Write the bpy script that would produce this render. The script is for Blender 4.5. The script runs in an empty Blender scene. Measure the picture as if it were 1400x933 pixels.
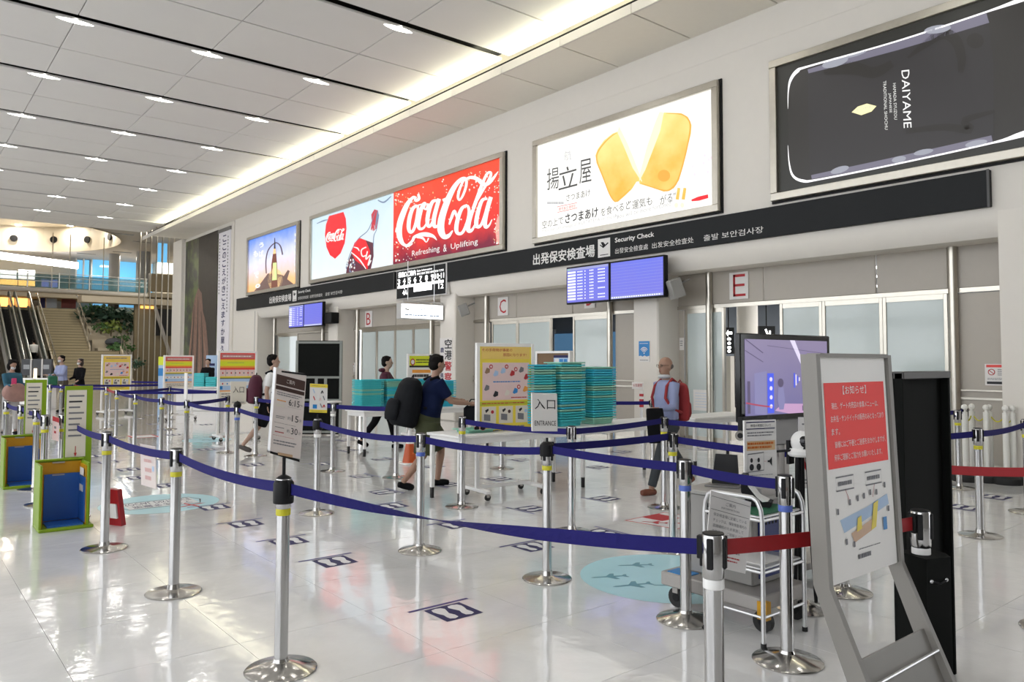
import bpy, bmesh, math, random
from math import sin, cos, pi, radians, atan, atan2, sqrt, hypot
from mathutils import Vector as V, Matrix
R = random.Random(7)
S = bpy.context.scene
# ---------------- camera ----------------
FPX, PCX, PCY, EYE = 1047.0, 700.0, 446.0, 1.55
_t, _r, _p = atan(48/1047.0), atan(5/2138.0), radians(39.3)
_h = V((-cos(_p), sin(_p), 0)); _rt = V((sin(_p), cos(_p), 0)); _u = V((0, 0, 1))
FW = _h*cos(_t)+_u*sin(_t); _up = -_h*sin(_t)+_u*cos(_t)
RT = _rt*cos(_r)+_up*sin(_r); UP = -_rt*sin(_r)+_up*cos(_r)
CAM = V((0, 0, EYE))
cd = bpy.data.cameras.new('camera'); cam = bpy.data.objects.new('camera', cd); S.collection.objects.link(cam)
m3 = Matrix((RT, UP, -FW)).transposed(); cam.matrix_world = Matrix.Translation(CAM) @ m3.to_4x4()
cd.lens = FPX/1400*36; cd.sensor_width = 36; cd.shift_y = (PCY-466.5)/1400; cd.clip_end = 300; cd.clip_start = 0.05
S.camera = cam
# ---------------- world, light, exposure ----------------
w = bpy.data.worlds.new('daylight'); S.world = w; w.use_nodes = True
w.node_tree.nodes['Background'].inputs[0].default_value = (0.93, 0.96, 1.0, 1)
w.node_tree.nodes['Background'].inputs[1].default_value = 1.75
S.view_settings.view_transform = 'Standard'; S.view_settings.look = 'None'; S.view_settings.gamma = 1
S.view_settings.exposure = 1.2
LAMP_W, COVE_W = 4.0, 42.0
def area(name, loc, sx, sy, power, col=(1, .97, .92), down=True, rot=None, shape='RECTANGLE'):
    d = bpy.data.lights.new(name, 'AREA'); d.shape = shape; d.size = sx; d.size_y = sy; d.energy = power; d.color = col
    o = bpy.data.objects.new(name, d); S.collection.objects.link(o); o.location = loc
    o.rotation_euler = rot if rot else ((0, 0, 0) if down else (pi, 0, 0)); return o
# ---------------- helpers ----------------
def ray(px, py): return FW+RT*((px-PCX)/FPX)-UP*((py-PCY)/FPX)
def flr(px, py, z=0.0):
    d = ray(px, py); return CAM+d*((z-EYE)/d.z)
def wal(px, py, Y):
    d = ray(px, py); return CAM+d*(Y/d.y)
def xpl(px, py, X):
    d = ray(px, py); return CAM+d*(X/d.x)
def dep(px, py, D): return CAM+ray(px, py)*D
MATS = {}
KEEP = ('white_paint', 'white_paper', 'sign_white', 'cream_paper', 'faded', 'board_pinkish', 'stand_poster', 'band_lettering',  'soffit_paint', 'ceiling_panel_paint', 'beige_wall_panel', 'frosted_glass', 'tray_', 'tan_', 'atrium_', 'inner_', 'grey_column', 'brown_panel', 'mural', 'banner_cloth', 'leaf', 'footprint_white', 'sticker_cyan', 'white_plastic', 'white_powder', 'bollard', 'bridge')
ORDS = 'first second third fourth fifth sixth seventh eighth ninth tenth eleventh twelfth thirteenth fourteenth fifteenth sixteenth seventeenth eighteenth nineteenth twentieth twenty-first twenty-second twenty-third twenty-fourth twenty-fifth twenty-sixth'.split()
def mat(name, col, rough=.5, metal=0., emis=0., var=.04, scale=8., bump=0., alpha=1., trans=0., coat=0., ecol=None, ior=1.45):
    if name in MATS: return MATS[name]
    m = bpy.data.materials.new(name); m.use_nodes = True; nt = m.node_tree; b = nt.nodes['Principled BSDF']
    if not metal and not emis and not name.startswith(KEEP): col = tuple(c*(.86 if name.startswith('poster_') else .66) for c in col)
    col = tuple(col)+(1,)
    b.inputs['Base Color'].default_value = col; b.inputs['Roughness'].default_value = rough; b.inputs['Metallic'].default_value = metal
    b.inputs['IOR'].default_value = ior
    if emis:
        b.inputs['Emission Color'].default_value = (tuple(ecol)+(1,)) if ecol else col; b.inputs['Emission Strength'].default_value = emis
    if trans: b.inputs['Transmission Weight'].default_value = trans
    if alpha < 1: b.inputs['Alpha'].default_value = alpha
    if coat: b.inputs['Coat Weight'].default_value = coat; b.inputs['Coat Roughness'].default_value = .05
    if var or bump:
        tc = nt.nodes.new('ShaderNodeTexCoord'); n = nt.nodes.new('ShaderNodeTexNoise'); n.inputs['Scale'].default_value = scale; n.inputs['Detail'].default_value = 4
        nt.links.new(tc.outputs['Object'], n.inputs['Vector'])
        if var:
            mx = nt.nodes.new('ShaderNodeMix'); mx.data_type = 'RGBA'; mx.blend_type = 'MIX'
            mx.inputs[6].default_value = tuple(max(0, c*(1-var)) for c in col[:3])+(1,); mx.inputs[7].default_value = tuple(min(1, c*(1+var)) for c in col[:3])+(1,)
            nt.links.new(n.outputs['Fac'], mx.inputs[0]); nt.links.new(mx.outputs[2], b.inputs['Base Color'])
        if bump:
            bp = nt.nodes.new('ShaderNodeBump'); bp.inputs['Strength'].default_value = bump; bp.inputs['Distance'].default_value = .02
            nt.links.new(n.outputs['Fac'], bp.inputs['Height']); nt.links.new(bp.outputs['Normal'], b.inputs['Normal'])
    MATS[name] = m; return m
def tag(o, label=None, cat=None, group=None, kind=None):
    if label: o['label'] = label
    if cat: o['category'] = cat
    if group: o['group'] = group
    if kind: o['kind'] = kind
    return o
def empty(name, loc=(0, 0, 0), rz=0., label=None, cat=None, group=None, kind=None):
    o = bpy.data.objects.new(name, None); S.collection.objects.link(o); o.location = loc; o.rotation_euler = (0, 0, rz); o.empty_display_size = .1
    return tag(o, label, cat, group, kind)
class MB:
    def __init__(s): s.v = []; s.f = []; s.k = 0
    def add(s, vs, fs):
        s.k += 1; k = len(s.v); s.v += [V(p) for p in vs]; s.f += [tuple(i+k for i in f) for f in fs]; return s
    def box(s, a, b, bev=0., M=None):
        x0, y0, z0 = a; x1, y1, z1 = b
        if x0 > x1: x0, x1 = x1, x0
        if y0 > y1: y0, y1 = y1, y0
        if z0 > z1: z0, z1 = z1, z0
        if bev:
            e = min(bev, (x1-x0)*.45, (y1-y0)*.45, (z1-z0)*.45)
            bm = bmesh.new(); bmesh.ops.create_cube(bm, size=1)
            for q in bm.verts: q.co = V(((x0+x1)/2+q.co.x*(x1-x0), (y0+y1)/2+q.co.y*(y1-y0), (z0+z1)/2+q.co.z*(z1-z0)))
            bmesh.ops.bevel(bm, geom=bm.edges[:], offset=e, segments=1, affect='EDGES')
            bm.verts.index_update()
            vs = [q.co.copy() for q in bm.verts]; fs = [tuple(q.index for q in f.verts) for f in bm.faces]; bm.free()
        else:
            vs = [V(p) for p in ((x0, y0, z0), (x1, y0, z0), (x1, y1, z0), (x0, y1, z0), (x0, y0, z1), (x1, y0, z1), (x1, y1, z1), (x0, y1, z1))]
            fs = [(0, 3, 2, 1), (4, 5, 6, 7), (0, 1, 5, 4), (1, 2, 6, 5), (2, 3, 7, 6), (3, 0, 4, 7)]
        if M is not None: vs = [M @ q for q in vs]
        return s.add(vs, fs)
    def tube(s, pts, r, n=10, cap=True, flat=1.):
        pts = [V(p) for p in pts]; N = len(pts); rs = r if isinstance(r, (list, tuple)) else [r]*N
        vs = []; fs = []; ref = None
        for i, p in enumerate(pts):
            d = (pts[min(i+1, N-1)]-pts[max(i-1, 0)]).normalized()
            if ref is None: ref = V((0, 0, 1)) if abs(d.z) < .9 else V((0, 1, 0))
            a = (ref-d*ref.dot(d)).normalized(); b = d.cross(a); ref = a
            for k in range(n):
                t = 2*pi*k/n; vs.append(p+a*(cos(t)*rs[i])+b*(sin(t)*rs[i]*flat))
        for i in range(N-1):
            for k in range(n):
                k2 = (k+1) % n; fs.append((i*n+k, i*n+k2, (i+1)*n+k2, (i+1)*n+k))
        if cap: fs.append(tuple(range(n))[::-1]); fs.append(tuple((N-1)*n+k for k in range(n)))
        return s.add(vs, fs)
    def lathe(s, prof, c=(0, 0, 0), n=20):
        vs = []; fs = []; c = V(c); N = len(prof)
        for r, z in prof:
            for k in range(n):
                t = 2*pi*k/n; vs.append(c+V((r*cos(t), r*sin(t), z)))
        for i in range(N-1):
            for k in range(n):
                k2 = (k+1) % n; fs.append((i*n+k, i*n+k2, (i+1)*n+k2, (i+1)*n+k))
        fs.append(tuple(range(n))[::-1]); fs.append(tuple((N-1)*n+k for k in range(n)))
        return s.add(vs, fs)
    def ell(s, c, r, n=14, m=9, M=None):
        c = V(c); vs = [V((0, 0, -r[2]))]; fs = []
        for j in range(1, m):
            f = -pi/2+pi*j/m
            for k in range(n):
                t = 2*pi*k/n; vs.append(V((r[0]*cos(f)*cos(t), r[1]*cos(f)*sin(t), r[2]*sin(f))))
        vs.append(V((0, 0, r[2]))); L = len(vs)-1
        for k in range(n):
            k2 = (k+1) % n; fs.append((0, 1+k2, 1+k)); fs.append((L, L-n+k, L-n+k2))
            for j in range(m-2): a = 1+j*n; fs.append((a+k, a+k2, a+n+k2, a+n+k))
        if M is not None: vs = [M @ q for q in vs]
        return s.add([q+c for q in vs], fs)
    def prism(s, poly, ext):
        poly = [V(p) for p in poly]; ext = V(ext); n = len(poly)
        fs = [tuple(range(n)), tuple(range(2*n-1, n-1, -1))]+[(i, i+n, (i+1) % n+n, (i+1) % n) for i in range(n)]
        return s.add(poly+[p+ext for p in poly], fs)
    def mesh(s, name, m, off=None, sm=True):
        me = bpy.data.meshes.new(name)
        me.from_pydata([tuple(p-off) if off else tuple(p) for p in s.v], [], s.f)
        bm = bmesh.new(); bm.from_mesh(me); bmesh.ops.recalc_face_normals(bm, faces=bm.faces[:]); bm.to_mesh(me); bm.free()
        if sm: me.shade_smooth(); me.set_sharp_from_angle(angle=radians(38))
        if m: me.materials.append(m)
        return me
    def build(s, name, m, parent=None, world=False, sm=True, label=None):
        off = None
        if parent is not None and world:
            off = parent.location.copy()
            q = parent.parent
            while q is not None: off += q.location; q = q.parent
        o = bpy.data.objects.new(name, s.mesh(name, m, off, sm)); S.collection.objects.link(o); o.parent = parent
        if label: o['label'] = label
        return o
def bx(name, m, a, b, parent=None, world=True, bev=0., label=None, M=None): return MB().box(a, b, bev, M).build(name, m, parent, world and parent is not None, label=label)
def struct(o): o['kind'] = 'structure'; return o
def copy_tree(o, parent=None):
    c = o.copy(); S.collection.objects.link(c); c.parent = parent
    for ch in o.children: copy_tree(ch, c)
    return c
FONT = {}
def text_verts(body, bold=False):
    key = (body, bold)
    if key not in FONT:
        cu = bpy.data.curves.new('t', 'FONT'); cu.body = body; cu.size = 1; cu.resolution_u = 2; cu.fill_mode = 'FRONT' if False else 'BOTH'
        ob = bpy.data.objects.new('t', cu); me = bpy.data.meshes.new_from_object(ob)
        FONT[key] = ([v.co.copy() for v in me.vertices], [tuple(p.vertices) for p in me.polygons])
        bpy.data.objects.remove(ob); bpy.data.meshes.remove(me); bpy.data.curves.remove(cu)
    return FONT[key]
class Art:
    """flat print on a surface: fn(a, b, lift) -> world point"""
    def __init__(s, fn, parent, eps=.002): s.fn = fn; s.p = parent; s.eps = eps; s.g = {}; s.layer = 1
    def P(s, a, b, l=None): return s.fn(a, b, (s.layer if l is None else l)*s.eps)
    def mb(s, name, m): return s.g.setdefault((name, m.name), (MB(), m))[0]
    def poly(s, pts, m, name='print', l=None): s.mb(name, m).add([s.P(a, b, l) for a, b in pts], [tuple(range(len(pts)))])
    def rect(s, a0, b0, a1, b1, m, name='print', l=None): s.poly([(a0, b0), (a1, b0), (a1, b1), (a0, b1)], m, name, l)
    def ell(s, a, b, ra, rb, m, name='print', n=24, l=None, rot=0., a0=0, a1=2*pi):
        full = abs(a1-a0-2*pi) < 1e-6
        pts = []
        for k in range(n if full else n+1):
            t = a0+(a1-a0)*k/n; x, y = ra*cos(t), rb*sin(t); pts.append((a+x*cos(rot)-y*sin(rot), b+x*sin(rot)+y*cos(rot)))
        s.poly(pts, m, name, l)
    def stroke(s, pts, w, m, name='print', l=None, closed=False, sub=5):
        ws = w if isinstance(w, (list, tuple)) else [w]*len(pts)
        if sub > 1 and len(pts) > 2:
            q = []; qw = []; n = len(pts)
            for i in range(n if closed else n-1):
                p0, p1, p2, p3 = (pts[(i-1) % n] if closed or i else pts[0]), pts[i], pts[(i+1) % n], (pts[(i+2) % n] if closed or i+2 < n else pts[-1])
                for k in range(sub):
                    t = k/sub
                    q.append(tuple(.5*((2*p1[j])+(-p0[j]+p2[j])*t+(2*p0[j]-5*p1[j]+4*p2[j]-p3[j])*t*t+(-p0[j]+3*p1[j]-3*p2[j]+p3[j])*t**3) for j in (0, 1)))
                    qw.append(ws[i]*(1-t)+ws[(i+1) % n]*t)
            if not closed: q.append(pts[-1]); qw.append(ws[-1])
            pts, ws = q, qw
        n = len(pts); vs = []
        for i, (a, b) in enumerate(pts):
            x0, y0 = pts[(i-1) % n] if closed or i else pts[0]; x1, y1 = pts[(i+1) % n] if closed or i+1 < n else pts[-1]
            d = hypot(x1-x0, y1-y0) or 1; nx, ny = -(y1-y0)/d, (x1-x0)/d; h = ws[i]/2
            vs += [s.P(a+nx*h, b+ny*h, l), s.P(a-nx*h, b-ny*h, l)]
        fs = [(2*i, 2*i+1, (2*i+3) % (2*n), (2*i+2) % (2*n)) for i in range(n if closed else n-1)]
        s.mb(name, m).add(vs, fs)
    def text(s, body, p0, p1, hgt, m, name='lettering', l=None, bold=False, up=None):
        """left baseline p0, right baseline p1 (art units), cap height hgt (art units, upward)"""
        vs, fs = text_verts(body, bold)
        if not vs: return
        x0 = min(q.x for q in vs); x1 = max(q.x for q in vs); y1 = max(q.y for q in vs); y0 = min(q.y for q in vs)
        a = s.P(p0[0], p0[1], l); b = s.P(p1[0], p1[1], l)
        q = up if up else (p0[0], p0[1]+hgt); c = s.P(q[0], q[1], l)
        U = (b-a)/(x1-x0); W = (c-a)/max(.3, y1-min(y0, 0))
        nn = s.P(p0[0], p0[1], (s.layer if l is None else l)+.12)-a
        for i, k in enumerate(((-.025, 0), (.025, 0), (0, .02), (0, -.02)) if bold else ((0, 0),)): s.mb(name, m).add([a+nn*i+U*(p.x-x0+k[0])+W*(p.y-min(y0, 0)+k[1]) for p in vs], fs)
    def lines(s, a0, b0, a1, b1, n, m, name='small_print', fill=.4, l=None, seed=1):
        r = random.Random(seed)
        for i in range(n):
            t = (i+.5)/n; y = b0+(b1-b0)*t; h = abs(b1-b0)/n*fill/2; e = a1-(a1-a0)*r.random()*.25
            x = a0
            while x < e:
                wdt = (a1-a0)*(.02+.09*r.random()); s.rect(x, y-h, min(x+wdt, e), y+h, m, name, l); x += wdt+(a1-a0)*.012
    def done(s, world=True):
        for (n, _), (mb, m) in s.g.items():
            o = mb.build(n, m, s.p, world, sm=False)
            if mb.k > 1: o['kind'] = 'stuff'
        s.g = {}
def sheet(O, U, W, parent, N=None, eps=.0015):
    O, U, W = V(O), V(U), V(W); N = (U.cross(W)).normalized() if N is None else V(N).normalized()
    return Art(lambda a, b, l: O+U*a+W*b+N*l, parent, eps)
def pxart(Y, parent, eps=.004): return Art(lambda a, b, l: wal(a, b, Y)+V((0, -l, 0)), parent, eps)
# ---------------- materials ----------------
WHITE = mat('white_paint', (.68, .645, .59), .55, var=.02); SOFF = mat('soffit_paint', (.78, .74, .66), .6, var=.02)
CEIL = mat('ceiling_panel_paint', (.66, .645, .62), .6, var=.02, scale=2)
BLACK = mat('black_plastic', (.012, .012, .013), .5, ior=1.3); VOID = mat('black_void', (.01, .01, .01), .9); MATTE = mat('black_matte_board', (.008, .009, .008), .75, ior=1.2)
CHROME = mat('chrome', (.50, .495, .49), .16, 1., var=.03, scale=3); STEEL = mat('brushed_steel', (.50, .47, .41), .3, 1., var=.08, scale=12, bump=.02)
CHBASE = mat('chrome_base', (.48, .465, .44), .16, 1., var=.12, scale=9, bump=.05)
ALU = mat('aluminium', (.62, .62, .62), .35, .8); GREYM = mat('grey_metal', (.36, .34, .32), .45, .35); DGREY = mat('dark_grey_metal', (.2, .195, .19), .4, .4)
BAND = mat('charcoal_sign_board', (.02, .022, .024), .5, ior=1.25); SIGNW = mat('sign_white', (.70, .68, .65), .5, var=0)
BLUEB = mat('navy_belt', (.008, .0045, .165), .85, var=.1, scale=60); REDB = mat('red_belt', (.42, .006, .012), .55, var=.1, scale=60)
YEL = mat('yellow_label', (.85, .78, .03), .5); BLUEL = mat('blue_label', (.12, .2, .7), .5)
WPL = mat('white_plastic', (.8, .79, .77), .4); WMET = mat('white_powder_coat', (.78, .77, .75), .35)
PANEL = mat('beige_wall_panel', (.40, .365, .315), .4, var=.03); FROST = mat('frosted_glass', (.50, .56, .55), .14, var=.02, coat=.3)
INK = mat('black_ink', (.02, .02, .025), .6, var=0); INKG = mat('grey_ink', (.25, .25, .27), .6, var=0); INKR = mat('red_ink', (.65, .04, .05), .6, var=0)
PAPER = mat('white_paper', (.70, .68, .66), .6, var=.02); CREAM = mat('cream_paper', (.66, .61, .52), .6, var=.02)
PYEL = mat('poster_yellow', (.88, .70, .06), .4, var=.03); PRED = mat('poster_red', (.80, .06, .05), .35, var=.03); PORA = mat('poster_orange', (.88, .36, .05), .4)
PLIM = mat('poster_lime', (.72, .80, .03), .4); PPNK = mat('poster_pink', (.80, .60, .57), .4, var=.05); PBLU = mat('poster_light_blue', (.42, .58, .80), .4)
PBLU2 = mat('poster_blue', (.02, .23, .58), .4); PNAVY = mat('sticker_navy', (.016, .012, .12), .6); CYAN = mat('sticker_cyan', (.40, .66, .73), .3, var=.04); CYAND = mat('sticker_teal', (.13, .42, .52), .3)
GOLD = mat('gold_print', (.75, .62, .2), .4); RUB = mat('rubber', (.02, .02, .02), .6)
# ================= SETTING =================
# floor: vinyl tiles
def floor_mat():
    m = bpy.data.materials.new('polished_white_vinyl'); m.use_nodes = True; nt = m.node_tree; b = nt.nodes['Principled BSDF']; L = nt.links
    g = nt.nodes.new('ShaderNodeNewGeometry'); n1 = nt.nodes.new('ShaderNodeTexNoise'); n1.inputs['Scale'].default_value = 1.6; n1.inputs['Detail'].default_value = 7; n1.inputs['Distortion'].default_value = 1.2
    L.new(g.outputs['Position'], n1.inputs['Vector'])
    r = nt.nodes.new('ShaderNodeValToRGB'); r.color_ramp.elements[0].position = .3; r.color_ramp.elements[0].color = (.66, .66, .655, 1); r.color_ramp.elements[1].position = .7; r.color_ramp.elements[1].color = (.77, .765, .755, 1)
    L.new(n1.outputs['Fac'], r.inputs[0]); L.new(r.outputs[0], b.inputs['Base Color'])
    b.inputs['Roughness'].default_value = .11; b.inputs['IOR'].default_value = 1.5; b.inputs['Coat Weight'].default_value = .5; b.inputs['Coat Roughness'].default_value = .04
    n2 = nt.nodes.new('ShaderNodeTexNoise'); n2.inputs['Scale'].default_value = 5.; n2.inputs['Detail'].default_value = 3; n2.inputs['Roughness'].default_value = .6
    L.new(g.outputs['Position'], n2.inputs['Vector'])
    bp = nt.nodes.new('ShaderNodeBump'); bp.inputs['Strength'].default_value = .17; bp.inputs['Distance'].default_value = .012
    L.new(n2.outputs['Fac'], bp.inputs['Height']); L.new(bp.outputs['Normal'], b.inputs['Normal']); L.new(bp.outputs['Normal'], b.inputs['Coat Normal'])
    return m
FLM = floor_mat(); FLJ = mat('floor_joint', (.62, .62, .61), .3, var=0)
floor = struct(MB().box((-90, -14, -.3), (8, 30, -.0045)).build('floor', FLJ))
T = .8; tiles = []
for i in range(-24, 8):
    for j in range(-4, 15):
        x, y = -4.25+i*T*1.0, .752+j*T
        dpt = (V((x, y, 0))-CAM).dot(FW)
        if dpt < .6: continue
        c = V((x-T/2, y+T/2, 0)); q = c-CAM; z = q.dot(FW)
        if z > .5:
            px = PCX+FPX*q.dot(RT)/z; py = PCY-FPX*q.dot(UP)/z
            vis = -160 < px < 1560 and py < 1150
        else: vis = False
        tiles.append((z, x, y, vis))
near = sorted([t for t in tiles if t[3]])[:280]; ns = set((t[1], t[2]) for t in near)
g = .0012
tm = MB().box((-T+g, g, -.004), (-g, T-g, 0)).mesh('tile', FLM, sm=False)
for z, x, y, v in near:
    o = bpy.data.objects.new('tile', tm); S.collection.objects.link(o); o.parent = floor; o.location = (x, y, 0)
rest = MB()
for i in range(-107, 16):
    for j in range(-18, 37):
        x, y = -4.25+i*T, .752+j*T
        if (x, y) in ns or any(abs(x-a) < .01 and abs(y-b) < .01 for a, b in ns if abs(x-a) < .5): continue
        rest.add([(x-T+g, y+g, 0), (x-g, y+g, 0), (x-g, y+T-g, 0), (x-T+g, y+T-g, 0)], [(0, 1, 2, 3)])
o = rest.build('far_tiles', FLM, floor, sm=False); o['kind'] = 'stuff'
# ceiling: panels between dark slots
ZC = 7.85; SX0, SP = -12.2, 3.565; XE = -40.3
ceiling = struct(MB().box((XE, -9, 8.35), (6, 12, 8.5)).build('ceiling', VOID))
seams = [9.80, 7.35, 4.95, 2.55, .15, -2.25]
def slotx(k): return SX0+SP*k
pan = {}; offp = MB()
def chpanel(mb, x0, x1, y0, y1):
    b = .012; mb.box((x0, y0, ZC), (x1, y1, ZC+.05), b)
for k in range(-8, 5):
    for h in (0, 1):
        xa = slotx(k)+(0.12 if h == 0 else SP/2+.02); xb = slotx(k)+(SP/2-.02 if h == 0 else SP-.12)
        if xb > 5.5: continue
        for j in range(5):
            ya, yb = seams[j+1]+.006, seams[j]-.006
            key = (round(xb-xa, 4), round(yb-ya, 4))
            if key not in pan:
                q = MB(); q.box((0, 0, 0), (key[0], key[1], .05), .008); pan[key] = q.mesh('ceiling_panel', CEIL, sm=False)
            o = bpy.data.objects.new('ceiling_panel', pan[key]); S.collection.objects.link(o); o.parent = ceiling; o.location = (xa, ya, ZC)
        for j in range(3): offp.box((xa, -2.262-2.4*(j+1)+.012, ZC), (xb, -2.262-2.4*j, ZC+.05), .008)
o = offp.build('outer_panels', CEIL, ceiling, sm=False); o['kind'] = 'stuff'
# steel carrier rails above the panels, in the slots
rl = MB()
for k in range(-7, 5): rl.box((slotx(k)-.02, -9, ZC+.12), (slotx(k)+.02, 9.8, ZC+.2))
rl.build('carrier_rail', BLACK, ceiling)
LAMP_GLOW = mat('lamp_glow', (1, 1, .97), .3, emis=4., var=0, ecol=(1, .98, .93))  # shared by the lamps and the painted patches of their light
TRIM = mat('lamp_trim', (.75, .75, .74), .4)
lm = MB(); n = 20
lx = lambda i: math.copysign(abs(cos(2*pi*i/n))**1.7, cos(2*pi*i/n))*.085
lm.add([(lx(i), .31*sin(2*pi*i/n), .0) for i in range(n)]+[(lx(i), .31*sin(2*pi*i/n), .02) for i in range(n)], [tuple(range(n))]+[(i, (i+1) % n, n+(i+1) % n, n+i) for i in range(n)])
glow_me = lm.mesh('lens', LAMP_GLOW, sm=False)  # glowing plate painted in for the panel edge lit by the slot lamp
tb = MB(); tb.tube([(.10, 0, .02), (.10, 0, -.03)], .018, 8); tme = tb.mesh('lamp_spot', LAMP_GLOW)
# fascia, cove and lower soffit
YF, ZS = 9.68, 7.49
fas = MB()
for i in range(-8, 4):
    x0 = slotx(i); fas.box((x0+.006, YF, ZS), (x0+SP/2-.006, YF+.05, 7.66)); fas.box((x0+SP/2+.006, YF, ZS), (x0+SP-.006, YF+.05, 7.66))
tr = struct(fas.build('trim_1', WHITE)); 
tr2 = struct(MB().box((XE+.6, YF+.005, 7.66), (5, YF+.05, 7.70)).build('trim_2', VOID))
lowsof = struct(MB().box((-39.1, YF+.04, ZS+.06), (5, 12, ZS+.08)).build('ceiling_lower', VOID))
sofm = {}
for i in range(-8, 4):
    for h in (0, 1):
        x0 = slotx(i)+h*SP/2+.014; x1 = x0+SP/2-.028
        if x1 < -39.3: continue
        q = MB().box((max(x0, -39.08), YF+.05, ZS), (x1, 11.32, ZS+.05), .006).build('soffit_panel', SOFF, lowsof, sm=False)
trough = struct(MB().box((-39.1, YF+.05, 7.60), (5, 10.3, 7.63)).build('trim_3', WHITE)); struct(MB().box((-39.1, 10.3, 7.60), (5, 10.35, 8.3)).build('trim_4', WHITE))
TUBE = mat('cove_tube', (1, .98, .8), .3, emis=4., var=0, ecol=(1, .97, .72))
for i in range(-7, 3):
    x0 = slotx(i)
    for h in (0, 1):
        xa = x0+h*SP/2+.1; xb = xa+SP/2-.2
        if xb > 3: continue
        o = MB().tube([(xa, 9.86, 7.665), (xb, 9.86, 7.665)], .014, 6).build('cove_lamp', TUBE)
        tag(o, '%s tube from the far end, hidden in the cove above the white fascia' % ORDS[(i+7)*2+h], 'light', 'cove lamps along the ceiling edge')
    area('cove_light', (x0+SP/2, 9.84, 7.69), SP-.2, .05, COVE_W, (1, .96, .70), rot=(pi+.6, 0, 0))
lampn = 0
for k in range(-7, 4):
    for j, y in enumerate((7.35, 4.95, 2.55, .15, -2.25)):
        x = slotx(k)
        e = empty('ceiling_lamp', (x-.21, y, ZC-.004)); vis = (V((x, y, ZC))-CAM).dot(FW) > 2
        tag(e, 'ceiling lamp and its painted patch of light in the %s dark slot from the far end, %s' % (ORDS[k+7], ('nearest the bright cove', 'second from the bright cove', 'third from the bright cove', 'fourth from the bright cove', 'fifth from the bright cove')[j]), 'light', 'lamps along the dark ceiling slots')
        for nm, me in (('lens', glow_me), ('lamp_spot', tme)):
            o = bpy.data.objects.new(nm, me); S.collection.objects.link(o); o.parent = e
        area('ceiling_lamp_light', (x-.21, y, ZC-.008), .16, .58, LAMP_W, shape='ELLIPSE')
# front wall with the billboards
YW, YG, ZB = 11.3, 11.95, 3.22
wall = MB(); prof = [(YW, 7.6), (YW, 3.50), (YW+.04, 3.33), (YW+.14, ZB), (YG+.05, ZB), (YG+.05, 7.6)]
wall.prism([(-39.1, y, z) for y, z in prof], (42.1, 0, 0))
W1 = struct(wall.build('wall_front', WHITE))
struct(bx('trim_5', WHITE, (-32.3, YW-.006, 6.95), (3, YW, 6.965)))
cols = [(-29.67, -29.0), (-23.5, -22.84), (-16.89, -16.18), (-10.12, -9.49), (-3.70, -3.0)]
struct(MB().box((-39.1, YW-.003, 0), (-29.6, YG+.2, 3.55)).build('wall_left_bay', WHITE))
for i, (a, b) in enumerate(cols[1:4]): struct(MB().box((a, YW+.05, 0), (b, YG+.06, ZB+.2), .03).build('column', WHITE))
struct(MB().box((-3.70, YW-.003, 0), (3, YG+.2, 3.55)).build('wall_right_bay', WHITE))
struct(bx('trim_6', mat('seam', (.4, .4, .39), .6), (-29.9, YW-.004, 0), (-29.85, YW, 3.5)))
struct(bx('trim_7', WHITE, (-32.45, YW-.05, 0), (-32.30, YW, 7.45)))
# security glass wall, bay by bay
def wx(px, Y=YG, py=450): return wal(px, py, Y).x
ZH = 2.60
def bay(n, x0, x1, panels, tubes, header, skip=()):
    w_ = empty('wall_gate', (x0, YG, 0)); w_['kind'] = 'structure'; 
    for i in range(len(header)-1):
        bx('header_panel', PANEL, (header[i]+.012, YG, ZH+.02), (header[i+1]-.012, YG+.05, ZB+.1), w_, bev=.006)
    bx('transom', STEEL, (x0, YG-.015, ZH-.05), (x1, YG+.07, ZH+.015), w_)
    for (a, b, kind) in panels:
        if kind == 'open': continue
        if kind == 'beige':
            bx('side_panel', PANEL, (a+.02, YG+.01, .1), (b-.02, YG+.05, ZH-.06), w_, bev=.004)
            bx('rail', STEEL, (a+.03, YG-.03, 1.02), (b-.03, YG+.0, 1.05), w_); bx('rail', STEEL, (a+.03, YG-.03, 1.14), (b-.03, YG+.0, 1.16), w_)
            bx('skirting', STEEL, (a, YG-.01, 0), (b, YG+.06, .12), w_)
        if kind in ('door', 'swung'):
            f = .055
            fr = MB(); fr.box((a, YG, .01), (a+f, YG+.06, ZH-.05), .004); fr.box((b-f, YG, .01), (b, YG+.06, ZH-.05), .004); fr.box((a+f, YG+.005, ZH-.13), (b-f, YG+.055, ZH-.05)); fr.box((a+f, YG+.005, .01), (b-f, YG+.055, .14))
            d = fr.build('glass_door', STEEL, w_, True); bx('pane', FROST, (a+f, YG+.022, .14), (b-f, YG+.034, ZH-.13), d)
    for t in tubes: MB().tube([(t, YG-.05, 0), (t, YG-.05, ZB+.1)], .062, 16).build('steel_post', STEEL, w_, True)
    return w_
E_ = bay('e', -9.49, -3.70, [(-9.5, wx(935), 'beige'), (wx(936), wx(990), 'door'), (wx(990), wx(1066), 'open'), (wx(1066), wx(1124), 'door'), (wx(1124), wx(1207), 'door'), (wx(1207), wx(1296), 'door'), (wx(1302), -3.68, 'beige')], [wx(972), wx(1306)], [-9.49, wx(972), wx(1045), wx(1199), wx(1298), -3.70])
D_ = bay('d', -16.18, -10.12, [(-16.2, wx(669), 'beige'), (wx(672), wx(707), 'door'), (wx(707), wx(753), 'door'), (wx(753), wx(783), 'open'), (wx(783), wx(832), 'door'), (wx(840), -10.0, 'beige')], [wx(667), wx(836)], [-16.18, wx(667), wx(706), wx(783), wx(836), -10.1])
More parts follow.
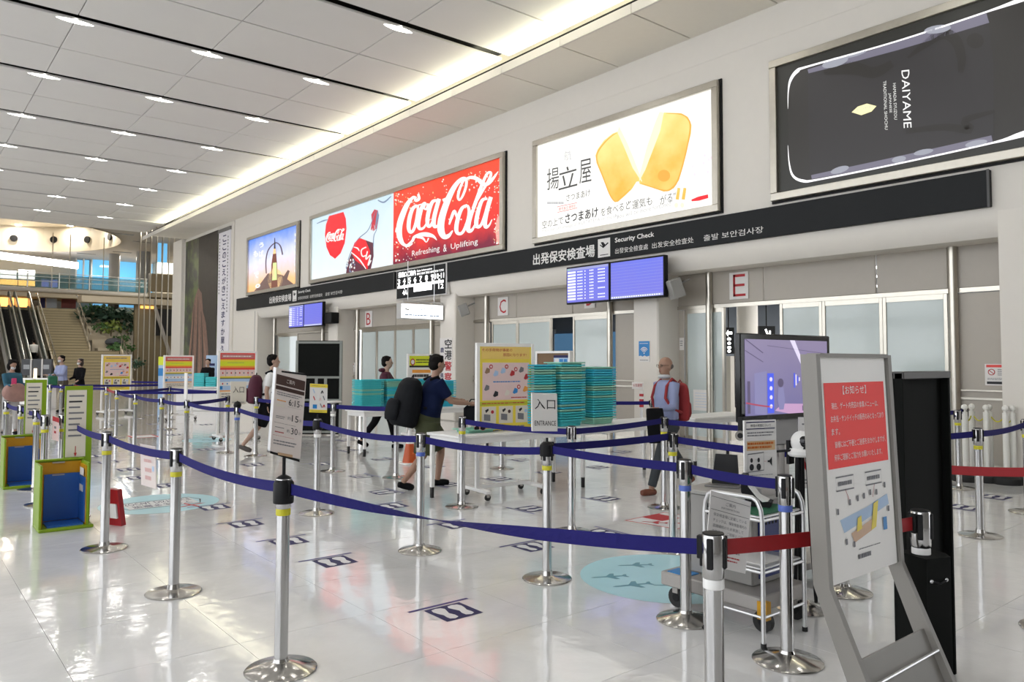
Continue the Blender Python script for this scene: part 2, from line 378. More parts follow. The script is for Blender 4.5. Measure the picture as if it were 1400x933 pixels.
B_ = bay('b', -22.84, -16.89, [(-22.86, wx(491), 'beige'), (wx(494), wx(515), 'door'), (wx(515), wx(540), 'door'), (wx(540), wx(565), 'door'), (wx(565), wx(590), 'door'), (wx(591), -16.85, 'beige')], [wx(490.5), wx(592)], [-22.84, wx(490.5), wx(541), -16.89])
A_ = bay('a', -29.67, -23.5, [(-29.7, wx(378), 'beige'), (wx(380), wx(407), 'door'), (wx(407), -23.4, 'beige')], [wx(377), wx(443)], [-29.67, wx(378), wx(412), -23.5])
def plaque(L, px0, py0, px1, py1, cat_label):
    a = wal(px0, py1, YG-.01); b = wal(px1, py0, YG-.01)
    e = empty('letter_sign', (a.x, YG-.01, a.z), label=cat_label, cat='sign')
    bx('plate', PAPER, (a.x, YG-.022, a.z), (b.x, YG, b.z), e)
    A = sheet((a.x, YG-.023, a.z), (b.x-a.x, 0, 0), (0, 0, b.z-a.z), e)
    if L == 'E':
        for r_ in ((.2, .1, .32, .92), (.2, .82, .85, .92), (.2, .47, .82, .56), (.2, .1, .87, .19)): A.rect(*r_, INKR, 'letter')
    else: A.text(L, (.18, .12), (.82, .12), .76, INKR, 'letter')
    A.done()
plaque('E', 998, 371, 1023, 410, 'white plaque with a red letter E above the open gate')
plaque('D', 799.5, 392, 814, 422, 'white plaque with a red letter D half behind the flight display')
plaque('C', 681, 406, 695, 432, 'white plaque with a red letter C on the gate header')
plaque('B', 499.6, 425, 509, 447.5, 'white plaque with a red letter B on the gate header')
# room behind the gates
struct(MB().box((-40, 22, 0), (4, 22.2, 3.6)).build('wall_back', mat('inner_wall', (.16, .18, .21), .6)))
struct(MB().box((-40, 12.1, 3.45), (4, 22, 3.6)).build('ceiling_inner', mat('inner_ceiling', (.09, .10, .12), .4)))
STRIP = mat('inner_strip_light', (1, 1, 1), .4, emis=4, var=0)
for i, (x, y, l) in enumerate([(-6.7, 15.2, 1.6), (-8.2, 16.8, 1.4), (-5.6, 14.0, 1.2), (-12.6, 15.5, 1.8), (-14.6, 17.5, 1.8), (-9.5, 19, 1.5), (-13.6, 13.6, 1.4), (-17, 19, 1.5)]):
    o = bx('strip_light', STRIP, (x-l/2, y, 3.41), (x+l/2, y+.08, 3.45)); tag(o, 'white strip light behind the open gates, %s in distance order from gate E' % ORDS[i], 'light', 'strip lights behind the gates')
    area('inner_light', (x, y, 3.38), l, .1, 40)
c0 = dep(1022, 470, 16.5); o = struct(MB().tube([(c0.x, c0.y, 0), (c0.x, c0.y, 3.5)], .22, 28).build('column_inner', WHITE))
GLOWB = mat('inner_blue_window', (.03, .08, .14), .1, emis=.16, var=0, ecol=(.16, .36, .62))
e = empty('window_1', (-17, 21.9, 1)); e['kind'] = 'structure'
for i in range(7):
    x0 = -27+i*1.55; bx('pane', GLOWB, (x0, 21.9, .9), (x0+1.4, 21.95, 2.7), e); bx('mullion', ALU, (x0+1.4, 21.86, .8), (x0+1.55, 21.98, 2.9), e)
# black direction signs seen through gate E
def insign(px0, py0, px1, py1, D, label, art):
    a = dep(px0, py1, D); b = dep(px1, py0, D); c = dep(px1, py1, D); e = empty('direction_sign', a, label=label, cat='sign')
    U = V((c.x-a.x, c.y-a.y, 0)); N = V((U.y, -U.x, 0)).normalized(); H = V((0, 0, b.z-a.z))
    MB().prism([a, a+U, a+U+H, a+H], -N*.08).build('sign_box', BLACK, e, True); hc_ = a+U*.5-N*.04; MB().tube([V((hc_.x, hc_.y, a.z+H.z)), V((hc_.x, hc_.y, 3.45))], .012, 6).build('hanger', BLACK, e, True)
    A = sheet(a, U, H, e, N, .004); art(A); A.done()
SGW = mat('backlit_white', (1, 1, 1), .5, emis=1.6, var=0)
def art1(A):
    A.poly([(.2, .78), (.42, .92), (.42, .84), (.8, .84), (.8, .74), (.42, .74), (.42, .65)], SGW, 'arrow')
    for i, y in enumerate((.52, .36, .2, .06)): A.ell(.5, y+.04, .2-.03*(i % 2), .055, SGW, 'symbol'); 
def art2(A):
    A.poly([(.35, .8), (.45, .85), (.62, .45), (.62, .75), (.72, .75), (.72, .15), (.4, .25), (.45, .35), (.58, .33)], SGW, 'arrow')
insign(990, 448, 1004, 484, 15.2, 'narrow black sign with white arrow through the open gate, left of the round column', art1)
insign(1038, 446, 1060, 471, 15.4, 'black sign with a white arrow right of the round column', art2)
bx('cabinet', mat('inner_cabinet', (.5, .47, .42), .5), (dep(989, 600, 15.2).x, dep(997, 484, 15.2).y, 0), (dep(1006, 600, 15.2).x, dep(997, 484, 15.2).y+.4, 1.66)); tag(bpy.data.objects['cabinet'], 'pale cabinet standing below the narrow black arrow sign', 'cabinet')

# unseen opposite side, added so the chrome reflects dark bands: sill and mullions
op = struct(MB().box((-40, -9.4, 0), (8, -9.2, .9)).build('wall_opposite_added', mat('added_sill', (.12, .12, .12), .5)))
mm = MB(); mm.box((-40, -9.4, 3.0), (8, -9.2, 3.5))
for i in range(17): mm.box((-40+i*3, -9.45, .9), (-39.6+i*3, -9.15, 8.4))
mm.build('added_mullions', DGREY, op)
sw = struct(MB().box((6.6, -9, 0), (6.8, 12, 8.5)).build('wall_side_added', mat('added_side_paint', (.45, .43, .40), .6))); m2 = MB().box((6.55, -9, 3.0), (6.8, 12, 3.2))  # unseen wall, added solid to darken the right side of the hall
for i in range(7): m2.box((6.55, -9+i*3.4, 1.1), (6.85, -8.5+i*3.4, 8.4))
m2.build('added_mullions', DGREY, sw)
# ================= LIT ADVERTISEMENTS AND WALL SIGNS =================
def lit(name, col, e=1.0): return mat(name, tuple(c*.12 for c in col), .3, emis=e*.58, var=0, ecol=col)
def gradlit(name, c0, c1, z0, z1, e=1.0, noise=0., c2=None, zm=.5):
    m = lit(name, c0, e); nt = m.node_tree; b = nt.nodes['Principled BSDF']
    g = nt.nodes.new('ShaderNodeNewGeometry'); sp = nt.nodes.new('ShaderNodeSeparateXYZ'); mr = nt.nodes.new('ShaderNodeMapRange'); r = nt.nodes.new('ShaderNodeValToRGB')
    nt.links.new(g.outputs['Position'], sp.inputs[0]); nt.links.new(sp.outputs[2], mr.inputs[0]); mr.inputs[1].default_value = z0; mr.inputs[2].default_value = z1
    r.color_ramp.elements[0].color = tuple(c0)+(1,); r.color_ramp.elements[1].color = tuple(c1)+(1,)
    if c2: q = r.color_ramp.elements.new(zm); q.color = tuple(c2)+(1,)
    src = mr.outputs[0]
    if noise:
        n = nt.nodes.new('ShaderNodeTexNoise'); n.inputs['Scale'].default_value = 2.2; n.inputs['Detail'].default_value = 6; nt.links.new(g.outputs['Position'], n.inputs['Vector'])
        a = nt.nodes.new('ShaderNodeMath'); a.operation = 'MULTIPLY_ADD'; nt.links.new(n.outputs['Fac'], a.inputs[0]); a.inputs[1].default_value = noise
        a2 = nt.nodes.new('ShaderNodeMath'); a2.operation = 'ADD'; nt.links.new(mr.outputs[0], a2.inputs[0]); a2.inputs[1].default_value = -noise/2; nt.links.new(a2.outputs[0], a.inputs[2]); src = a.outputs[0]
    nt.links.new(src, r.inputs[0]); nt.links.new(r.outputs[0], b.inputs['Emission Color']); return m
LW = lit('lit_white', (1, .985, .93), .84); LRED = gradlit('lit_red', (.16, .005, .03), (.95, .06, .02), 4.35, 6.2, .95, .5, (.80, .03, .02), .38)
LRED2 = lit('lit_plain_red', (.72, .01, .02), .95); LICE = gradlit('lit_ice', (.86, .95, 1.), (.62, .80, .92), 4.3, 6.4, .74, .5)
LSH = lit('lit_dark_maroon', (.10, .02, .04), .9); LSHB = lit('lit_shadow_blue', (.18, .24, .36), .8); LCRM = lit('lit_cream', (.9, .6, .3), .9)
LBLK = lit('lit_black', (.03, .03, .035), .9); LGRY = lit('lit_grey', (.42, .42, .43), .9); LPAL = lit('lit_pale_grey', (.70, .70, .67), 1.)
YW2 = 11.235
def billboard(name, x0, x1, label, back, z0=4.18, z1=6.515, f=.125):
    e = empty(name, (x0, YW, z0), label=label, cat='billboard', group='lit advertising boards on the upper wall')
    fr = MB()
    for a, b in (((x0, YW-.13, z1-f), (x1, YW+.02, z1)), ((x0, YW-.13, z0), (x1, YW+.02, z0+f)), ((x0, YW-.13, z0+f), (x0+f, YW+.02, z1-f)), ((x1-f, YW-.13, z0+f), (x1, YW+.02, z1-f))): fr.box(a, b, .008)
    fr.build('frame', STEEL, e, True)
    dk = MB()
    for a, b in (((x0-.03, YW-.03, z1), (x1+.03, YW, z1+.03)), ((x0-.03, YW-.03, z0-.03), (x1+.03, YW, z0)), ((x0-.03, YW-.03, z0), (x0, YW, z1)), ((x1, YW-.03, z0), (x1+.03, YW, z1))): dk.box(a, b)
    dk.build('shadow_gap', BLACK, e, True)
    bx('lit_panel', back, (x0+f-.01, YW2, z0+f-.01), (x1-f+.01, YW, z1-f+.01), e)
    return e
def crop(x0, y0, s, parent, Y=YW2, eps=.004): return Art(lambda a, b, l: wal(x0+a*s, y0+b*s, Y)+V((0, -l, 0)), parent, eps)
# --- red soft drink board
bc = billboard('billboard', -24.69, -14.02, 'long lit billboard with red soft drink lettering beside a tilted bottle', LICE)
xs = wal(538, 300, YW2).x
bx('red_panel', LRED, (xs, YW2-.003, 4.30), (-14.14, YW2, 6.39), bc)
A = crop(530, 210, .16083, bc); A.layer = 2
def script(A, W, k=1.0):
    s = lambda pts, w: A.stroke(pts, [q*k for q in w] if isinstance(w, list) else w*k, W, 'script_lettering')
    s([(262, 345), (268, 385), (240, 400), (232, 370), (205, 385), (165, 440), (130, 520), (105, 600), (100, 680), (115, 740), (140, 775), (180, 785), (215, 765)], [18, 26, 24, 18, 26, 40, 48, 50, 48, 40, 26, 16, 8])
    s([(70, 670), (80, 640), (100, 600)], [8, 20, 12])
    s([(145, 790), (180, 770), (215, 740), (230, 710), (290, 690), (340, 690), (390, 705), (420, 738)], [8, 14, 22, 24, 34, 38, 24, 3]); s([(250, 715), (300, 720), (330, 755), (350, 720)], [10, 20, 5, 14])
    s([(250, 440), (215, 470), (190, 540), (180, 620), (190, 665), (215, 660), (240, 600), (255, 520), (260, 465), (250, 440)], [20, 30, 34, 34, 28, 24, 26, 26, 22, 20]); s([(252, 445), (290, 430)], [14, 8])
    s([(345, 425), (335, 470), (310, 465), (322, 425), (300, 440), (275, 520), (262, 600), (275, 640), (310, 630), (345, 570)], [18, 22, 12, 22, 28, 34, 34, 26, 18, 10])
    s([(425, 400), (385, 410), (355, 480), (340, 560), (345, 615), (370, 610), (400, 540), (425, 450)], [20, 28, 34, 34, 28, 24, 22, 16]); s([(440, 385), (415, 470), (395, 560), (400, 620), (430, 610), (470, 540)], [32, 34, 36, 30, 16, 8])
    s([(470, 400), (510, 385)], 26)
    s([(590, 545), (570, 490), (545, 545), (525, 605)], [14, 26, 24, 12])
    s([(690, 215), (655, 220), (615, 300), (600, 370), (615, 395), (645, 350), (670, 270), (665, 215), (620, 225), (560, 300), (500, 430), (460, 560), (455, 650), (480, 705), (520, 700), (555, 655)], [8, 16, 22, 22, 16, 20, 22, 24, 30, 42, 52, 58, 60, 46, 32, 8])
    s([(640, 235), (700, 205), (760, 215), (815, 260), (860, 255), (905, 205), (942, 152)], [12, 24, 34, 36, 26, 22, 4])
    s([(680, 440), (635, 465), (600, 550), (585, 640), (600, 680), (640, 670), (680, 580), (695, 490), (680, 440)], [20, 28, 34, 36, 28, 24, 26, 26, 20])
    s([(775, 300), (760, 400), (720, 500), (690, 600), (690, 655), (720, 650), (745, 600)], [8, 12, 28, 36, 38, 24, 8])
    s([(765, 400), (820, 300), (870, 210), (880, 165), (850, 170), (810, 250), (770, 360), (730, 470)], [14, 20, 24, 20, 20, 26, 30, 30])
    s([(850, 385), (805, 400), (770, 500), (755, 590), (770, 625), (800, 600), (835, 500), (855, 410)], [18, 28, 34, 36, 28, 22, 22, 14]); s([(880, 370), (850, 470), (830, 570), (835, 625), (865, 610), (890, 560)], [34, 36, 38, 30, 16, 6])
script(A, LW)
for q, (x, y) in enumerate([(R.uniform(60, 270), R.uniform(330, 470)) for i in range(46)]+[(R.uniform(690, 960), R.uniform(150, 330)) for i in range(60)]+[(R.uniform(900, 970), R.uniform(520, 780)) for i in range(36)]+[(R.uniform(60, 240), R.uniform(700, 920)) for i in range(34)]+[(R.uniform(300, 950), R.uniform(160, 640)) for i in range(60)]):
    if y < 345-(x-60)*.31 or y > 925-(x-60)*.165: continue
    A.ell(x, y, R.uniform(2, 7), R.uniform(3, 9), (LW, LPAL, LCRM)[q % 3], 'water_drop', 6, l=1)
A.ell(945, 650, 26, 120, LW if False else lit('lit_pink', (.95, .35, .3), .9), 'red_gloss', 16, l=1)
A.text('Refreshing', (210, 890), (445, 845), 62, LPAL, up=(210, 828), l=3); A.text('&', (476, 838), (505, 832), 62, LPAL, up=(476, 776), l=3); A.text('Uplifting', (540, 830), (770, 785), 62, LPAL, up=(540, 768), l=3)
A.done()
A = crop(425, 260, .13937, bc); A.layer = 2
A.poly([(180, 255), (322, 215), (345, 280), (352, 380), (335, 520), (295, 620), (240, 675), (190, 640), (155, 560), (140, 440), (150, 340)], LRED2, 'red_disc')
A2 = Art(lambda a, b, l: wal(425+.13937*(148+(a-60)*.215), 260+.13937*(510+(b-790)*.235+(a-60)*.02), YW2)+V((0, -l, 0)), bc, .004); A2.layer = 3; script(A2, LW, 1.15); A2.done()
A.poly([(625, 190), (660, 200), (670, 250), (645, 380), (615, 405), (590, 390), (600, 300), (595, 240)], lit('lit_cap_red', (.5, .03, .05), .9), 'bottle_cap')
A.poly([(655, 195), (672, 250), (632, 400), (640, 300)], LSHB, 'bottle_shadow', 3)
A.poly([(585, 400), (625, 410), (615, 520), (560, 500), (480, 470), (520, 430)], lit('lit_glass', (.62, .70, .74), .9), 'bottle_shoulder')
A.poly([(598, 330), (640, 345), (632, 400), (615, 410), (585, 400)], lit('lit_glass', (.62, .70, .74), .7), 'bottle_neck'); A.stroke([(640, 200), (605, 300), (560, 400), (470, 480), (400, 600), (350, 740)], [4, 6, 8, 10, 8, 6], LSHB, 'bottle_outline', 3); A.stroke([(672, 240), (650, 380), (622, 450), (616, 560)], [3, 6, 8, 8], LSHB, 'bottle_outline', 3)
A.poly([(480, 470), (560, 500), (615, 520), (618, 650), (590, 780), (470, 805), (345, 830), (360, 720), (400, 620), (430, 520)], LSH, 'bottle_body')
A.poly([(480, 472), (540, 492), (585, 600), (560, 780), (440, 690), (400, 615), (430, 520)], LRED2, 'bottle_label', 3)
for a in ((425, 560, 480, 600), (400, 610, 545, 775)): A.stroke([(a[0], a[1]), ((a[0]+a[2])/2+10, (a[1]+a[3])/2-8), (a[2], a[3])], [6, 14, 6], LW, 'label_wave', 4)
A.stroke([(548, 560), (500, 590), (510, 650), (550, 640)], 12, LPAL, 'label_script', 4); A.stroke([(560, 600), (545, 680), (590, 640), (565, 740), (595, 690)], 12, LPAL, 'label_script', 4)
for i in range(26): x = R.uniform(350, 440); y = R.uniform(680, 815); A.ell(x, y, 7, 12, (LPAL, LSHB)[i % 2], 'ice_drop', 6, l=4)
A.stroke([(660, 100), (720, 120), (790, 60)], [10, 16, 8], LSHB, 'glass_edge', 2); A.stroke([(60, 330), (130, 300), (180, 290)], [6, 14, 4], LSHB, 'glass_edge', 2)
A.done()
# --- fried fish cake board
bf = billboard('billboard', -12.95, -7.985, 'lit white billboard with a golden fish cake broken in two', LW)
LG = gradlit('lit_golden', (.88, .44, .06), (1, .72, .26), 4.6, 6.3, .9, 1.6); LYL = lit('lit_pale_yellow', (1, .93, .60), .85); LGO = lit('lit_golden_dark', (.72, .36, .05), .95); LINK = lit('lit_ink', (.06, .06, .06), .9)
A = crop(735, 180, .17147, bf); A.layer = 1
A.poly([(640, 0), (600, 15), (530, 70), (480, 140), (462, 190), (470, 250), (520, 370), (570, 500), (610, 560), (640, 562), (700, 510), (752, 460), (790, 400), (836, 398), (760, 200), (715, 90), (680, 20), (650, -40)], LG, 'fish_cake')
A.poly([(650, -40), (640, 10), (690, 120), (760, 290), (830, 398), (836, 398), (760, 200), (715, 90)], LYL, 'fish_cake_inside', 2)
A.stroke([(640, 10), (600, 30), (535, 90), (480, 170), (478, 240), (520, 350), (572, 490), (610, 550), (640, 550), (740, 460)], [2, 7, 9, 9, 9, 8, 9, 10, 9, 5], LGO, 'crust', 2)
A.text('揚', (75, 470), (172, 450), 180, LINK, up=(75, 300)); A.text('立', (168, 470), (318, 430), 180, LINK, up=(168, 300)); A.text('屋', (335, 420), (430, 400), 190, LINK, up=(335, 232))
A.text('航', (215, 235), (270, 225), 80, LGRY, up=(215, 155))
A.lines(105, 105, 390, 130, 1, lit('lit_faint', (.8, .82, .75), 1), fill=.7)
A.text('さつまあけ', (230, 558), (420, 515), 55, LINK, up=(230, 503)); A.lines(78, 555, 215, 585, 1, LGRY, fill=.6)
A.stroke([(160, 600), (315, 568), (315, 610), (160, 645)], 4, INKR if False else LRED2, 'red_box', closed=True, sub=1); A.text('鹿児島空港限定', (170, 635), (306, 606), 30, LRED2, up=(170, 608))
A.text('空の上で', (38, 775), (205, 735), 55, LINK, up=(38, 715)); A.text('さつまあけ', (222, 735), (482, 680), 75, LBLK, up=(222, 660), bold=True); A.text('を食べると', (505, 678), (738, 618), 70, LINK, up=(505, 612))
A.text('If you eat satsumaage of AGETATEYA on the sky,', (35, 815), (655, 690), 34, LGRY, up=(35, 781))
A.done()
A = crop(850, 110, .2038, bf); A.layer = 1
A.poly([(285, 215), (400, 220), (445, 245), (470, 300), (465, 360), (440, 460), (415, 570), (385, 670), (350, 725), (285, 748), (220, 725), (120, 695), (118, 680), (160, 560), (200, 430), (250, 320)], LG, 'fish_cake')
A.poly([(285, 215), (255, 212), (220, 300), (170, 450), (125, 620), (118, 680), (160, 600), (210, 470), (260, 340)], LYL, 'fish_cake_inside', 2)
A.stroke([(300, 222), (400, 228), (448, 262), (462, 320), (440, 450), (410, 570), (380, 665), (345, 718), (285, 740), (130, 690)], [3, 8, 10, 10, 9, 10, 10, 12, 10, 4], LGO, 'crust', 2)
A.ell(285, 640, 42, 40, LGO, 'browned_spot', 16, l=2)
A.text('"', (45, 850), (62, 846), 22, LINK, up=(45, 812)); A.text('運気も', (72, 870), (205, 836), 60, LINK, up=(72, 808)); A.text('揚', (208, 848), (250, 838), 50, LPAL, up=(208, 790)); A.text('がる"', (258, 838), (362, 806), 62, LINK, up=(258, 776))
A.text('"you will be more fortuned"', (-40, 940), (345, 848), 40, LGRY, up=(-40, 900))
for x in (385, 425): A.stroke([(x, 722), (x-12, 800)], [20, 22], LG, 'stick_mark', sub=1); A.ell(x-18, 838, 13, 18, LYL, 'dot_mark', 10)
for i, (x, y) in enumerate([(558, 505), (585, 532), (550, 555), (477, 578), (578, 615), (600, 520), (490, 632)]): A.ell(x, y, 9, 11, lit('lit_blossom', (.92, .62, .72), 1), 'blossom', 8)
A.poly([(468, 800), (515, 780), (580, 765), (582, 790), (520, 808), (470, 812)], LRED2, 'red_base')
A.done()
# --- black spirit board
bd = billboard('billboard', -6.965, -1.6, 'large black lit billboard showing a dark bottle lying on its side', lit('lit_ad_black', (.022, .022, .019), .9))
BG = lit('lit_bottle_dark', (.028, .026, .024), .9); BG2 = lit('lit_bottle_label', (.030, .028, .029), .9); BE = lit('lit_edge_glow', (.16, .15, .20), .9); BEW = lit('lit_edge_white', (1, .98, 1), 1.)
A = crop(1040, 0, .3109, bd); A.layer = 1
A.poly([(135, 330), (165, 305), (250, 285), (600, 180), (1000, 50), (1400, -90), (1500, 0), (1500, 520), (1160, 600), (700, 700), (330, 790), (200, 800), (150, 790), (125, 720), (120, 440)], BG, 'bottle')
A.poly([(207, 290), (600, 182), (1000, 50), (1025, 300), (1025, 635), (700, 700), (330, 788), (218, 795)], BG2, 'bottle_label', 2)
A.stroke([(210, 315), (600, 205), (1000, 80)], [18, 34, 44], BE, 'edge_glow', 3, sub=3); A.stroke([(225, 780), (600, 705), (1020, 615)], [18, 30, 38], BE, 'edge_glow', 3, sub=3)
A.stroke([(122, 480), (124, 400), (135, 350), (165, 312), (215, 292), (600, 183), (1000, 52), (1200, -20), (1420, -110)], [1, 5, 12, 16, 8, 7, 8, 26, 50], BEW, 'highlight', 4)
A.stroke([(122, 640), (128, 720), (145, 775), (190, 797), (260, 790), (600, 722), (1020, 630), (1160, 590), (1420, 520)], [1, 5, 10, 13, 8, 7, 8, 26, 50], BEW, 'highlight', 4)
BP = lit('lit_reflection', (.30, .31, .36), .9)
for x, y, a, b, r in ((330, 275, 60, 20, -.3), (780, 130, 60, 18, -.15), (420, 240, 50, 8, -.3), (350, 748, 42, 14, -.3), (610, 702, 32, 14, -.2), (718, 670, 44, 12, -.2), (950, 632, 50, 14, -.2)): A.ell(x, y, a, b, BP, 'reflection', 16, l=4, rot=r)
BS = lit('lit_brush_mark', (.022, .020, .018), .9)
A.stroke([(650, 255), (720, 200), (800, 150), (860, 180), (885, 260), (880, 320)], [8, 30, 50, 50, 40, 20], BS, 'brush_mark', 3); A.ell(945, 180, 38, 34, BS, 'brush_mark', 16, l=3); A.stroke([(280, 320), (400, 300), (500, 320), (580, 280)], [20, 60, 50, 30], BS, 'brush_mark', 3)
A.stroke([(640, 580), (800, 560), (920, 570), (900, 530), (1030, 490)], [20, 30, 40, 30, 14], BS, 'brush_mark', 3)
def vtext(body, a, b, w, m, l=5):  # lettering turned on its side: reads downward; a = start (top), b = end (bottom), glyph height runs to +a
    A.text(body, a, b, 1, m, up=(a[0]+w, a[1]-w*.12), l=l)
BW = lit('lit_lettering', (.8, .79, .78), 1)
vtext('DAIYAME', (622, 312), (632, 565), 34, BW); vtext('HAMADA SYUZOU', (584, 368), (590, 528), 13, LPAL); vtext('JAPANESE', (563, 412), (567, 498), 13, LPAL); vtext('TRADITIONAL SHOCHU', (541, 358), (549, 572), 13, LPAL)
A.poly([(403, 495), (430, 470), (470, 457), (512, 468), (490, 492), (445, 508)], lit('lit_leaf', (.88, .80, .42), 1), 'leaf_emblem', 5); A.text('だいやめ', (424, 497), (494, 476), 14, LGRY, up=(424, 482), l=6)
A.done()
# --- sunset bottle board
bs = billboard('billboard', -30.58, -25.66, 'small lit billboard with a bottle and a fish spine against a sunset sky', gradlit('lit_sunset', (.95, .48, .20), (.05, .22, .85), 4.5, 6.4, .95, .35, (.62, .68, .95), .5), z0=4.15, z1=6.50)
A = crop(320, 280, .1714, bs); A.layer = 1
A.poly([(195, 650), (240, 590), (270, 550), (300, 545), (385, 560), (420, 590), (478, 635), (340, 665), (160, 690)], lit('lit_rock', (.13, .07, .06), .9), 'rock')
A.poly([(430, 520), (445, 530), (420, 610), (390, 580)], lit('lit_rock', (.13, .07, .06), .9), 'rock')
A.stroke([(258, 550), (255, 450), (275, 360), (330, 305), (370, 330), (388, 400)], [9, 10, 10, 10, 11, 12], lit('lit_bone', (.10, .07, .09), .9), 'fish_spine')
A.ell(330, 600, 60, 90, LCRM, 'glow', 16, l=1)
A.stroke([(327, 265), (327, 350)], [6, 14], LBLK, 'bottle_neck', 3, sub=1)
A.poly([(318, 350), (336, 350), (345, 470), (350, 655), (300, 665), (300, 480)], lit('lit_bottle_brown', (.16, .04, .02), .9), 'bottle', 3); A.poly([(318, 352), (336, 352), (338, 390), (312, 395)], LCRM, 'bottle_top', 4)
A.poly([(314, 465), (342, 462), (345, 600), (306, 605)], lit('lit_lime', (.62, .75, .30), .9), 'bottle_label', 4); A.stroke([(325, 490), (315, 540), (325, 590)], [14, 18, 12], LCRM, 'label_mark', 5)
for i, (c, x, y, hh) in enumerate([('う', 205, 345, 38), ('ば', 203, 420, 48), ('い', 205, 475, 40), ('も', 160, 420, 48), ('ん', 158, 520, 60), ('で', 165, 590, 48), ('。', 176, 668, 30)]): A.text(c, (x, y), (x+34, y-8), hh, LW, up=(x, y-hh), l=5, bold=True)
for i in range(7): A.ell(490, 240+i*48, 7, 14, LPAL, 'small_characters', 6, l=2)
A.done()
# --- charcoal sign band
def band(x0, x1, label):
    e = empty('direction_band', (x0, YW, 3.60), label=label, cat='sign'); bx('board', BAND, (x0, YW-.085, 3.605), (x1, YW, 4.10), e, bev=.006)
    bx('edge', mat('band_edge', (.09, .09, .09), .4), (x1-.03, YW-.09, 3.60), (x1, YW-.08, 4.105), e); return e
BT = mat('band_lettering', (.72, .71, .69), .5, var=0)
def bandtext(e, off, pxs, Y=YW-.088):
    A = Art(lambda a, b, l: V((a, Y-l, b)), e, .002)
    def X(px, py): return wal(px, py, Y).x
    (a0, a1, a2, a3, a4) = pxs
    A.text('出発保安検査場', (a0, 3.70), (a1, 3.70), .25, BT, bold=True)
    A.rect(a2, 3.66, a2+.34, 4.04, BT, 'pictogram_panel')
    w_ = a2
    A.stroke([(w_+.06, 3.92), (w_+.15, 3.86), (w_+.29, 3.94)], [.02, .03, .03], BAND, 'aeroplane', 2, sub=1); A.poly([(w_+.08, 3.97), (w_+.15, 3.97), (w_+.22, 3.90), (w_+.15, 3.86)], BAND, 'aeroplane', 2); A.rect(w_+.06, 3.70, w_+.29, 3.715, BAND, 'line', 2)
    A.text('Security Check', (a3, 3.89), (a3+(a4-a3)*.30, 3.89), .12, BT, bold=True)
    L = a4-a3
    A.text('出發安全檢查處', (a3, 3.69), (a3+L*.255, 3.69), .11, BT); A.text('出发安全检查处', (a3+L*.285, 3.69), (a3+L*.575, 3.69), .11, BT); A.text('출발 보안검사장', (a3+L*.64, 3.69), (a4, 3.69), .11, BT)
    A.done()
b1 = band(wal(612.5, 360, YW).x, -3.76, 'long charcoal security check sign band under the fish cake board')
X = lambda px: wal(px, 345, YW-.09).x
bandtext(b1, 0, (X(729), X(813), X(817.5), X(841), X(1044)))
b2 = band(-31.75, wal(543, 372, YW).x-.02, 'charcoal security check sign band under the small sunset board')
X = lambda px: wal(px, 405, YW-.09).x
bandtext(b2, 0, (X(368.5), X(398), X(400), X(407.5), X(468)))
# --- gate number board
e = empty('gate_board', (wal(543, 372, YW).x, YW, 3.4), label='black lit board listing gates 3 to 12 with a white route line', cat='sign')
xa, xb = wal(542.5, 390, YW-.1).x, wal(609, 380, YW-.1).x
zt = wal(609.2, 360.3, YW-.1).z; zb = wal(608.4, 401.3, YW-.1).z
bx('box', ALU, (xa-.03, YW-.095, zb-.03), (xb+.06, YW, zt+.03), e, bev=.006); bx('face', BAND, (xa, YW-.1, zb), (xb, YW-.09, zt), e)
A = Art(lambda a, b, l: V((xa+a*(xb-xa)/540, YW-.1-l, zt-b*(zt-zb)/330)), e, .003); GW = mat('gate_board_white', (1, 1, 1), .5, emis=.9, var=0)
A.text('搭乗口ご案内', (20, 78), (220, 78), 58, GW, up=(20, 15), bold=True); A.text('Gate Information', (235, 42), (400, 42), 20, GW, up=(235, 20)); A.text('登机口指南 登機口指南', (235, 80), (420, 80), 20, GW, up=(235, 55)); A.text('탑승구안내', (430, 80), (520, 80), 20, GW, up=(430, 55))
for i, t in enumerate('3456789'): A.text(t, (12+i*63, 155), (40+i*63, 155), 55, GW, up=(12+i*63, 98), bold=True); A.rect(20+i*63, 160, 36+i*63, 180, GW, 'tick')
A.text('10·11', (435, 155), (525, 155), 55, GW, up=(435, 98), bold=True); A.rect(470, 160, 486, 180, GW, 'tick')
A.rect(12, 178, 522, 208, GW, 'route_line'); A.rect(200, 208, 400, 270, GW, 'terminal_block'); A.rect(88, 208, 100, 222, GW, 'tick'); A.text('4A', (72, 290), (125, 290), 50, GW, up=(72, 235), bold=True); A.text('12', (470, 270), (520, 270), 48, GW, up=(470, 218), bold=True)
A.done()
# --- hanging lit sign across the wall
a = flr(549, 415.2, ZB+.0); zt = 3.12
a = xpl(549, 415.5, wal(606, 417.8, YW-.0).x); Xs = wal(606, 417.8, YW).x
p0 = xpl(549, 415.5, Xs); p1 = xpl(605.5, 417.8, Xs); z1_ = (p0.z+p1.z)/2; z0_ = (xpl(549, 434.9, Xs).z+xpl(605.5, 436.9, Xs).z)/2
e = empty('hanging_sign', (Xs, p0.y, z0_), label='white lit sign hanging crosswise under the gate number board', cat='sign')
bx('sign_box', ALU, (Xs-.22, p0.y-.02, z0_-.02), (Xs-.004, p1.y+.03, z1_+.02), e, bev=.01); bx('lit_face', mat('hanging_sign_face', (1, 1, 1), .4, emis=.8, var=0), (Xs-.01, p0.y, z0_), (Xs, p1.y, z1_), e)
for y in (p0.y+.25, p1.y-.2): MB().tube([(Xs-.11, y, z1_), (Xs-.11, y, 4.1 if y < YW else ZB+.05)], .012, 6).build('hanger', ALU, e, True)
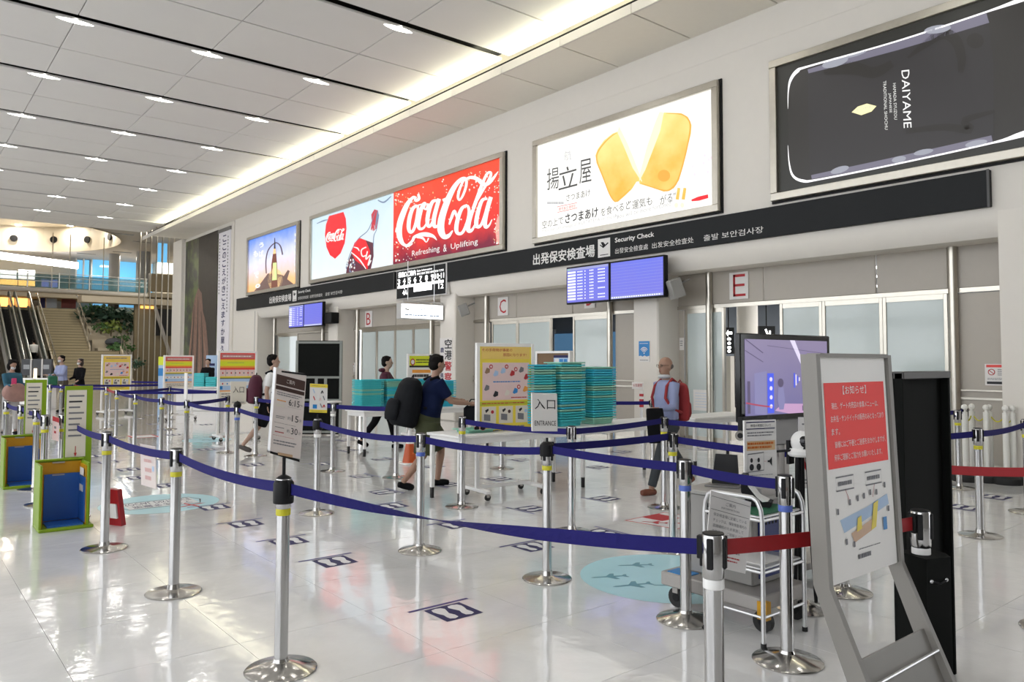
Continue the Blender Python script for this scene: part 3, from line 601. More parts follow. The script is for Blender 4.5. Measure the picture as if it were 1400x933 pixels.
bx('bracket', ALU, (Xs-.13, p0.y+.1, z1_+.05), (Xs-.09, YW+.1, z1_+.09), e)
A = sheet((Xs, p0.y, z0_), (0, p1.y-p0.y, 0), (0, 0, z1_-z0_), e, (1, 0, 0), .003)
A.text('出発保安検査場', (.26, .54), (.86, .54), .3, PBLU2); A.stroke([(.06, .72), (.13, .6), (.18, .55)], [.02, .05, .02], INK, 'aeroplane', sub=1); A.stroke([(.05, .58), (.2, .62)], .03, INK, 'aeroplane', sub=1); A.lines(.08, .3, .95, .15, 1, PBLU, fill=.6)
A.done()
# --- flight information displays
FL = gradlit('flight_screen', (.16, .16, .72), (.12, .16, .80), 2.8, 3.8, .75, 1.2); FL2 = lit('flight_screen_grey', (.30, .32, .62), .8); FT = lit('flight_text', (.85, .87, 1), .9); FTG = lit('flight_text_green', (.3, .8, .3), .8)
def fids(P, mid, Y, label, rows=10, back=.18):
    tl, tr, br, bl = [wal(*q, Y) for q in P]
    e = empty('flight_display', bl, label=label, cat='display')
    zt_, zb_ = (tl.z+tr.z)/2, (bl.z+br.z)/2; x0, x1 = bl.x, (tr.x+br.x)/2; xm = wal(mid, P[0][1], Y).x
    for (a, b) in ((x0, xm), (xm, x1)):
        bx('screen_housing', BLACK, (a+.004, Y, zb_), (b-.004, Y+.11, zt_), e, bev=.01)
        s_ = bx('screen', FL, (a+.035, Y-.004, zb_+.035), (b-.035, Y+.01, zt_-.035), e)
    A = Art(lambda u, v, l: V((x0+.035+u*(xm-x0-.07), Y-.004-l, zb_+.035+v*(zt_-zb_-.07))), e, .003)
    A.rect(0, .93, 1, 1, FL2, 'header'); A.rect(.02, .945, .08, .985, FTG, 'icon')
    for i in range(rows):
        y = .86-i*.087; A.rect(.02, y-.01, .22, y+.045, FT, 'airline_mark')
        for j, (u, w_) in enumerate(((.26, .16), (.44, .06), (.56, .12), (.76, .2))):
            if j == 3 and i in (5, 7): continue
            for k in range(int(w_/.035)): A.rect(u+k*.035, y, u+k*.035+.024, y+.035, FT, 'flight_entry')
    A.done()
    A = Art(lambda u, v, l: V((xm+.035+u*(x1-xm-.07), Y-.004-l, zb_+.035+v*(zt_-zb_-.07))), e, .003)
    for i in range(11): A.rect(.0, .1+i*.08, 1, .105+i*.08, FL2, 'row_line')
    A.rect(0, 0, 1, .07, FL2, 'footer', 1)
    for k in range(22): A.rect(.02+k*.043, .02, .045+k*.043, .05, FT, 'footer_text', 2)
    A.done()
    MB().box((x0+(x1-x0)*.3, Y+.11, zb_+.1), (x0+(x1-x0)*.34, YW+.06, zb_+.16)).box((x0+(x1-x0)*.7, Y+.11, zb_+.1), (x0+(x1-x0)*.74, YW+.06, zb_+.16)).build('bracket', DGREY, e, True)
    return e
fids([(769, 367), (907, 348), (910.5, 404.5), (774, 418)], 833.5, 10.98, 'twin flight display below the sign band between letters D and E')
fids([(392, 419.5), (440, 411.5), (442, 444.8), (394.5, 450.2)], 415.5, 10.98, 'smaller far twin flight display under the sunset board')
a = wal(443, 443, 11.1); b = wal(455, 427, 11.1); tag(bx('display_back', BLACK, (a.x, 11.05, a.z), (b.x, 11.33, b.z), bev=.02), 'black box fixed to the beam just right of the far flight display', 'display')
# --- loudspeakers / floodlights
def wallbox(px, py, Y, w_, h_, label, rz, tilt=.35):
    c = wal(px, py, Y); e = empty('wall_speaker', c, rz, label, 'speaker')
    MB().box((-w_/2, -.12, -h_/2), (w_/2, .12, h_/2), .02, Matrix.Rotation(tilt, 4, 'X')).build('housing', mat('speaker_grey', (.42, .41, .39), .5), e)
    MB().tube([(0, .1, .1), (0, .28, .18)], .02, 8).build('bracket', DGREY, e)
wallbox(923, 395, 11.15, .26, .36, 'grey wall speaker beside the right end of the nearer flight display', -.5)
wallbox(634, 424, 11.15, .18, .30, 'tilted grey wall speaker high on the column left of letter C', -.6)
# --- notices on walls and doors
def notice(name, px0, py0, px1, py1, Y, label, art, base=PAPER, cat='notice', th=.012):
    a = wal(px0, py1, Y); b = wal(px1, py0, Y); e = empty(name, (a.x, Y, a.z), label=label, cat=cat)
    bx('sheet', base, (a.x, Y, a.z), (b.x, Y+th, b.z), e); A = sheet((a.x, Y, a.z), (b.x-a.x, 0, 0), (0, 0, b.z-a.z), e, (0, -1, 0), .002); art(A); A.done(); return e
def nosmoke(A):
    A.rect(.05, .84, .95, .96, PRED, 'heading'); A.ell(.22, .62, .12, .15, INKR, 'prohibition_ring'); A.ell(.22, .62, .09, .115, PAPER, 'prohibition_ring', l=2); A.stroke([(.13, .72), (.31, .52)], .03, INKR, 'prohibition_bar', 3, sub=1)
    A.lines(.42, .78, .95, .45, 4, INKG); A.lines(.08, .36, .95, .24, 2, INKG); A.rect(.06, .06, .95, .18, INK, 'footer')
notice('notice', 1347, 498, 1388.5, 527, YG-.0, 'white and red no entry style notice on the rightmost beige panel', nosmoke)
def wifi(A):
    A.rect(0, .16, 1, 1, PBLU2, 'blue_field')
    for i, r_ in enumerate((.38, .27, .16)): A.stroke([(.5+r_*cos(t)*1.0, .42+r_*.72*sin(t)) for t in [radians(35+11*k) for k in range(11)]], .045, PAPER, 'wifi_arc', 2, sub=1)
    A.ell(.5, .42, .05, .04, PAPER, 'wifi_dot', l=2); A.lines(.1, .92, .9, .86, 1, PAPER, l=2); A.poly([(0, .16), (0, .27), (.2, .3), (.35, .25), (.55, .31), (.75, .25), (1, .3), (1, .16)], PAPER, 'wave', 2); A.lines(.1, .12, .9, .04, 1, INKG)
notice('wifi_sign', 873.5, 466.5, 888, 495, YW+.04, 'small blue sign with white wireless waves on the column', wifi, cat='sign')
def keisatsu(A):
    for i, (c, m) in enumerate(zip('空港警察', (INK, INK, INKR, INKR))): A.text(c, (.42, .77-i*.245), (.98, .77-i*.245), .2, m, bold=True)
    for i, c in enumerate('鹿児島県'): A.text(c, (.06, .68-i*.19), (.34, .68-i*.19), .11, PNAVY, bold=True)
notice('banner', 601, 462, 618, 524, YW+.04, 'white column banner with black and red brush characters', keisatsu, cat='banner')
def tinyred(A): A.rect(.2, .8, .8, .9, INKR, 'heading'); A.lines(.15, .65, .85, .2, 3, INKG)
notice('notice', 475.5, 496, 486, 512, YG, 'little notice with red heading left of the row of frosted gate B doors', tinyred)
notice('notice', 929, 462, 934.5, 479, YG, 'tiny white notice on the narrow panel right of the wifi column', lambda A: A.lines(.15, .8, .85, .3, 3, INKG))
def bluenote(A):
    for i in range(3): A.rect(.1, .12+i*.28, .9, .32+i*.28, PNAVY, 'blue_line')
notice('notice', 640.5, 492, 646, 510, YG, 'small notice with dark blue bars left of the yellow rolling sign', bluenote)
notice('notice', 757, 486, 777, 503, 9.285, 'blue information sheet on the brown screen behind the tray stacks', lambda A: (A.rect(0, .8, 1, 1, PNAVY, 'heading'), A.rect(.08, .45, .35, .75, PAPER, 'picture'), A.rect(.4, .35, .65, .7, PBLU2, 'picture'), A.rect(.7, .35, .92, .7, PBLU2, 'picture')), PBLU)
notice('notice', 948, 534, 976, 561, YG, 'blank white sheet on the frosted door behind the man with the red backpack', lambda A: A.lines(.1, .9, .9, .1, 6, PBLU, fill=.15))
notice('notice', 864, 523, 879.5, 532, YW+.04, 'white strip notice with red characters low on the wifi column', lambda A: A.text('火気厳禁', (.1, .3), (.9, .3), .5, INKR))
# --- tree mural and exhibition banner at the far end
def mural_mat():
    m = bpy.data.materials.new('forest_mural'); m.use_nodes = True; nt = m.node_tree; b = nt.nodes['Principled BSDF']; L = nt.links; b.inputs['Roughness'].default_value = .35
    g = nt.nodes.new('ShaderNodeNewGeometry'); n = nt.nodes.new('ShaderNodeTexNoise'); n.inputs['Scale'].default_value = 2.; n.inputs['Detail'].default_value = 9; L.new(g.outputs['Position'], n.inputs['Vector'])
    r = nt.nodes.new('ShaderNodeValToRGB'); r.color_ramp.elements[0].position = .42; r.color_ramp.elements[0].color = (.02, .022, .014, 1); r.color_ramp.elements[1].position = .68; r.color_ramp.elements[1].color = (.11, .15, .035, 1)
    L.new(n.outputs['Fac'], r.inputs[0]); L.new(r.outputs[0], b.inputs['Base Color']); return m
BARK = mat('mural_bark', (.20, .115, .085), .5, var=.5, scale=6); BARKD = mat('mural_dark_trunk', (.035, .028, .022), .5, var=.4, scale=5); BARKL = mat('mural_light_bark', (.30, .17, .12), .5, var=.4, scale=9)
e = empty('forest_mural', (-39.05, YW, 0), label='tall wall photograph of an old giant tree trunk in a forest', cat='mural')
bx('mural_panel', mural_mat(), (-39.0, YW-.03, .3), (-34.35, YW, 7.33), e); bx('frame', WHITE, (-39.12, YW-.05, .2), (-39.0, YW, 7.42), e); bx('frame', WHITE, (-39.12, YW-.05, 7.33), (-34.3, YW, 7.42), e)
A = Art(lambda u, v, l: V((-39.0+u*4.65, YW-.03-l, .3+v*7.03)), e, .003)
A.poly([(.42, 1), (1, 1), (1, 0), (.8, 0), (.55, .3), (.45, .6)], BARKD, 'dark_trunk'); A.poly([(.02, 0), (.15, .18), (.22, .34), (.27, .52), (.34, .60), (.44, .66), (.55, .62), (.60, .50), (.70, .42), (.76, .3), (.82, .14), (.95, 0)], BARK, 'giant_trunk', 2)
for k, (a, b, c) in enumerate(((.10, .27, .46), (.2, .33, .55), (.32, .37, .40), (.42, .44, .6), (.52, .48, .45), (.64, .55, .5), (.78, .62, .36))): A.stroke([(a, 0), ((a+b)/2+.02, c/2), (b, c)], [.05, .035, .01], BARKL if k % 2 == 0 else BARKD, 'root_ridge', 3)
A.done()
e = empty('exhibition_banner', (-34.3, YW, 1), label='narrow white hanging banner covered in dark vertical writing', cat='banner')
bx('cloth', mat('banner_cloth', (.74, .72, .76), .6, var=.03), (-34.25, YW-.03, .8), (-32.75, YW, 7.15), e); bx('rod', DGREY, (-34.28, YW-.06, 7.15), (-32.72, YW, 7.3), e)
A = Art(lambda u, v, l: V((-34.25+u*1.5, YW-.03-l, .8+v*6.35)), e, .003)
for i, c in enumerate('ここのこえがきこえますか屋久島展'): A.text(c, (.36, .93-i*.058), (.66, .93-i*.058), .044, PNAVY, bold=True)
for u, s_ in ((.1, .45), (.8, .6)):
    for i in range(int(40*s_)): A.rect(u-.03, .95-i*.022, u+.04, .962-i*.022, INKG, 'small_characters')
A.ell(.5, .02, .2, .03, PBLU2, 'emblem', 16)
A.done()
# ================= FAR ATRIUM =================
TAN = mat('tan_stair', (.36, .31, .20), .5, var=.06); TAND = mat('tan_nosing', (.16, .13, .08), .5); BEI = mat('atrium_beige', (.52, .46, .36), .6, var=.03); ACEIL = mat('atrium_ceiling', (.42, .40, .39), .7, var=.03)
DK = mat('escalator_dark', (.012, .012, .013), .5); GLS = mat('balustrade_glass', (.30, .36, .33), .08, alpha=.55, var=0); BLUEG = mat('blue_window_glass', (.05, .3, .6), .05, emis=.5, var=.25, scale=.7, ecol=(.14, .38, .62))
BRN = mat('brown_panel', (.20, .16, .095), .45, var=.12, scale=1.5); AGL = mat('aqua_glass', (.12, .35, .42), .08, alpha=.55, var=0)
ZA = 10.5; OC = (-65., 6.); OR = (9., 7.7)
e = MB(); n = 48; ring = [(OC[0]+OR[0]*cos(2*pi*i/n), OC[1]+OR[1]*sin(2*pi*i/n)) for i in range(n)]
def sq(i):
    t = 2*pi*i/n; c, s = cos(t), sin(t); k = 1/max(abs(c), abs(s)); x = OC[0]+(24.6 if c > 0 else 14)*c*k; y = OC[1]+20*s*k; return (x, y)
outer = [sq(i) for i in range(n)]
e.add([(x, y, ZA) for x, y in ring]+[(x, y, ZA) for x, y in outer], [(i, (i+1) % n, n+(i+1) % n, n+i) for i in range(n)])
ac = struct(e.build('ceiling_atrium', ACEIL, sm=False))
e = MB(); e.add([(x, y, ZA-.05) for x, y in ring]+[(x, y, ZA+2.0) for x, y in ring]+[(OC[0]+(x-OC[0])*1.012, OC[1]+(y-OC[1])*1.012, ZA-.05) for x, y in ring], [(i, (i+1) % n, n+(i+1) % n, n+i) for i in range(n)]+[(i, (i+1) % n, 2*n+(i+1) % n, 2*n+i) for i in range(n)]+[tuple(range(n, 2*n))])
e.build('dome_recess', BEI, ac, sm=False)
for px, py in ((19, 326), (74, 328), (120, 328), (151, 324)):
    r_ = ray(px, py); best = None
    for i in range(400):
        p = CAM+r_*(50+i*.1)
        if p.z > ZA and ((p.x-OC[0])/OR[0])**2+((p.y-OC[1])/OR[1])**2 > .985: best = p; break
    if best: d_ = V((OC[0]-best.x, OC[1]-best.y, 0)).normalized(); MB().tube([best, best+d_*.12], .28, 14).build('air_nozzle', BLACK, ac, True)
for t, nm_ in ((2.30, 'middle'), (1.75, 'rightmost'), (2.85, 'leftmost')):
    x, y = OC[0]+OR[0]*.93*cos(t), OC[1]+OR[1]*.93*sin(t)
    o = bx('dome_lamp', LAMP_GLOW, (x-.2, y-.2, ZA+1.93), (x+.2, y+.2, ZA+1.99)); tag(o, nm_+' recessed lamp washing the wall of the round ceiling dome', 'light', 'dome lamps')
    area('dome_light', (x, y, ZA+1.9), .3, .3, 90, (1, .93, .8))
for i, (px, py) in enumerate([(26, 298), (110, 309), (168, 320), (173, 315), (195, 331), (167, 345), (118, 347), (57, 346)]):
    p = flr(px, py, ZA); o = bx('ceiling_vent', DGREY, (p.x-.12, p.y-.7, ZA-.03), (p.x+.12, p.y+.7, ZA)); tag(o, 'thin dark slot vent in the atrium ceiling, %s in order round the dome' % ORDS[i], 'vent', 'slot vents around the dome')
for x, y in ((-48, 2), (-48, 10), (-56, 16), (-72, 16), (-70, -4)): area('atrium_fill', (x, y, ZA-.1), 1.2, 1.2, 170, (1, .93, .8))  # added area lights that fill the atrium, no fixtures modelled
# upper floor (2F) and its back wall, shop glow
F2 = 4.95
struct(MB().box((-78, -8, F2-.4), (-58, 24, F2)).build('floor_upper', TAN)); struct(MB().box((-78, -8, 0), (-77.5, 24, ZA)).build('wall_far', BEI))
struct(MB().box((-66, -8, 7.0-.35), (-76.5, 24, 7.0)).build('floor_top', BEI))
SHO = mat('shop_orange', (.9, .3, .05), .4, emis=1.5, var=.5, scale=1.2, ecol=(.95, .42, .10)); SHY = mat('shop_yellow_sign', (1, .6, .1), .4, emis=1.4, var=0, ecol=(1., .62, .16)); SHW = mat('shop_white_sign', (1, 1, 1), .4, emis=1.5, var=0, ecol=(.92, 1, .93)); STW = mat('light_strip', (1, 1, 1), .4, emis=3, var=0)
def farrect(name, px0, py0, px1, py1, X_, m, label, cat, group=None, th=.15):
    a = xpl(px0, py1, X_); b = xpl(px1, py0, X_); o = bx(name, m, (X_-th, a.y, a.z), (X_, b.y, b.z)); return tag(o, label, cat, group)
farrect('shop', 0, 403, 42, 424, -66, SHO, 'glowing orange shop front under the footbridge at the far left', 'shop')
farrect('shop_sign', 0, 383, 24, 391, -74, SHY, 'yellow lit menu strip above the footbridge, left half', 'sign'); farrect('shop_sign', 25, 384, 48, 392, -74, SHY, 'yellow lit menu strip above the footbridge, right half', 'sign')
farrect('shop_sign', 0, 370, 23, 380, -74, SHW, 'pale white lit shop sign, left of the pair over the menu strips', 'sign'); farrect('shop_sign', 25, 370, 48, 381, -74, SHW, 'pale white lit shop sign, right of the pair over the menu strips', 'sign')
farrect('flight_display', 57, 383, 67, 394, -70, lit('far_screen', (.35, .35, .95), .9), 'tiny distant violet flight screen above the footbridge, left one', 'display'); farrect('flight_display', 69, 383, 79, 394, -70, lit('far_screen', (.35, .35, .95), .9), 'tiny distant violet flight screen above the footbridge, right one', 'display')
a = xpl(-60, 350, -72); b = xpl(107, 366, -72); o = MB().prism([(-72, a.y, a.z+.2), (-72, b.y, b.z-.1), (-72, b.y, b.z+.42), (-72, a.y, a.z+.75)], (-.3, 0, 0)).build('cornice_light', STW); tag(o, 'long bright white light strip above the far upper shops', 'light')
farrect('dark_wall', 0, 380, 103, 402, -75.5, mat('upper_back', (.12, .115, .10), .6), 'dark shop interior behind the glass railing', 'shop')
farrect('travel_poster', 63, 407, 78, 421, -63, mat('poster_pale_blue', (.42, .47, .58), .5), 'pale blue panel standing at the head of the stairs', 'poster'); farrect('travel_poster', 55, 405, 62, 421, -63, PNAVY, 'dark blue panel beside the pale panel at the head of the stairs', 'poster')
farrect('shop_shelf', 84, 407, 104, 421, -63, mat('shop_maroon', (.22, .05, .05), .6, var=.4, scale=2), 'dark red shelf display at the head of the stairs', 'shelf')
# blue windows with round columns
wn = empty('window_2', (-76, 12, 7)); wn['kind'] = 'structure'
for i, (p0, p1) in enumerate(((104, 113), (114, 122), (125, 152), (158, 186), (190, 210), (212, 240))): a = xpl(p0, 404, -76); b = xpl(p1, 356, -76); bx('pane', BLUEG, (-76.1, a.y, a.z), (-76, b.y, b.z), wn); bx('mullion', ALU, (-76, a.y-.12, a.z-.1), (-75.9, a.y, b.z+.1), wn)
for i, (px, r_, lb) in enumerate(((156, .42, 'a'), (196, .55, 'b'))):
    c = xpl(px, 380, -71+i*3); struct(MB().tube([(c.x, c.y, 0), (c.x, c.y, ZA)], r_, 20).build('column_far', mat('grey_column', (.30, .31, .33), .4)))
farrect('lower_window', 127, 413, 150, 420, -75, BLUEG, 'light blue window low behind the planting', 'window'); farrect('lower_window', 160, 414, 183, 420, -75, BLUEG, 'second light blue window behind the planting, right of the first', 'window')
g_ = empty('window_3', (-43, 14, 0)); g_['kind'] = 'structure'
for i, (p0, p1) in enumerate(((214, 221), (222, 229))): a = xpl(p0, 372, -62); b = xpl(p1, 328, -62); bx('pane', BLUEG, (-62.05, a.y, a.z), (-62, b.y, b.z+1.5), g_)
# footbridge with tube edge, glass railing and hanging rods
XB = -62
fb = empty('footbridge', (XB, 6, 5.9), label='pale footbridge crossing above the stairs with a glass railing', cat='bridge')
ya, yb = -6, xpl(201, 405, XB).y
bx('deck', BEI, (XB-2.2, ya, 5.95), (XB, yb, 6.25), fb); MB().tube([(XB+.05, ya, 6.42), (XB+.05, yb, 6.42)], .16, 14).build('edge_tube', mat('bridge_tube', (.58, .55, .52), .35), fb, True)
bx('railing_glass', AGL, (XB+.05, ya, 6.6), (XB+.07, yb, 7.55), fb)
for k, z in enumerate((7.65, 7.35, 7.05)): MB().tube([(XB+.1, ya, z), (XB+.1, yb, z)], .025, 6).build('rail', ALU, fb, True)
for i in range(11): y = yb-.1-i*1.9; MB().tube([(XB+.08, y, 6.4), (XB+.08, y, 7.7)], .04, 8).build('railing_post', ALU, fb, True)
for px in (94, 140, 70): y = xpl(px, 400, XB).y; MB().tube([(XB+.1, y, 6.4), (XB+.1, y, ZA)], .03, 6).build('hanging_rod', STEEL, fb, True)
# stairs
st = empty('staircase', (-54, 8, 0), label='wide tan staircase rising to the upper floor beyond the hall', cat='stairs')
N = 28; rise, run = F2/N, .29; XT = -58
yl, yr, yr2 = xpl(50, 421, XT).y, xpl(105, 421, XT).y, xpl(133, 471, -53).y+.2
for i in range(N):
    z = F2-i*rise; x = XT+(i+1)*run + (1.0 if i >= 15 else 0); s_ = bx('step', TAN, (x-run-.3-(1.0 if i == 15 else 0), yl, z-rise-.35), (x, yr if i < 15 else yr2+.9, z-rise), st); bx('nosing', TAND, (x-.005, yl+.02, z-rise-.035), (x+.012, (yr if i < 15 else yr2+.9)-.02, z-rise-.005), s_)
for (x0, z0, x1, z1, y) in ((XT, F2, XT+15*run, F2-15*rise, yr), (XT+16*run+1, F2-15*rise, XT+28*run+1, .1, yr2+.95), (XT, F2, XT+28*run+1, .1, yl)):
    MB().prism([(x0, y, z0-.3), (x1, y, z1-.3), (x1, y, z1+.12), (x0, y, z0+.12)], (0, .08, 0)).build('stringer', BEI, st, True)
    MB().tube([(x0-.3, y, z0+.95), (x0, y, z0+.95), (x1, y, z1+.95), (x1+.3, y, z1+.9)], .035, 8).build('handrail', CHROME, st, True)
    for k in range(6): t = (k+.5)/6; x = x0+(x1-x0)*t; z = z0+(z1-z0)*t; MB().tube([(x, y+.02, z), (x, y+.02, z+.95)], .022, 6).build('baluster', STEEL, st, True)
# escalators
def escal(pl, pr, label):
    y0, y1 = xpl(pl, 421, XT).y, xpl(pr, 421, XT).y
    e = empty('escalator', (-54, (y0+y1)/2, 0), label=label, cat='escalator')
    for i in range(24):
        z = F2-i*(F2/24); x = XT+i*.36; bx('step', DK, (x, y0, z-.45), (x+.4, y1, z-.2), e)
    X1 = XT+24*.36
    for y in (y0-.12, y1+.04):
        MB().prism([(XT-.5, y, F2-.5), (X1, y, -.2), (X1+.8, y, 0), (X1+.8, y, .25), (X1, y, .35), (XT, y, F2+.1), (XT-.5, y, F2+.1)], (0, .08, 0)).build('skirt', GREYM, e, True)
        MB().prism([(XT-.4, y+.03, F2+.1), (X1, y+.03, .35), (X1+.7, y+.03, .25), (X1+.8, y+.03, .9), (X1, y+.03, 1.15), (XT, y+.03, F2+.95), (XT-.4, y+.03, F2+.95)], (0, .03, 0)).build('balustrade_glass', GLS, e, True)
        MB().tube([(XT-.6, y+.04, F2+.7), (XT-.4, y+.04, F2+.97), (XT, y+.04, F2+.97), (X1, y+.04, 1.18), (X1+.7, y+.04, .95), (X1+.85, y+.04, .6)], .05, 8).build('handrail', mat('escalator_rail', (.35, .37, .36), .25, .4), e, True)
    return e
escal(22, 37, 'right-hand dark escalator directly beside the tan staircase'); escal(-3, 10, 'dark escalator further left, cut by the photograph edge')
a = xpl(40, 421, XT); bx('divider', BEI, (XT, a.y-.1, 0), (XT+9.2, a.y+.05, .5)); tag(bpy.data.objects['divider'], 'low beige divider between escalator and staircase', 'wall')
# stepped planter with greenery
pl_ = empty('planter', (-53, 12.5, 0), label='stepped beige planter filling the corner right of the staircase', cat='planter')
LEAF = mat('leaf_green', (.045, .12, .03), .5, var=.5, scale=9); LEAFD = mat('leaf_dark', (.018, .055, .03), .5, var=.5, scale=9); LEAFY = mat('leaf_yellow_green', (.18, .24, .05), .5, var=.4, scale=9)
for i, (px0, px1, py, X_) in enumerate(((112, 178, 432, -57), (118, 178, 444, -56), (126, 178, 463, -55), (134, 178, 474, -54))):
    a = xpl(px0, py, X_); b = xpl(px1, py, X_); bx('tier', BEI, (X_-1.2, a.y, 0), (X_, b.y, a.z-.1), pl_)
def shrub(px, py, X_, r_, m, label, n=150, flat=.6):
    c = xpl(px, py, X_); e = empty('shrub', c, label=label, cat='shrub'); mb = MB(); q = random.Random(px)
    for i in range(n):
        d = V((q.gauss(0, 1), q.gauss(0, 1), q.gauss(0, 1))).normalized()*r_*(.5+.5*q.random()); d.z *= flat; d.z = abs(d.z)*.9 if q.random() < .7 else d.z*.5
        u = V((q.gauss(0, 1), q.gauss(0, 1), q.gauss(0, .6))).normalized()*r_*.28; v = d.cross(u).normalized()*r_*.08
        mb.add([d-v*.2, d+u*.5-v, d+u, d+u*.5+v], [(0, 1, 2, 3)])
    mb.build('foliage', m, e, sm=False)['kind'] = 'stuff'; MB().tube([(0, 0, -r_*.5), (0, 0, r_*.2)], .04, 6).build('stem', TAND, e); return e
shrub(140, 434, -57, 1.5, LEAFD, 'broad dark green shrub on the top tier of the planter', 260, .5); shrub(165, 436, -57.2, 1.3, LEAFD, 'dark shrub at the right end of the top planter tier', 220, .6); shrub(133, 426, -58, 1.0, LEAF, 'smaller bright shrub at the upper back of the planter', 160)
shrub(152, 450, -56, 1.0, LEAFY, 'yellow green spiky shrub on the middle planter tier', 200); shrub(138, 450, -56, .7, LEAF, 'small green shrub left on the middle planter tier'); shrub(175, 452, -56, 1.0, LEAFD, 'dark shrub at the right end of the middle planter tier')
shrub(166, 465, -55, .6, LEAF, 'low shrub with reddish tips beside the stone in the planter'); shrub(164, 478, -54, .9, LEAF, 'leafy shrub on the lowest planter tier above the rolling notice board', 220); shrub(183, 500, -50, .8, LEAFD, 'dark pot plant right of the far yellow rolling notice board')
o = MB().ell(xpl(156, 468, -54.6), (.5, .55, .28), 10, 7).build('rock', mat('rock_grey', (.12, .13, .15), .8, var=.3)); tag(o, 'rounded grey stone lying on the planter tier', 'rock')
# brown screen wall with thin steel rods
ys, ye = xpl(184, 440, -55).y, 19
struct(bx('wall_screen', BRN, (-55.3, ys, 0), (-55, ye, xpl(184, 417, -55).z))); struct(bx('trim_8', BEI, (-56, ys-3.2, xpl(200, 417, -55).z), (-54.6, ye, xpl(200, 409, -55).z)))
struct(bx('wall_screen_upper', BRN, (-55.6, xpl(206, 400, -55).y, 6.2), (-55.2, ye, 7.4))); struct(bx('trim_9', SHW, (-55.6, xpl(206, 400, -55).y+.5, 7.5), (-55.3, ye, 8.2)))
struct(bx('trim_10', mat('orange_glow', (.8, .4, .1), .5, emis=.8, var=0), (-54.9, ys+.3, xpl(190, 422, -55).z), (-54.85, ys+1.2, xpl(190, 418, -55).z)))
struct(bx('wall_dark_stair', DK, (-54.8, xpl(212, 450, -55).y, 3.2), (-54.7, ye, 5.0)))
MB_ = MB().prism([(-54.6, xpl(208, 425, -55).y, 4.9), (-54.6, xpl(236, 500, -55).y, .6), (-54.6, xpl(236, 500, -55).y, 1.3), (-54.6, xpl(208, 425, -55).y, 5.6)], (.1, 0, 0)).build('stair_rail', GREYM); tag(MB_, 'grey sloping handrail panel behind the thin steel rods', 'railing')
rs = empty('rod_screen', (-53, ys, 0), label='row of thin vertical steel rods in front of the brown wall', cat='screen')
for px in (189, 196.5, 204, 212, 220, 228.5, 236): y = xpl(px, 450, -53).y; MB().tube([(-53, y, 0), (-53, y, ZA)], .045, 6).build('rod', STEEL, rs, True)
struct(bx('wall_atrium_side', BEI, (-76, 19, 0), (-42, 19.3, ZA))); struct(bx('wall_atrium_left', BEI, (-78, -12.3, 0), (-40.3, -12, ZA)))
struct(bx('wall_end_return', WHITE, (-39.2, YW, 0), (-39.0, 19, ZA))); struct(bx('wall_above', WHITE, (-40.5, -12, 8.3), (-40.3, 19, ZA)))
struct(bx('pillar', WHITE, (wal(240, 450, YW).x, YW-.2, 0), (-39.1, YW+.3, ZS), bev=.02))
# ================= BELT POSTS AND FLOOR STICKERS =================
HP = .955
def post(x, y, label, ring='y', dome=False, hgt=HP, group=None, first={}):
    e = empty('belt_post', (x, y, 0), label=label, cat='belt post', group=group or 'chrome queue barrier posts')
    k = (ring, dome, hgt)
    if k not in first:
        base = MB().lathe([(.175, 0), (.178, .006), (.172, .012), (.06, .04 if dome else .022), (.042, .046 if dome else .03), (.036, .06)], n=28).mesh('base', CHBASE)
        pole = MB().lathe([(.0335, .03), (.0335, hgt-.12)], n=18).mesh('pole', CHROME)
        head = MB().lathe([(.036, hgt-.15), (.039, hgt-.145), (.039, hgt-.004), (.036, hgt)], n=18).mesh('head', CHROME)
        slot = MB()
        for t in range(4):
            a = t*pi/2+.35; M = Matrix.Translation((cos(a)*.037, sin(a)*.037, hgt-.06)) @ Matrix.Rotation(a, 4, 'Z'); slot.box((-.006, -.011, -.055), (.009, .011, .05), .003, M)
        slot = slot.mesh('belt_slot', BLACK)
        capm = MB().lathe([(.037, hgt-.002), (.037, hgt+.003), (.02, hgt+.006)], n=18).mesh('cap', BLACK)
        rg = MB().lathe([(.0345, hgt-.185), (.0365, hgt-.183), (.0365, hgt-.155), (.0345, hgt-.152)], n=18).mesh('ring', YEL if ring == 'y' else BLUEL if ring == 'b' else WPL)
        first[k] = [('base', base), ('pole', pole), ('head', head), ('belt_slot', slot), ('cap', capm), ('ring', rg)]
    for n_, me in first[k]:
        o = bpy.data.objects.new(n_, me); S.collection.objects.link(o); o.parent = e
    return e
P_ = {}
def addpost(k, x, y, label, **kw): P_[k] = post(x, y, label, **kw)
addpost('F4', -1.632, 2.237, 'nearest chrome belt post, joining a blue belt and a red belt', ring='w')
addpost('F3', -3.76, 1.585, 'chrome belt post carrying the tilted price board', dome=True)
addpost('F2', -5.44, 1.54, 'front chrome belt post between the price board post and the blue bag sizer')
addpost('F1', -7.05, 1.445, 'chrome belt post just right of the nearer green and blue bag sizer')
addpost('F0', -8.63, 1.461, 'chrome belt post half hidden behind the green panel of the nearer bag sizer')
addpost('Fb', -9.61, 1.53, 'chrome belt post right beside the red topped paper sign')
addpost('Fc', -9.60, 1.36, 'chrome belt post directly left of the red topped paper sign')
addpost('Fd', -10.8, 1.44, 'chrome belt post at the right edge of the farther bag sizer')
addpost('Fe', -11.98, 1.42, 'second chrome belt post from the left photograph edge')
addpost('Ff', -13.17, 1.38, 'chrome belt post at the very left edge of the photograph')
addpost('R7', -2.22, 3.665, 'blue ringed belt post in front of the chrome trolley', ring='b', dome=True)
addpost('R6', -2.95, 3.77, 'blue ringed belt post beside the vented grey cabinet', ring='b', dome=True)
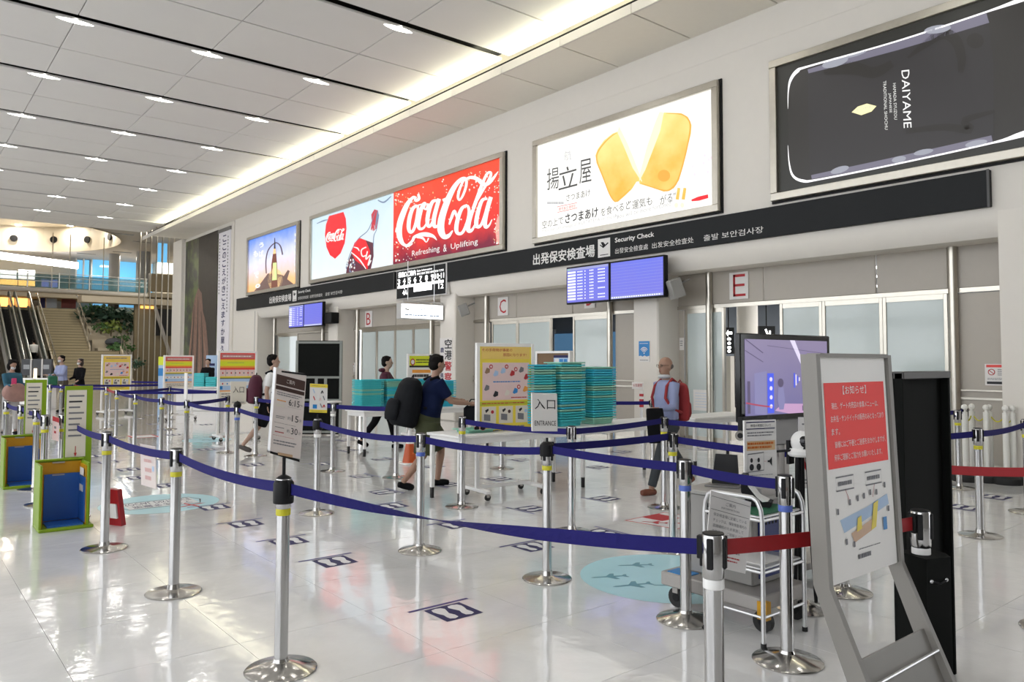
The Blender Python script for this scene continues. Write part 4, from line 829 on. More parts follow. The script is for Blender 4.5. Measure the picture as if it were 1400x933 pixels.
addpost('R5', -4.12, 3.70, 'chrome belt post carrying the ENTRANCE sign')
addpost('R4', -5.37, 3.43, 'blue ringed belt post in front of the man in the navy shirt', ring='b', dome=True)
addpost('R3', -7.33, 3.44, 'chrome belt post carrying the small yellow pictogram sign', ring='w')
addpost('R2', -10.08, 3.60, 'blue ringed belt post under the small entrance card near the maroon backpack', ring='b', dome=True)
addpost('R1', -11.9, 3.50, 'chrome belt post with a narrow upright card seen edge on', dome=True)
addpost('Ra', -13.0, 3.44, 'chrome belt post second to the left of the small entrance card')
addpost('Rb', -14.7, 3.45, 'thin belt post third to the left of the small entrance card')
addpost('Rc', -16.9, 3.62, 'belt post where the distant red belt meets the thick blue belt')
addpost('Rd', -19.1, 3.88, 'distant belt post in the middle of the far red belt')
addpost('A1', -13.05, 4.50, 'chrome belt post in front of the nearer striped rolling board, left of the entrance card')
addpost('A2', -12.35, 4.72, 'chrome belt post partly behind the legs of the man in the white shirt')
addpost('A3', -9.95, 4.90, 'chrome belt post with a small white cap plate below the black partition', ring='w')
addpost('A4', -8.9, 5.30, 'chrome belt post at the corner of the blue belts left of the navy shirted man')
addpost('A5', -6.70, 4.80, 'chrome belt post standing between table leg and rolling yellow board')
addpost('A6', -5.1, 4.88, 'chrome belt post close behind the ENTRANCE sign post')
addpost('A7', -4.10, 5.08, 'yellow ringed belt post in front of the man with the red backpack')
addpost('A8', -5.32, 6.45, 'second yellow ringed belt post, just left behind the first, by the same man')
addpost('A9', -2.63, 5.05, 'chrome belt post mostly hidden behind the grey notice stand', dome=True)
addpost('H1', -3.2, 6.6, 'chrome belt post hidden behind the red poster of the notice stand')
addpost('H2', -4.3, 8.3, 'farther chrome belt post hidden behind the notice stand')
addpost('P1', -2.70, 7.62, 'chrome belt post right of the black panel, in front of the white bollards')
addpost('P2', -4.05, 11.0, 'chrome belt post amid the white bollards by the steel post')
addpost('P3', -2.80, 9.18, 'chrome belt post whose disc shows at the right photograph edge')
addpost('P4', -3.86, 10.27, 'chrome belt post hidden behind the tall black panel')
addpost('P5', -1.50, 5.30, 'chrome belt post just outside the right edge, ending the red belt')
addpost('B1', -8.705, 6.94, 'nearer of two belt posts seen under the yellow rolling board')
addpost('B2', -9.966, 7.99, 'farther of two belt posts seen under the yellow rolling board')
addpost('B3', -7.85, 9.25, 'chrome belt post beside the red striped item low on the wifi column')
for i, (x, y) in enumerate([(-15.9, 5.3), (-21.3, 5.8), (-21.56, 3.14), (-21.42, 3.35), (-21.9, 3.7), (-26.1, 5.4), (-23.5, 6.5), (-25.9, 2.9), (-18.3, 5.0)]):
    addpost('Z%d' % i, x, y, 'distant chrome belt post near the striped rolling boards, %s from the left' % ORDS[{7: 0, 2: 1, 3: 2, 4: 3, 5: 4, 8: 5, 6: 6, 1: 7, 0: 8}[i]], group='distant chrome posts')
def belt(a, b, m=BLUEB, sag=.03, za=.905, zb=.905, twist=0, w_=.055, wst=None, name='belt'):
    pa, pb = P_[a], P_[b]; A0 = V((pa.location.x, pa.location.y, za)); B0 = V((pb.location.x, pb.location.y, zb)) if not isinstance(b, V) else b
    D = (B0-A0); L = D.length; d = D.normalized(); A0 = A0+d*.038; B0 = B0-d*.038; mb = MB(); n = 26; side = d.cross(V((0, 0, 1))).normalized(); fs = []; vs = []
    for i in range(n+1):
        t = i/n; c = A0.lerp(B0, t)-V((0, 0, 1))*sag*4*t*(1-t)
        an = 0
        if twist: an = twist*(3*t*t-2*t**3)
        up = V((0, 0, cos(an)))+side*sin(an); nr = (side*cos(an)-V((0, 0, sin(an))))*.0012
        h = up*w_/2; vs += [c+h+nr, c-h+nr, c-h-nr, c+h-nr]
    for i in range(n):
        k = i*4
        for q in range(4): fs.append((k+q, k+(q+1) % 4, k+4+(q+1) % 4, k+4+q))
    fs += [(0, 1, 2, 3), (4*n+3, 4*n+2, 4*n+1, 4*n)]
    mb.add(vs, fs); o = mb.build(name, m, pa, True, sm=False)
    ang = atan2(d.y, d.x)
    for P0, s_, pr in ((A0, 1, pa), (B0, -1, pa)): MB().box((-.012, -.012, -.04), (.014, .012, .04), .003, Matrix.Translation(P0+d*s_*.006) @ Matrix.Rotation(ang, 4, 'Z')).build('belt_clip', BLACK, pr, True)
    return o
belt('F3', 'F4', sag=.045, twist=pi); belt('F2', 'F3', sag=.03); belt('F1', 'F2', sag=.025); belt('F0', 'F1', sag=.02); belt('Fb', 'F0', sag=.02); belt('Fd', 'Fc', sag=.02); belt('Fe', 'Fd', sag=.02); belt('Ff', 'Fe', sag=.02)
P_['BX'] = post(-1.42, 3.37, 'short chrome belt post rising out of the black cover beside the notice stand', ring='w', hgt=.93)
belt('F4', 'BX', REDB, sag=.01, zb=.88); belt('A9', 'P5', REDB, sag=.03)
belt('R5', 'R4', sag=.03); belt('R4', 'R3', sag=.04); belt('R3', 'R2', sag=.04); belt('R2', 'R1', sag=.03); belt('R1', 'Ra', sag=.02); belt('Ra', 'Rb', sag=.02); belt('Rb', 'Rc', sag=.02); belt('Rc', 'Rd', REDB, sag=.02); belt('Rd', 'Z4', REDB, sag=.02)
belt('R5', 'R6', sag=.01, za=.92); belt('R6', 'R7', sag=.01); belt('R5', 'A7', sag=.01, za=.93, zb=.93); belt('A7', 'A9', sag=.02); belt('A6', 'A8', sag=.01, zb=.92); belt('A8', 'H1', sag=.01); belt('H1', 'P1', sag=.02); belt('P1', 'P3', sag=.02)
belt('H2', 'P2', sag=.02); belt('R1', 'A1', sag=.01); belt('A1', 'A2', sag=.01); belt('A3', 'A4', sag=.01); belt('A4', 'A2', sag=.02); belt('A6', 'A5', sag=.02)
belt('B2', 'B3', sag=.02); belt('B1', 'B2', sag=.02); belt('Rc', 'Z0', sag=.01); belt('Rc', 'Z8', sag=.01); belt('Z8', 'Z0', sag=.01); belt('Z4', 'Z1', sag=.01); belt('Z1', 'Z6', sag=.01); belt('Z2', 'Z7', sag=.01); belt('Z3', 'Z2', sag=.0); belt('Z4', 'Z3', sag=0.); belt('Z5', 'Z6', sag=.01); belt('Rd', 'Z2', sag=.01)
# ---- floor stickers
FPRINT = mat('footprint_white', (.70, .70, .70), .3, var=0)
def footpoly(cx, cy, s, m):
    pts = [(-.105, .0), (-.095, -.028), (-.06, -.036), (-.02, -.030), (.02, -.020), (.06, -.024), (.09, -.022), (.105, .0), (.09, .024), (.05, .026), (.01, .016), (-.03, .026), (-.07, .036), (-.097, .026)]
    return [(cx+x*s, cy+y*s*m) for x, y in pts]
sq_ = MB().add([(-.13, -.135, .0012), (.13, -.135, .0012), (.13, .135, .0012), (-.13, .135, .0012)], [(0, 1, 2, 3)]).mesh('square', PNAVY, sm=False)
ft = [MB().add([(x, y, .0019) for x, y in footpoly(0, sy, 1.05, m)], [tuple(range(14))]).mesh('footprint', FPRINT, sm=False) for sy, m in ((-.06, 1.25), (.06, -1.25))]
br = MB().add([(-.175, -.225, .0012), (-.148, -.225, .0012), (-.148, .225, .0012), (-.175, .225, .0012)], [(0, 1, 2, 3)]).mesh('wait_line', mat('sticker_line_blue', (.03, .02, .24), .35), sm=False)
def sticker(x, y, rot, label, group='footprint waiting stickers on the floor'):
    e = empty('floor_sticker', (x, y, 0), radians(rot), label, 'sticker', group)
    for n_, me in (('square', sq_), ('footprint', ft[0]), ('footprint', ft[1]), ('wait_line', br)):
        o = bpy.data.objects.new(n_, me); S.collection.objects.link(o); o.parent = e
sticker(-3.95, 2.77, 0, 'nearest navy footprint sticker, lying alone on the open floor')
sticker(-5.5, 2.74, 0, 'navy footprint sticker just right of the price board post pole')
sticker(-6.35, 2.73, 0, 'navy footprint sticker crossed by the pole of the price board post')
sticker(-7.28, 2.70, 0, 'navy footprint sticker second to the left of the price board post')
sticker(-8.3, 2.74, 0, 'navy footprint sticker touching the small pink cross mark')
sticker(-4.9, 4.24, 0, 'navy footprint sticker behind the ENTRANCE sign post pole')
sticker(-6.0, 4.23, 0, 'navy footprint sticker between the blue ringed post and the ENTRANCE post')
sticker(-7.2, 4.25, 0, 'navy footprint sticker under the narrow twist of the long blue belt')
sticker(-4.91, 5.05, -90, 'footprint sticker touched by the long blue belt near the cyan circle')
sticker(-6.15, 5.31, 90, 'footprint sticker right of the casters of the yellow rolling board')
sticker(-6.09, 6.35, 90, 'footprint sticker left of the brown shoe of the walking man')
for i, (x, y, r) in enumerate([(-10.1, 2.77, 0), (-11.0, 2.65, 0), (-11.9, 2.73, 0), (-12.95, 2.68, 0), (-13.9, 2.69, 0)]): sticker(x, y, r, 'footprint sticker behind the hanging faded paper, %s nearest of that row' % ORDS[i], 'stickers behind the hanging paper')
midl = []
for x, y, r in [(-8.02, 4.6, -90), (-9.3, 5.0, -90), (-10.7, 6.1, -90), (-7.99, 5.53, 90), (-7.97, 6.32, 90), (-7.95, 8.14, 90), (-8.0, 7.23, 90), (-9.28, 7.8, 90), (-9.5, 6.3, 90)]: midl.append((x, y, r))
def pxo(x, y): q = V((x, y, 0))-CAM; return q.dot(RT)/q.dot(FW)
for i, (x, y, r) in enumerate(sorted(midl, key=lambda t: pxo(t[0], t[1]))): sticker(x, y, r, 'pale outlined footprint sticker in the middle lanes, %s from the left' % ORDS[i], 'stickers in the middle lanes')
for i, (px, py, r) in enumerate(sorted([(1361, 680, 90), (1318, 694, 90), (474, 602, 90), (477, 616, 90), (438, 635, 0), (347, 636, 0), (301, 614, 90), (283, 615, 0), (189, 573, 0), (205, 568, 0), (152, 577, 90), (159, 582, 0), (237, 595, 0), (213, 580, 90), (225, 588, 0), (282, 581, 0), (960, 615, 0), (850, 618, 90), (1000, 665, 0)])):
    p = flr(px, py); sticker(p.x, p.y, r, 'small distant footprint sticker beyond the barrier lanes, %s from the left' % ORDS[i], 'distant footprint stickers')
def flat(name, label, parts, cat='sticker'):
    c = V((sum(p[0] for p in parts[0][1])/len(parts[0][1]), sum(p[1] for p in parts[0][1])/len(parts[0][1]), 0)); e = empty(name, c, label=label, cat=cat)
    for i, (n_, pts, m, z) in enumerate(parts): MB().add([(x-c.x, y-c.y, z) for x, y in pts], [tuple(range(len(pts)))]).build(n_, m, e, sm=False)
    return e
def circ(x, y, r, n=40): return [(x+r*cos(2*pi*i/n), y+r*sin(2*pi*i/n)) for i in range(n)]
def plane(x, y, s, a):
    pts = [(-.30, .0), (-.26, .02), (-.10, .025), (-.02, .12), (.03, .12), (.0, .025), (.10, .02), (.14, .06), (.17, .06), (.15, 0), (.17, -.06), (.14, -.06), (.10, -.02), (0, -.025), (.03, -.12), (-.02, -.12), (-.10, -.025), (-.26, -.02)]
    return [(x+s*(u*cos(a)-v*sin(a)), y+s*(u*sin(a)+v*cos(a))) for u, v in pts]
c1 = (-3.62, 4.42)
flat('floor_sticker', 'large round cyan floor sticker printed with teal aeroplane silhouettes', [('disc', circ(*c1, .63), CYAN, .0008)]+[('aeroplane', plane(x, y, s, a), CYAND, .0014) for x, y, s, a in ((-3.86, 4.12, .6, 1.1), (-3.62, 4.10, .65, 1.2), (-3.95, 4.50, .6, 1.0), (-3.45, 4.28, .5, .9), (-3.5, 4.75, .6, 2.0), (-3.25, 4.3, .5, 1.6))])
c2 = (-8.9, 2.36)
e = flat('floor_sticker', 'round cyan floor sticker with dark lettering left of the front post row', [('disc', circ(*c2, .60), CYAN, .0008)])
A = Art(lambda a, b, l: V((c2[0]-.40+b*.8, c2[1]-.42+a*.84, .001+l)), e, .0006); A.stroke([(.08, .25), (.0, .5), (.08, .78), (.92, .78), (1., .5), (.92, .25)], .02, INK, 'outline', closed=True, sub=1)
A.rect(.08, .28, .92, .75, FPRINT, 'white_field', 1); A.text('SOCIAL DISTANCE', (.1, .3), (.9, .3), .18, PNAVY, l=2); A.text('距離をあけて', (.15, .54), (.85, .54), .18, PNAVY, l=2); A.done()
p = flr(283, 602); flat('floor_sticker', 'distant cyan floor sticker left of the white table casters', [('disc', circ(p.x, p.y, .45), CYAN, .0008), ('aeroplane', plane(p.x, p.y, .9, .3), CYAND, .0014)])
q = [tuple(flr(*t).xy) for t in ((853, 712), (908, 701), (985, 712), (925, 724))]; q2 = [tuple(flr(*t).xy) for t in ((878, 708), (900, 703), (930, 709), (905, 713))]; q3 = [tuple(flr(*t).xy) for t in ((925, 716), (955, 710), (980, 713), (950, 721))]
e = flat('floor_sticker', 'red and white floor sticker with an aeroplane near the vented cabinet', [('border', q, INKR, .0008), ('field', [tuple(V(a).lerp(V(((q[0][0]+q[2][0])/2, (q[0][1]+q[2][1])/2)), .06)) for a in q], FPRINT, .0013), ('red_patch', q2, INKR, .0018), ('red_patch', q3, INKR, .0018), ('aeroplane', plane(flr(900, 715).x, flr(900, 715).y, .55, .6), INKR, .0018)])
def xmark(px, py, s, label):
    p = flr(px, py); a = [(p.x-s, p.y-.03), (p.x-s+.05, p.y-.05), (p.x+s, p.y+.03), (p.x+s-.05, p.y+.05)]; b = [(p.x-.04, p.y+s), (p.x-.06, p.y+s-.05), (p.x+.04, p.y-s), (p.x+.06, p.y-s+.05)]
    flat('floor_mark', label, [('stripe', a, INKR, .0022), ('stripe', b, INKR, .0026)], 'mark')
xmark(262, 691, .16, 'small pink cross mark on the floor between two footprint stickers'); xmark(385, 661, .22, 'red cross mark on the floor behind the head of the price board post')
p = flr(196, 597); flat('floor_sticker', 'thin pink framed sticker far behind the hanging paper', [('border', [(p.x-.3, p.y-.25), (p.x+.3, p.y-.25), (p.x+.3, p.y+.25), (p.x-.3, p.y+.25)], INKR, .0008), ('field', [(p.x-.24, p.y-.2), (p.x+.24, p.y-.2), (p.x+.24, p.y+.2), (p.x-.24, p.y+.2)], FPRINT, .0014)])
# ---- cards and boards mounted on the posts
def board4(name, P4, D4, th, label, art=None, m=PAPER, back=BLACK, cat='sign', edge=None):
    """P4 = TL,TR,BR,BL in photo pixels, D4 depths; real board of thickness th"""
    q = [dep(p[0], p[1], d) for p, d in zip(P4, D4)]; tl, tr, br_, bl = q
    U = ((tr-tl)+(br_-bl))/2; W = ((tl-bl)+(tr-br_))/2; N = U.cross(W).normalized(); e = empty(name, bl, label=label, cat=cat)
    MB().prism([bl-N*.002, bl+U-N*.002, bl+U+W-N*.002, bl+W-N*.002], -N*th).build('back_plate' , back, e, True)
    MB().prism([bl, bl+U, bl+U+W, bl+W], -N*.002).build('face', m, e, True)
    A = sheet(bl, U, W, e, N, .0015)
    if art: art(A)
    A.done(); return e, q, U, W, N
def d_of(o): return (o.location+V((0, 0, .95))-CAM).dot(FW)
D3 = d_of(P_['F3'])
BRWN = mat('board_brown', (.09, .045, .035), .5); PINKP = mat('board_pinkish', (.66, .59, .55), .4, var=.02)
def price(A):
    A.rect(.03, .815, .97, .93, BRWN, 'heading'); A.rect(.03, .775, .97, .80, BRWN, 'heading'); A.text('ご案内', (.36, .85), (.62, .85), .05, PINKP, l=2); A.rect(.03, .755, .97, .785, BRWN, 'heading')
    A.lines(.08, .74, .95, .69, 2, INKG, seed=3); A.lines(.1, .65, .4, .62, 1, PORA); A.rect(.08, .56, .35, .59, CREAM, 'tag')
    A.text('6:15', (.48, .60), (.84, .60), .075, INK); A.text('～', (.86, .61), (.94, .61), .03, INK); A.lines(.46, .585, .92, .58, 1, INKG)
    A.text('15', (.62, .42), (.84, .42), .075, INK); A.lines(.1, .46, .4, .42, 2, INKG); A.text('約', (.48, .43), (.58, .43), .04, INKG); A.text('分', (.87, .43), (.94, .43), .035, INK)
    A.lines(.05, .375, .9, .37, 1, INK, fill=.6, seed=5); A.text('30', (.62, .27), (.84, .27), .075, INK); A.lines(.1, .33, .4, .31, 1, INKG); A.lines(.1, .28, .4, .25, 1, INKR); A.text('約', (.48, .28), (.58, .28), .04, INKG); A.text('分', (.87, .28), (.94, .28), .035, INK)
    A.lines(.05, .225, .9, .22, 1, INKR, fill=.6, seed=6); A.lines(.08, .18, .92, .11, 2, INKG, seed=9)
e, q, U, W, N = board4('price_board', [(376, 507), (419, 514), (409, 632), (369, 620)], [D3-.05, D3+.06, D3+.06, D3-.05], .03, 'tilted pinkish board with brown heading and times on the front post', price, PINKP, ALU)
MB().prism([q[3]+N*.004, q[2]+N*.004, q[2]+N*.004+W*.028, q[3]+N*.004+W*.028], -N*.04).build('black_edge', BLACK, e, True); MB().prism([q[3]+U*.25+N*.006, q[3]+U*.72+N*.006, q[3]+U*.72+N*.006+W*.03, q[3]+U*.25+N*.006+W*.03], -N*.03).build('orange_label', mat('label_tan', (.72, .48, .28), .5), e, True)
MB().prism([q[0]+U*.2+N*.004, q[1]-U*.05+N*.004, q[1]-U*.05+N*.004+W*.02, q[0]+U*.2+N*.004+W*.02], -N*.04).build('top_clip', BLACK, e, True)
f3 = P_['F3'].location; MB().tube([(f3.x, f3.y, .955), (f3.x, f3.y, 1.06)], .009, 8).build('stem', BLACK, e, True)
MB().lathe([(.049, .83), (.051, .835), (.051, .93), (.03, .962), (.012, .972)], (f3.x, f3.y, 0), 20).build('clamp_sleeve', BLACK, e, True)
D5 = d_of(P_['R5'])
def ent(A): A.text('入口', (.1, .58), (.92, .58), .27, INK); A.text('ENTRANCE', (.09, .15), (.94, .15), .13, INK)
e, q, U, W, N = board4('entrance_sign', [(727, 538.5), (761.5, 538.5), (762, 591), (728, 590)], [D5-.07, D5+.0, D5+.0, D5-.07], .018, 'white ENTRANCE sign with two black characters on its own belt post', ent, CREAM if False else SIGNW, SIGNW)
f5 = P_['R5'].location; MB().tube([(f5.x, f5.y, .955), (f5.x, f5.y, 1.0)], .008, 8).build('stem', BLACK, e, True); MB().lathe([(.049, .87), (.051, .875), (.051, .95), (.03, .972)], (f5.x, f5.y, 0), 18).build('clamp_sleeve', BLACK, e, True)
DR2 = d_of(P_['R2'])
e, q, U, W, N = board4('entrance_sign', [(315, 522), (337, 522), (336, 553), (315, 553)], [DR2, DR2+.1, DR2+.1, DR2], .015, 'small cream entrance card beside the maroon backpack', lambda A: (A.text('入口', (.15, .5), (.85, .5), .28, INK), A.lines(.1, .12, .9, .06, 1, INKG)), CREAM, SIGNW)
f_ = P_['R2'].location; MB().tube([(f_.x, f_.y, .955), (f_.x, f_.y, 1.02)], .008, 8).build('stem', BLACK, e, True); MB().ell((f_.x, f_.y, .965), (.05, .05, .05), 14, 8).build('knob', BLACK, e, True)
DR3 = d_of(P_['R3'])
def yel(A):
    A.rect(0, .88, 1, 1, PYEL, 'heading'); A.rect(0, 0, 1, .1, PYEL, 'footer'); A.lines(.1, .96, .9, .91, 1, INKG); A.lines(.1, .07, .9, .03, 1, INKG)
    for i, (x, y, m) in enumerate([(.22, .75, PBLU), (.7, .74, INK), (.25, .5, INKR), (.6, .48, PPNK), (.8, .52, INKG), (.3, .22, PBLU2), (.65, .25, INKG), (.82, .25, INKR)]):
        if m is PBLU2: A.rect(x-.12, y-.08, x+.12, y+.06, m, 'pictogram')
        else: A.stroke([(x-.07, y-.07), (x, y+.02), (x+.05, y-.06)] if i % 2 else [(x-.05, y+.07), (x+.05, y-.07)], .05, m, 'pictogram')
e, q, U, W, N = board4('pictogram_sign', [(424, 525), (448, 526), (447, 565), (423, 564)], [DR3-.03, DR3+.04, DR3+.04, DR3-.03], .02, 'small yellow bordered sign with prohibited item pictures on a post', yel, PAPER, DGREY)
f_ = P_['R3'].location; MB().tube([(f_.x, f_.y, .955), (f_.x, f_.y, 1.0)], .009, 8).build('stem', BLACK, e, True); MB().lathe([(.049, .85), (.05, .855), (.05, .93), (.03, .96)], (f_.x, f_.y, 0), 18).build('clamp_sleeve', BLACK, e, True)
f_ = P_['R1'].location; tag(bx('card', SIGNW, (f_.x-.14, f_.y-.006, .96), (f_.x-.0, f_.y+.006, 1.36), M=None), 'narrow upright white card standing on the post left of the entrance card', 'sign')
f_ = P_['A3'].location; tag(bx('cap_plate', SIGNW, (f_.x-.07, f_.y-.1, .958), (f_.x+.07, f_.y+.1, .985), bev=.01), 'white plate lying on top of the post below the black partition', 'plate')
# hanging papers on belts
def paper(P4, D4, label, art, m=PAPER): return board4('paper_notice', P4, D4, .002, label, art, m, m, cat='notice')
a = (P_['F1'].location+V((0, 0, .9))-CAM).dot(FW); b_ = (P_['F2'].location+V((0, 0, .9))-CAM).dot(FW)
paper([(187, 607), (212, 611), (209, 669), (193, 663)], [a+(b_-a)*.45-.02, a+(b_-a)*.65-.02, a+(b_-a)*.65-.02, a+(b_-a)*.45-.02], 'faded pinkish paper notice hanging over the front blue belt', lambda A: (A.lines(.25, .85, .8, .55, 2, mat('faded_red', (.62, .38, .36), .6), fill=.5), A.lines(.3, .5, .75, .12, 2, mat('faded_red', (.62, .38, .36), .6), fill=.5), A.rect(.78, .4, .9, .52, PBLU, 'blue_mark')), mat('faded_paper', (.66, .58, .55), .6))
a = (P_['Fb'].location+V((0, 0, .9))-CAM).dot(FW)
paper([(72, 568), (81, 572), (80, 603), (71, 601)], [a-.1]*4, 'narrow paper sign with a red top between two belt posts', lambda A: (A.rect(0, .8, 1, 1, INKR, 'red_top'), A.rect(.3, .5, .6, .6, INKG, 'symbol'), A.rect(.3, .3, .6, .4, INKR, 'symbol')), PPNK)
# ================= FURNITURE AND EQUIPMENT =================
def zat(x, y, py):
    lo, hi = -1., 12.
    for _ in range(40):
        z = (lo+hi)/2; q = V((x, y, z))-CAM; v = PCY-FPX*q.dot(UP)/q.dot(FW)
        if v < py: hi = z
        else: lo = z
    return z
CAST = None
def caster(parent, x, y, z=0, r=.035, rz=0):
    p = MB(); M = Matrix.Translation((x, y, z)) @ Matrix.Rotation(rz, 4, 'Z')
    p.tube([M @ V((0, -.012, r)), M @ V((0, .012, r))], r, 12); w_ = p.build('caster', RUB, parent)
    MB().box((-.018, -.018, r), (.018, .018, r*2+.02), .004, M).build('caster_fork', GREYM, w_)
# ---- rolling notice boards
def rolling(p0, p1, py_top, py_bot, label, art, face=PAPER, ox=.0):
    p0, p1 = V((p0[0], p0[1], 0)), V((p1[0], p1[1], 0)); L = (p1-p0).length; rz = atan2(p1.y-p0.y, p1.x-p0.x)
    zt = zat(p0.x, p0.y, py_top); zb = zat(p0.x, p0.y, py_bot)
    e = empty('rolling_board', p0, rz, label, 'notice board', 'white rolling notice boards')
    t = .022
    for x in (0, L): MB().box((x-t, -t, .10), (x+t, t, zt), .004).build('upright', WMET, e)
    for za, zc in ((zt-.04, zt), (zb-.03, zb)): MB().box((t, -t*.8, za), (L-t, t*.8, zc), .003).build('crossbar', WMET, e)
    MB().box((t, -.02, .10), (L-t, .02, .14), .003).build('base_bar', WMET, e)
    for x in (0, L):
        f_ = MB().box((x-.03, -.26, .075), (x+.03, .26, .115), .005).build('foot', WMET, e)
        for y in (-.23, .23): caster(e, x, y)
    MB().box((t, -.012, zb), (L-t, .012, zt-.04)).build('panel', face, e)
    W = Matrix.Translation(p0) @ Matrix.Rotation(rz, 4, 'Z'); o0 = W @ V((t, -.0125, zb)); U = (W.to_3x3() @ V((L-2*t, 0, 0))); N = W.to_3x3() @ V((0, -1, 0))
    # art is parented to the rotated empty: build in world, then convert
    A = sheet((t, -.0125, zb), (L-2*t, 0, 0), (0, 0, zt-.04-zb), e, (0, -1, 0), .0015)
    art(A)
    A.done(False)
    A.g = {}
    return e
PY2 = mat('poster_yellow_orange', (.86, .60, .13), .3, var=.1, scale=3)
def yboard(A, detail=True):
    A.rect(0, 0, 1, 1, PYEL, 'yellow_field'); A.rect(.03, .86, .97, 1, PY2, 'heading', 2)
    if detail: A.text('その手荷物が事故の', (.04, .945), (.62, .945), .035, INKR, l=3); A.text('原因になります!', (.44, .89), (.9, .89), .035, INKR, l=3)
    else: A.lines(.1, .97, .9, .9, 1, INKG, l=3)
    A.rect(.05, .40, .96, .82, PPNK, 'pink_field', 2)
    q = random.Random(4)
    for i, (x, y) in enumerate([(.14, .73), (.3, .70), (.44, .73), (.62, .70), (.8, .74), (.9, .66), (.13, .54), (.3, .47), (.52, .48), (.68, .5), (.88, .52)]):
        m = (mat('pic_brown', (.42, .25, .14), .5), PBLU, PBLU, INKR, INKG, INKR, INKG, INK, CREAM, PBLU2, PORA)[i]
        A.poly([(x-.05, y-.02), (x-.02, y-.035), (x+.045, y-.02), (x+.05, y+.02), (x-.01, y+.035)], m, 'picture', 3)
        if i in (0, 2, 3, 9): A.ell(x+.07, y+.045, .035, .025, INKR, 'ring', 14, l=3); A.ell(x+.07, y+.045, .02, .013, PPNK, 'ring', 14, l=4)
    A.lines(.25, .62, .8, .59, 1, PBLU2, l=3); A.lines(.6, .44, .92, .41, 1, INKR, l=3)
    A.rect(0, .34, 1, .385, mat('lime_line', (.7, .72, .04), .4), 'band', 2); A.lines(.04, .378, .9, .352, 1, INKR, l=3)
    for k in range(3):
        A.rect(.04+k*.325, .14, .31+k*.325, .33, CREAM, 'picture_field', 2)
        A.poly([(.08+k*.325, .18), (.2+k*.325, .17), (.2+k*.325, .24), (.08+k*.325, .25)], INKG, 'picture', 3); A.ell(.24+k*.325, .27, .03, .02, (INKR, BRWN, PBLU)[k], 'picture', 10, l=3); A.poly([(.12+k*.325, .26), (.17+k*.325, .29), (.16+k*.325, .31), (.1+k*.325, .29)], INK, 'picture', 3)
    A.lines(.05, .12, .9, .04, 2, INKG, l=3)
def sboard(A):
    A.rect(0, .86, 1, 1, PRED, 'red_heading'); A.rect(.03, .885, .97, .975, mat('heading_rose', (.72, .25, .25), .4), 'red_heading', 2); A.lines(.08, .96, .92, .90, 1, PAPER, l=3)
    A.rect(0, .72, 1, .86, PLIM, 'lime_band'); A.rect(0, .82, 1, .86, PYEL, 'yellow_band', 2); A.lines(.2, .8, .7, .78, 1, INKG, l=3); A.rect(0, .66, 1, .72, PORA, 'orange_band'); A.rect(0, .64, 1, .68, PRED, 'red_line', 2)
    A.rect(0, .50, 1, .64, PPNK, 'pink_row')
    for k in range(8): A.ell(.08+k*.12, .57, .022, .02, (INKR, INKG)[k % 2], 'pictogram', 8, l=2)
    for k in (.16, .42, .8): A.rect(k, .50, k+.006, .64, INK, 'divider', 2)
    A.rect(0, .47, 1, .50, PYEL, 'gold_line'); A.rect(0, .445, 1, .47, mat('olive_line', (.2, .22, .06), .5), 'olive_line')
    A.rect(0, .38, 1, .445, PBLU, 'blue_row'); A.rect(0, .3, 1, .38, PAPER, 'white_row')
    for k in range(7): A.ell(.08+k*.13, .34, .02, .02, (INKR, PBLU2, INK)[k % 3], 'pictogram', 8, l=2)
    A.rect(0, .2, 1, .3, PBLU, 'blue_row'); A.rect(0, .22, .08, .29, PBLU2, 'blue_mark', 2); A.rect(0, .175, 1, .2, PORA, 'orange_line'); A.rect(0, 0, 1, .175, CREAM, 'cream_row'); A.lines(.05, .15, .95, .04, 2, INKG, l=2)
q0, q1 = flr(652, 681), flr(727, 672.5)
rolling(q0.xy, q1.xy, 469, 598, 'tall yellow and pink rolling notice board in front of the tray stacks', yboard)
q0, q1 = flr(138, 568), flr(177, 566); rolling(q0.xy, q1.xy, 485, 534, 'far yellow rolling notice board in front of the staircase', lambda A: yboard(A, False))
q0, q1 = flr(223, 575), flr(262, 573); rolling(q0.xy, q1.xy, 486, 531, 'farther of the two red, yellow and blue striped rolling boards', sboard)
q0, q1 = flr(297, 603), flr(348, 600); rolling(q0.xy, q1.xy, 480, 547, 'nearer red, yellow and blue striped rolling board behind the entrance card', sboard)
q0, q1 = flr(557, 601), flr(592, 599)
def oboard(A):
    A.rect(0, .75, 1, 1, PLIM, 'lime_heading'); A.ell(.14, .84, .1, .09, INKR, 'ring', 14, l=2); A.ell(.14, .84, .07, .06, PAPER, 'ring', 14, l=3); A.lines(.28, .93, .95, .8, 2, INK, l=2); A.rect(0, .70, 1, .75, INK, 'black_line'); A.rect(0, 0, 1, .7, PAPER, 'white_field')
    for k in range(3): A.rect(.12, .56-k*.22, .9, .64-k*.22, PORA, 'orange_row', 2); A.lines(.15, .53-k*.22, .85, .44-k*.22, 1, INK, l=2, fill=.8)
rolling(q0.xy, q1.xy, 484, 540, 'lime and orange rolling board behind the head of the man in navy', oboard)
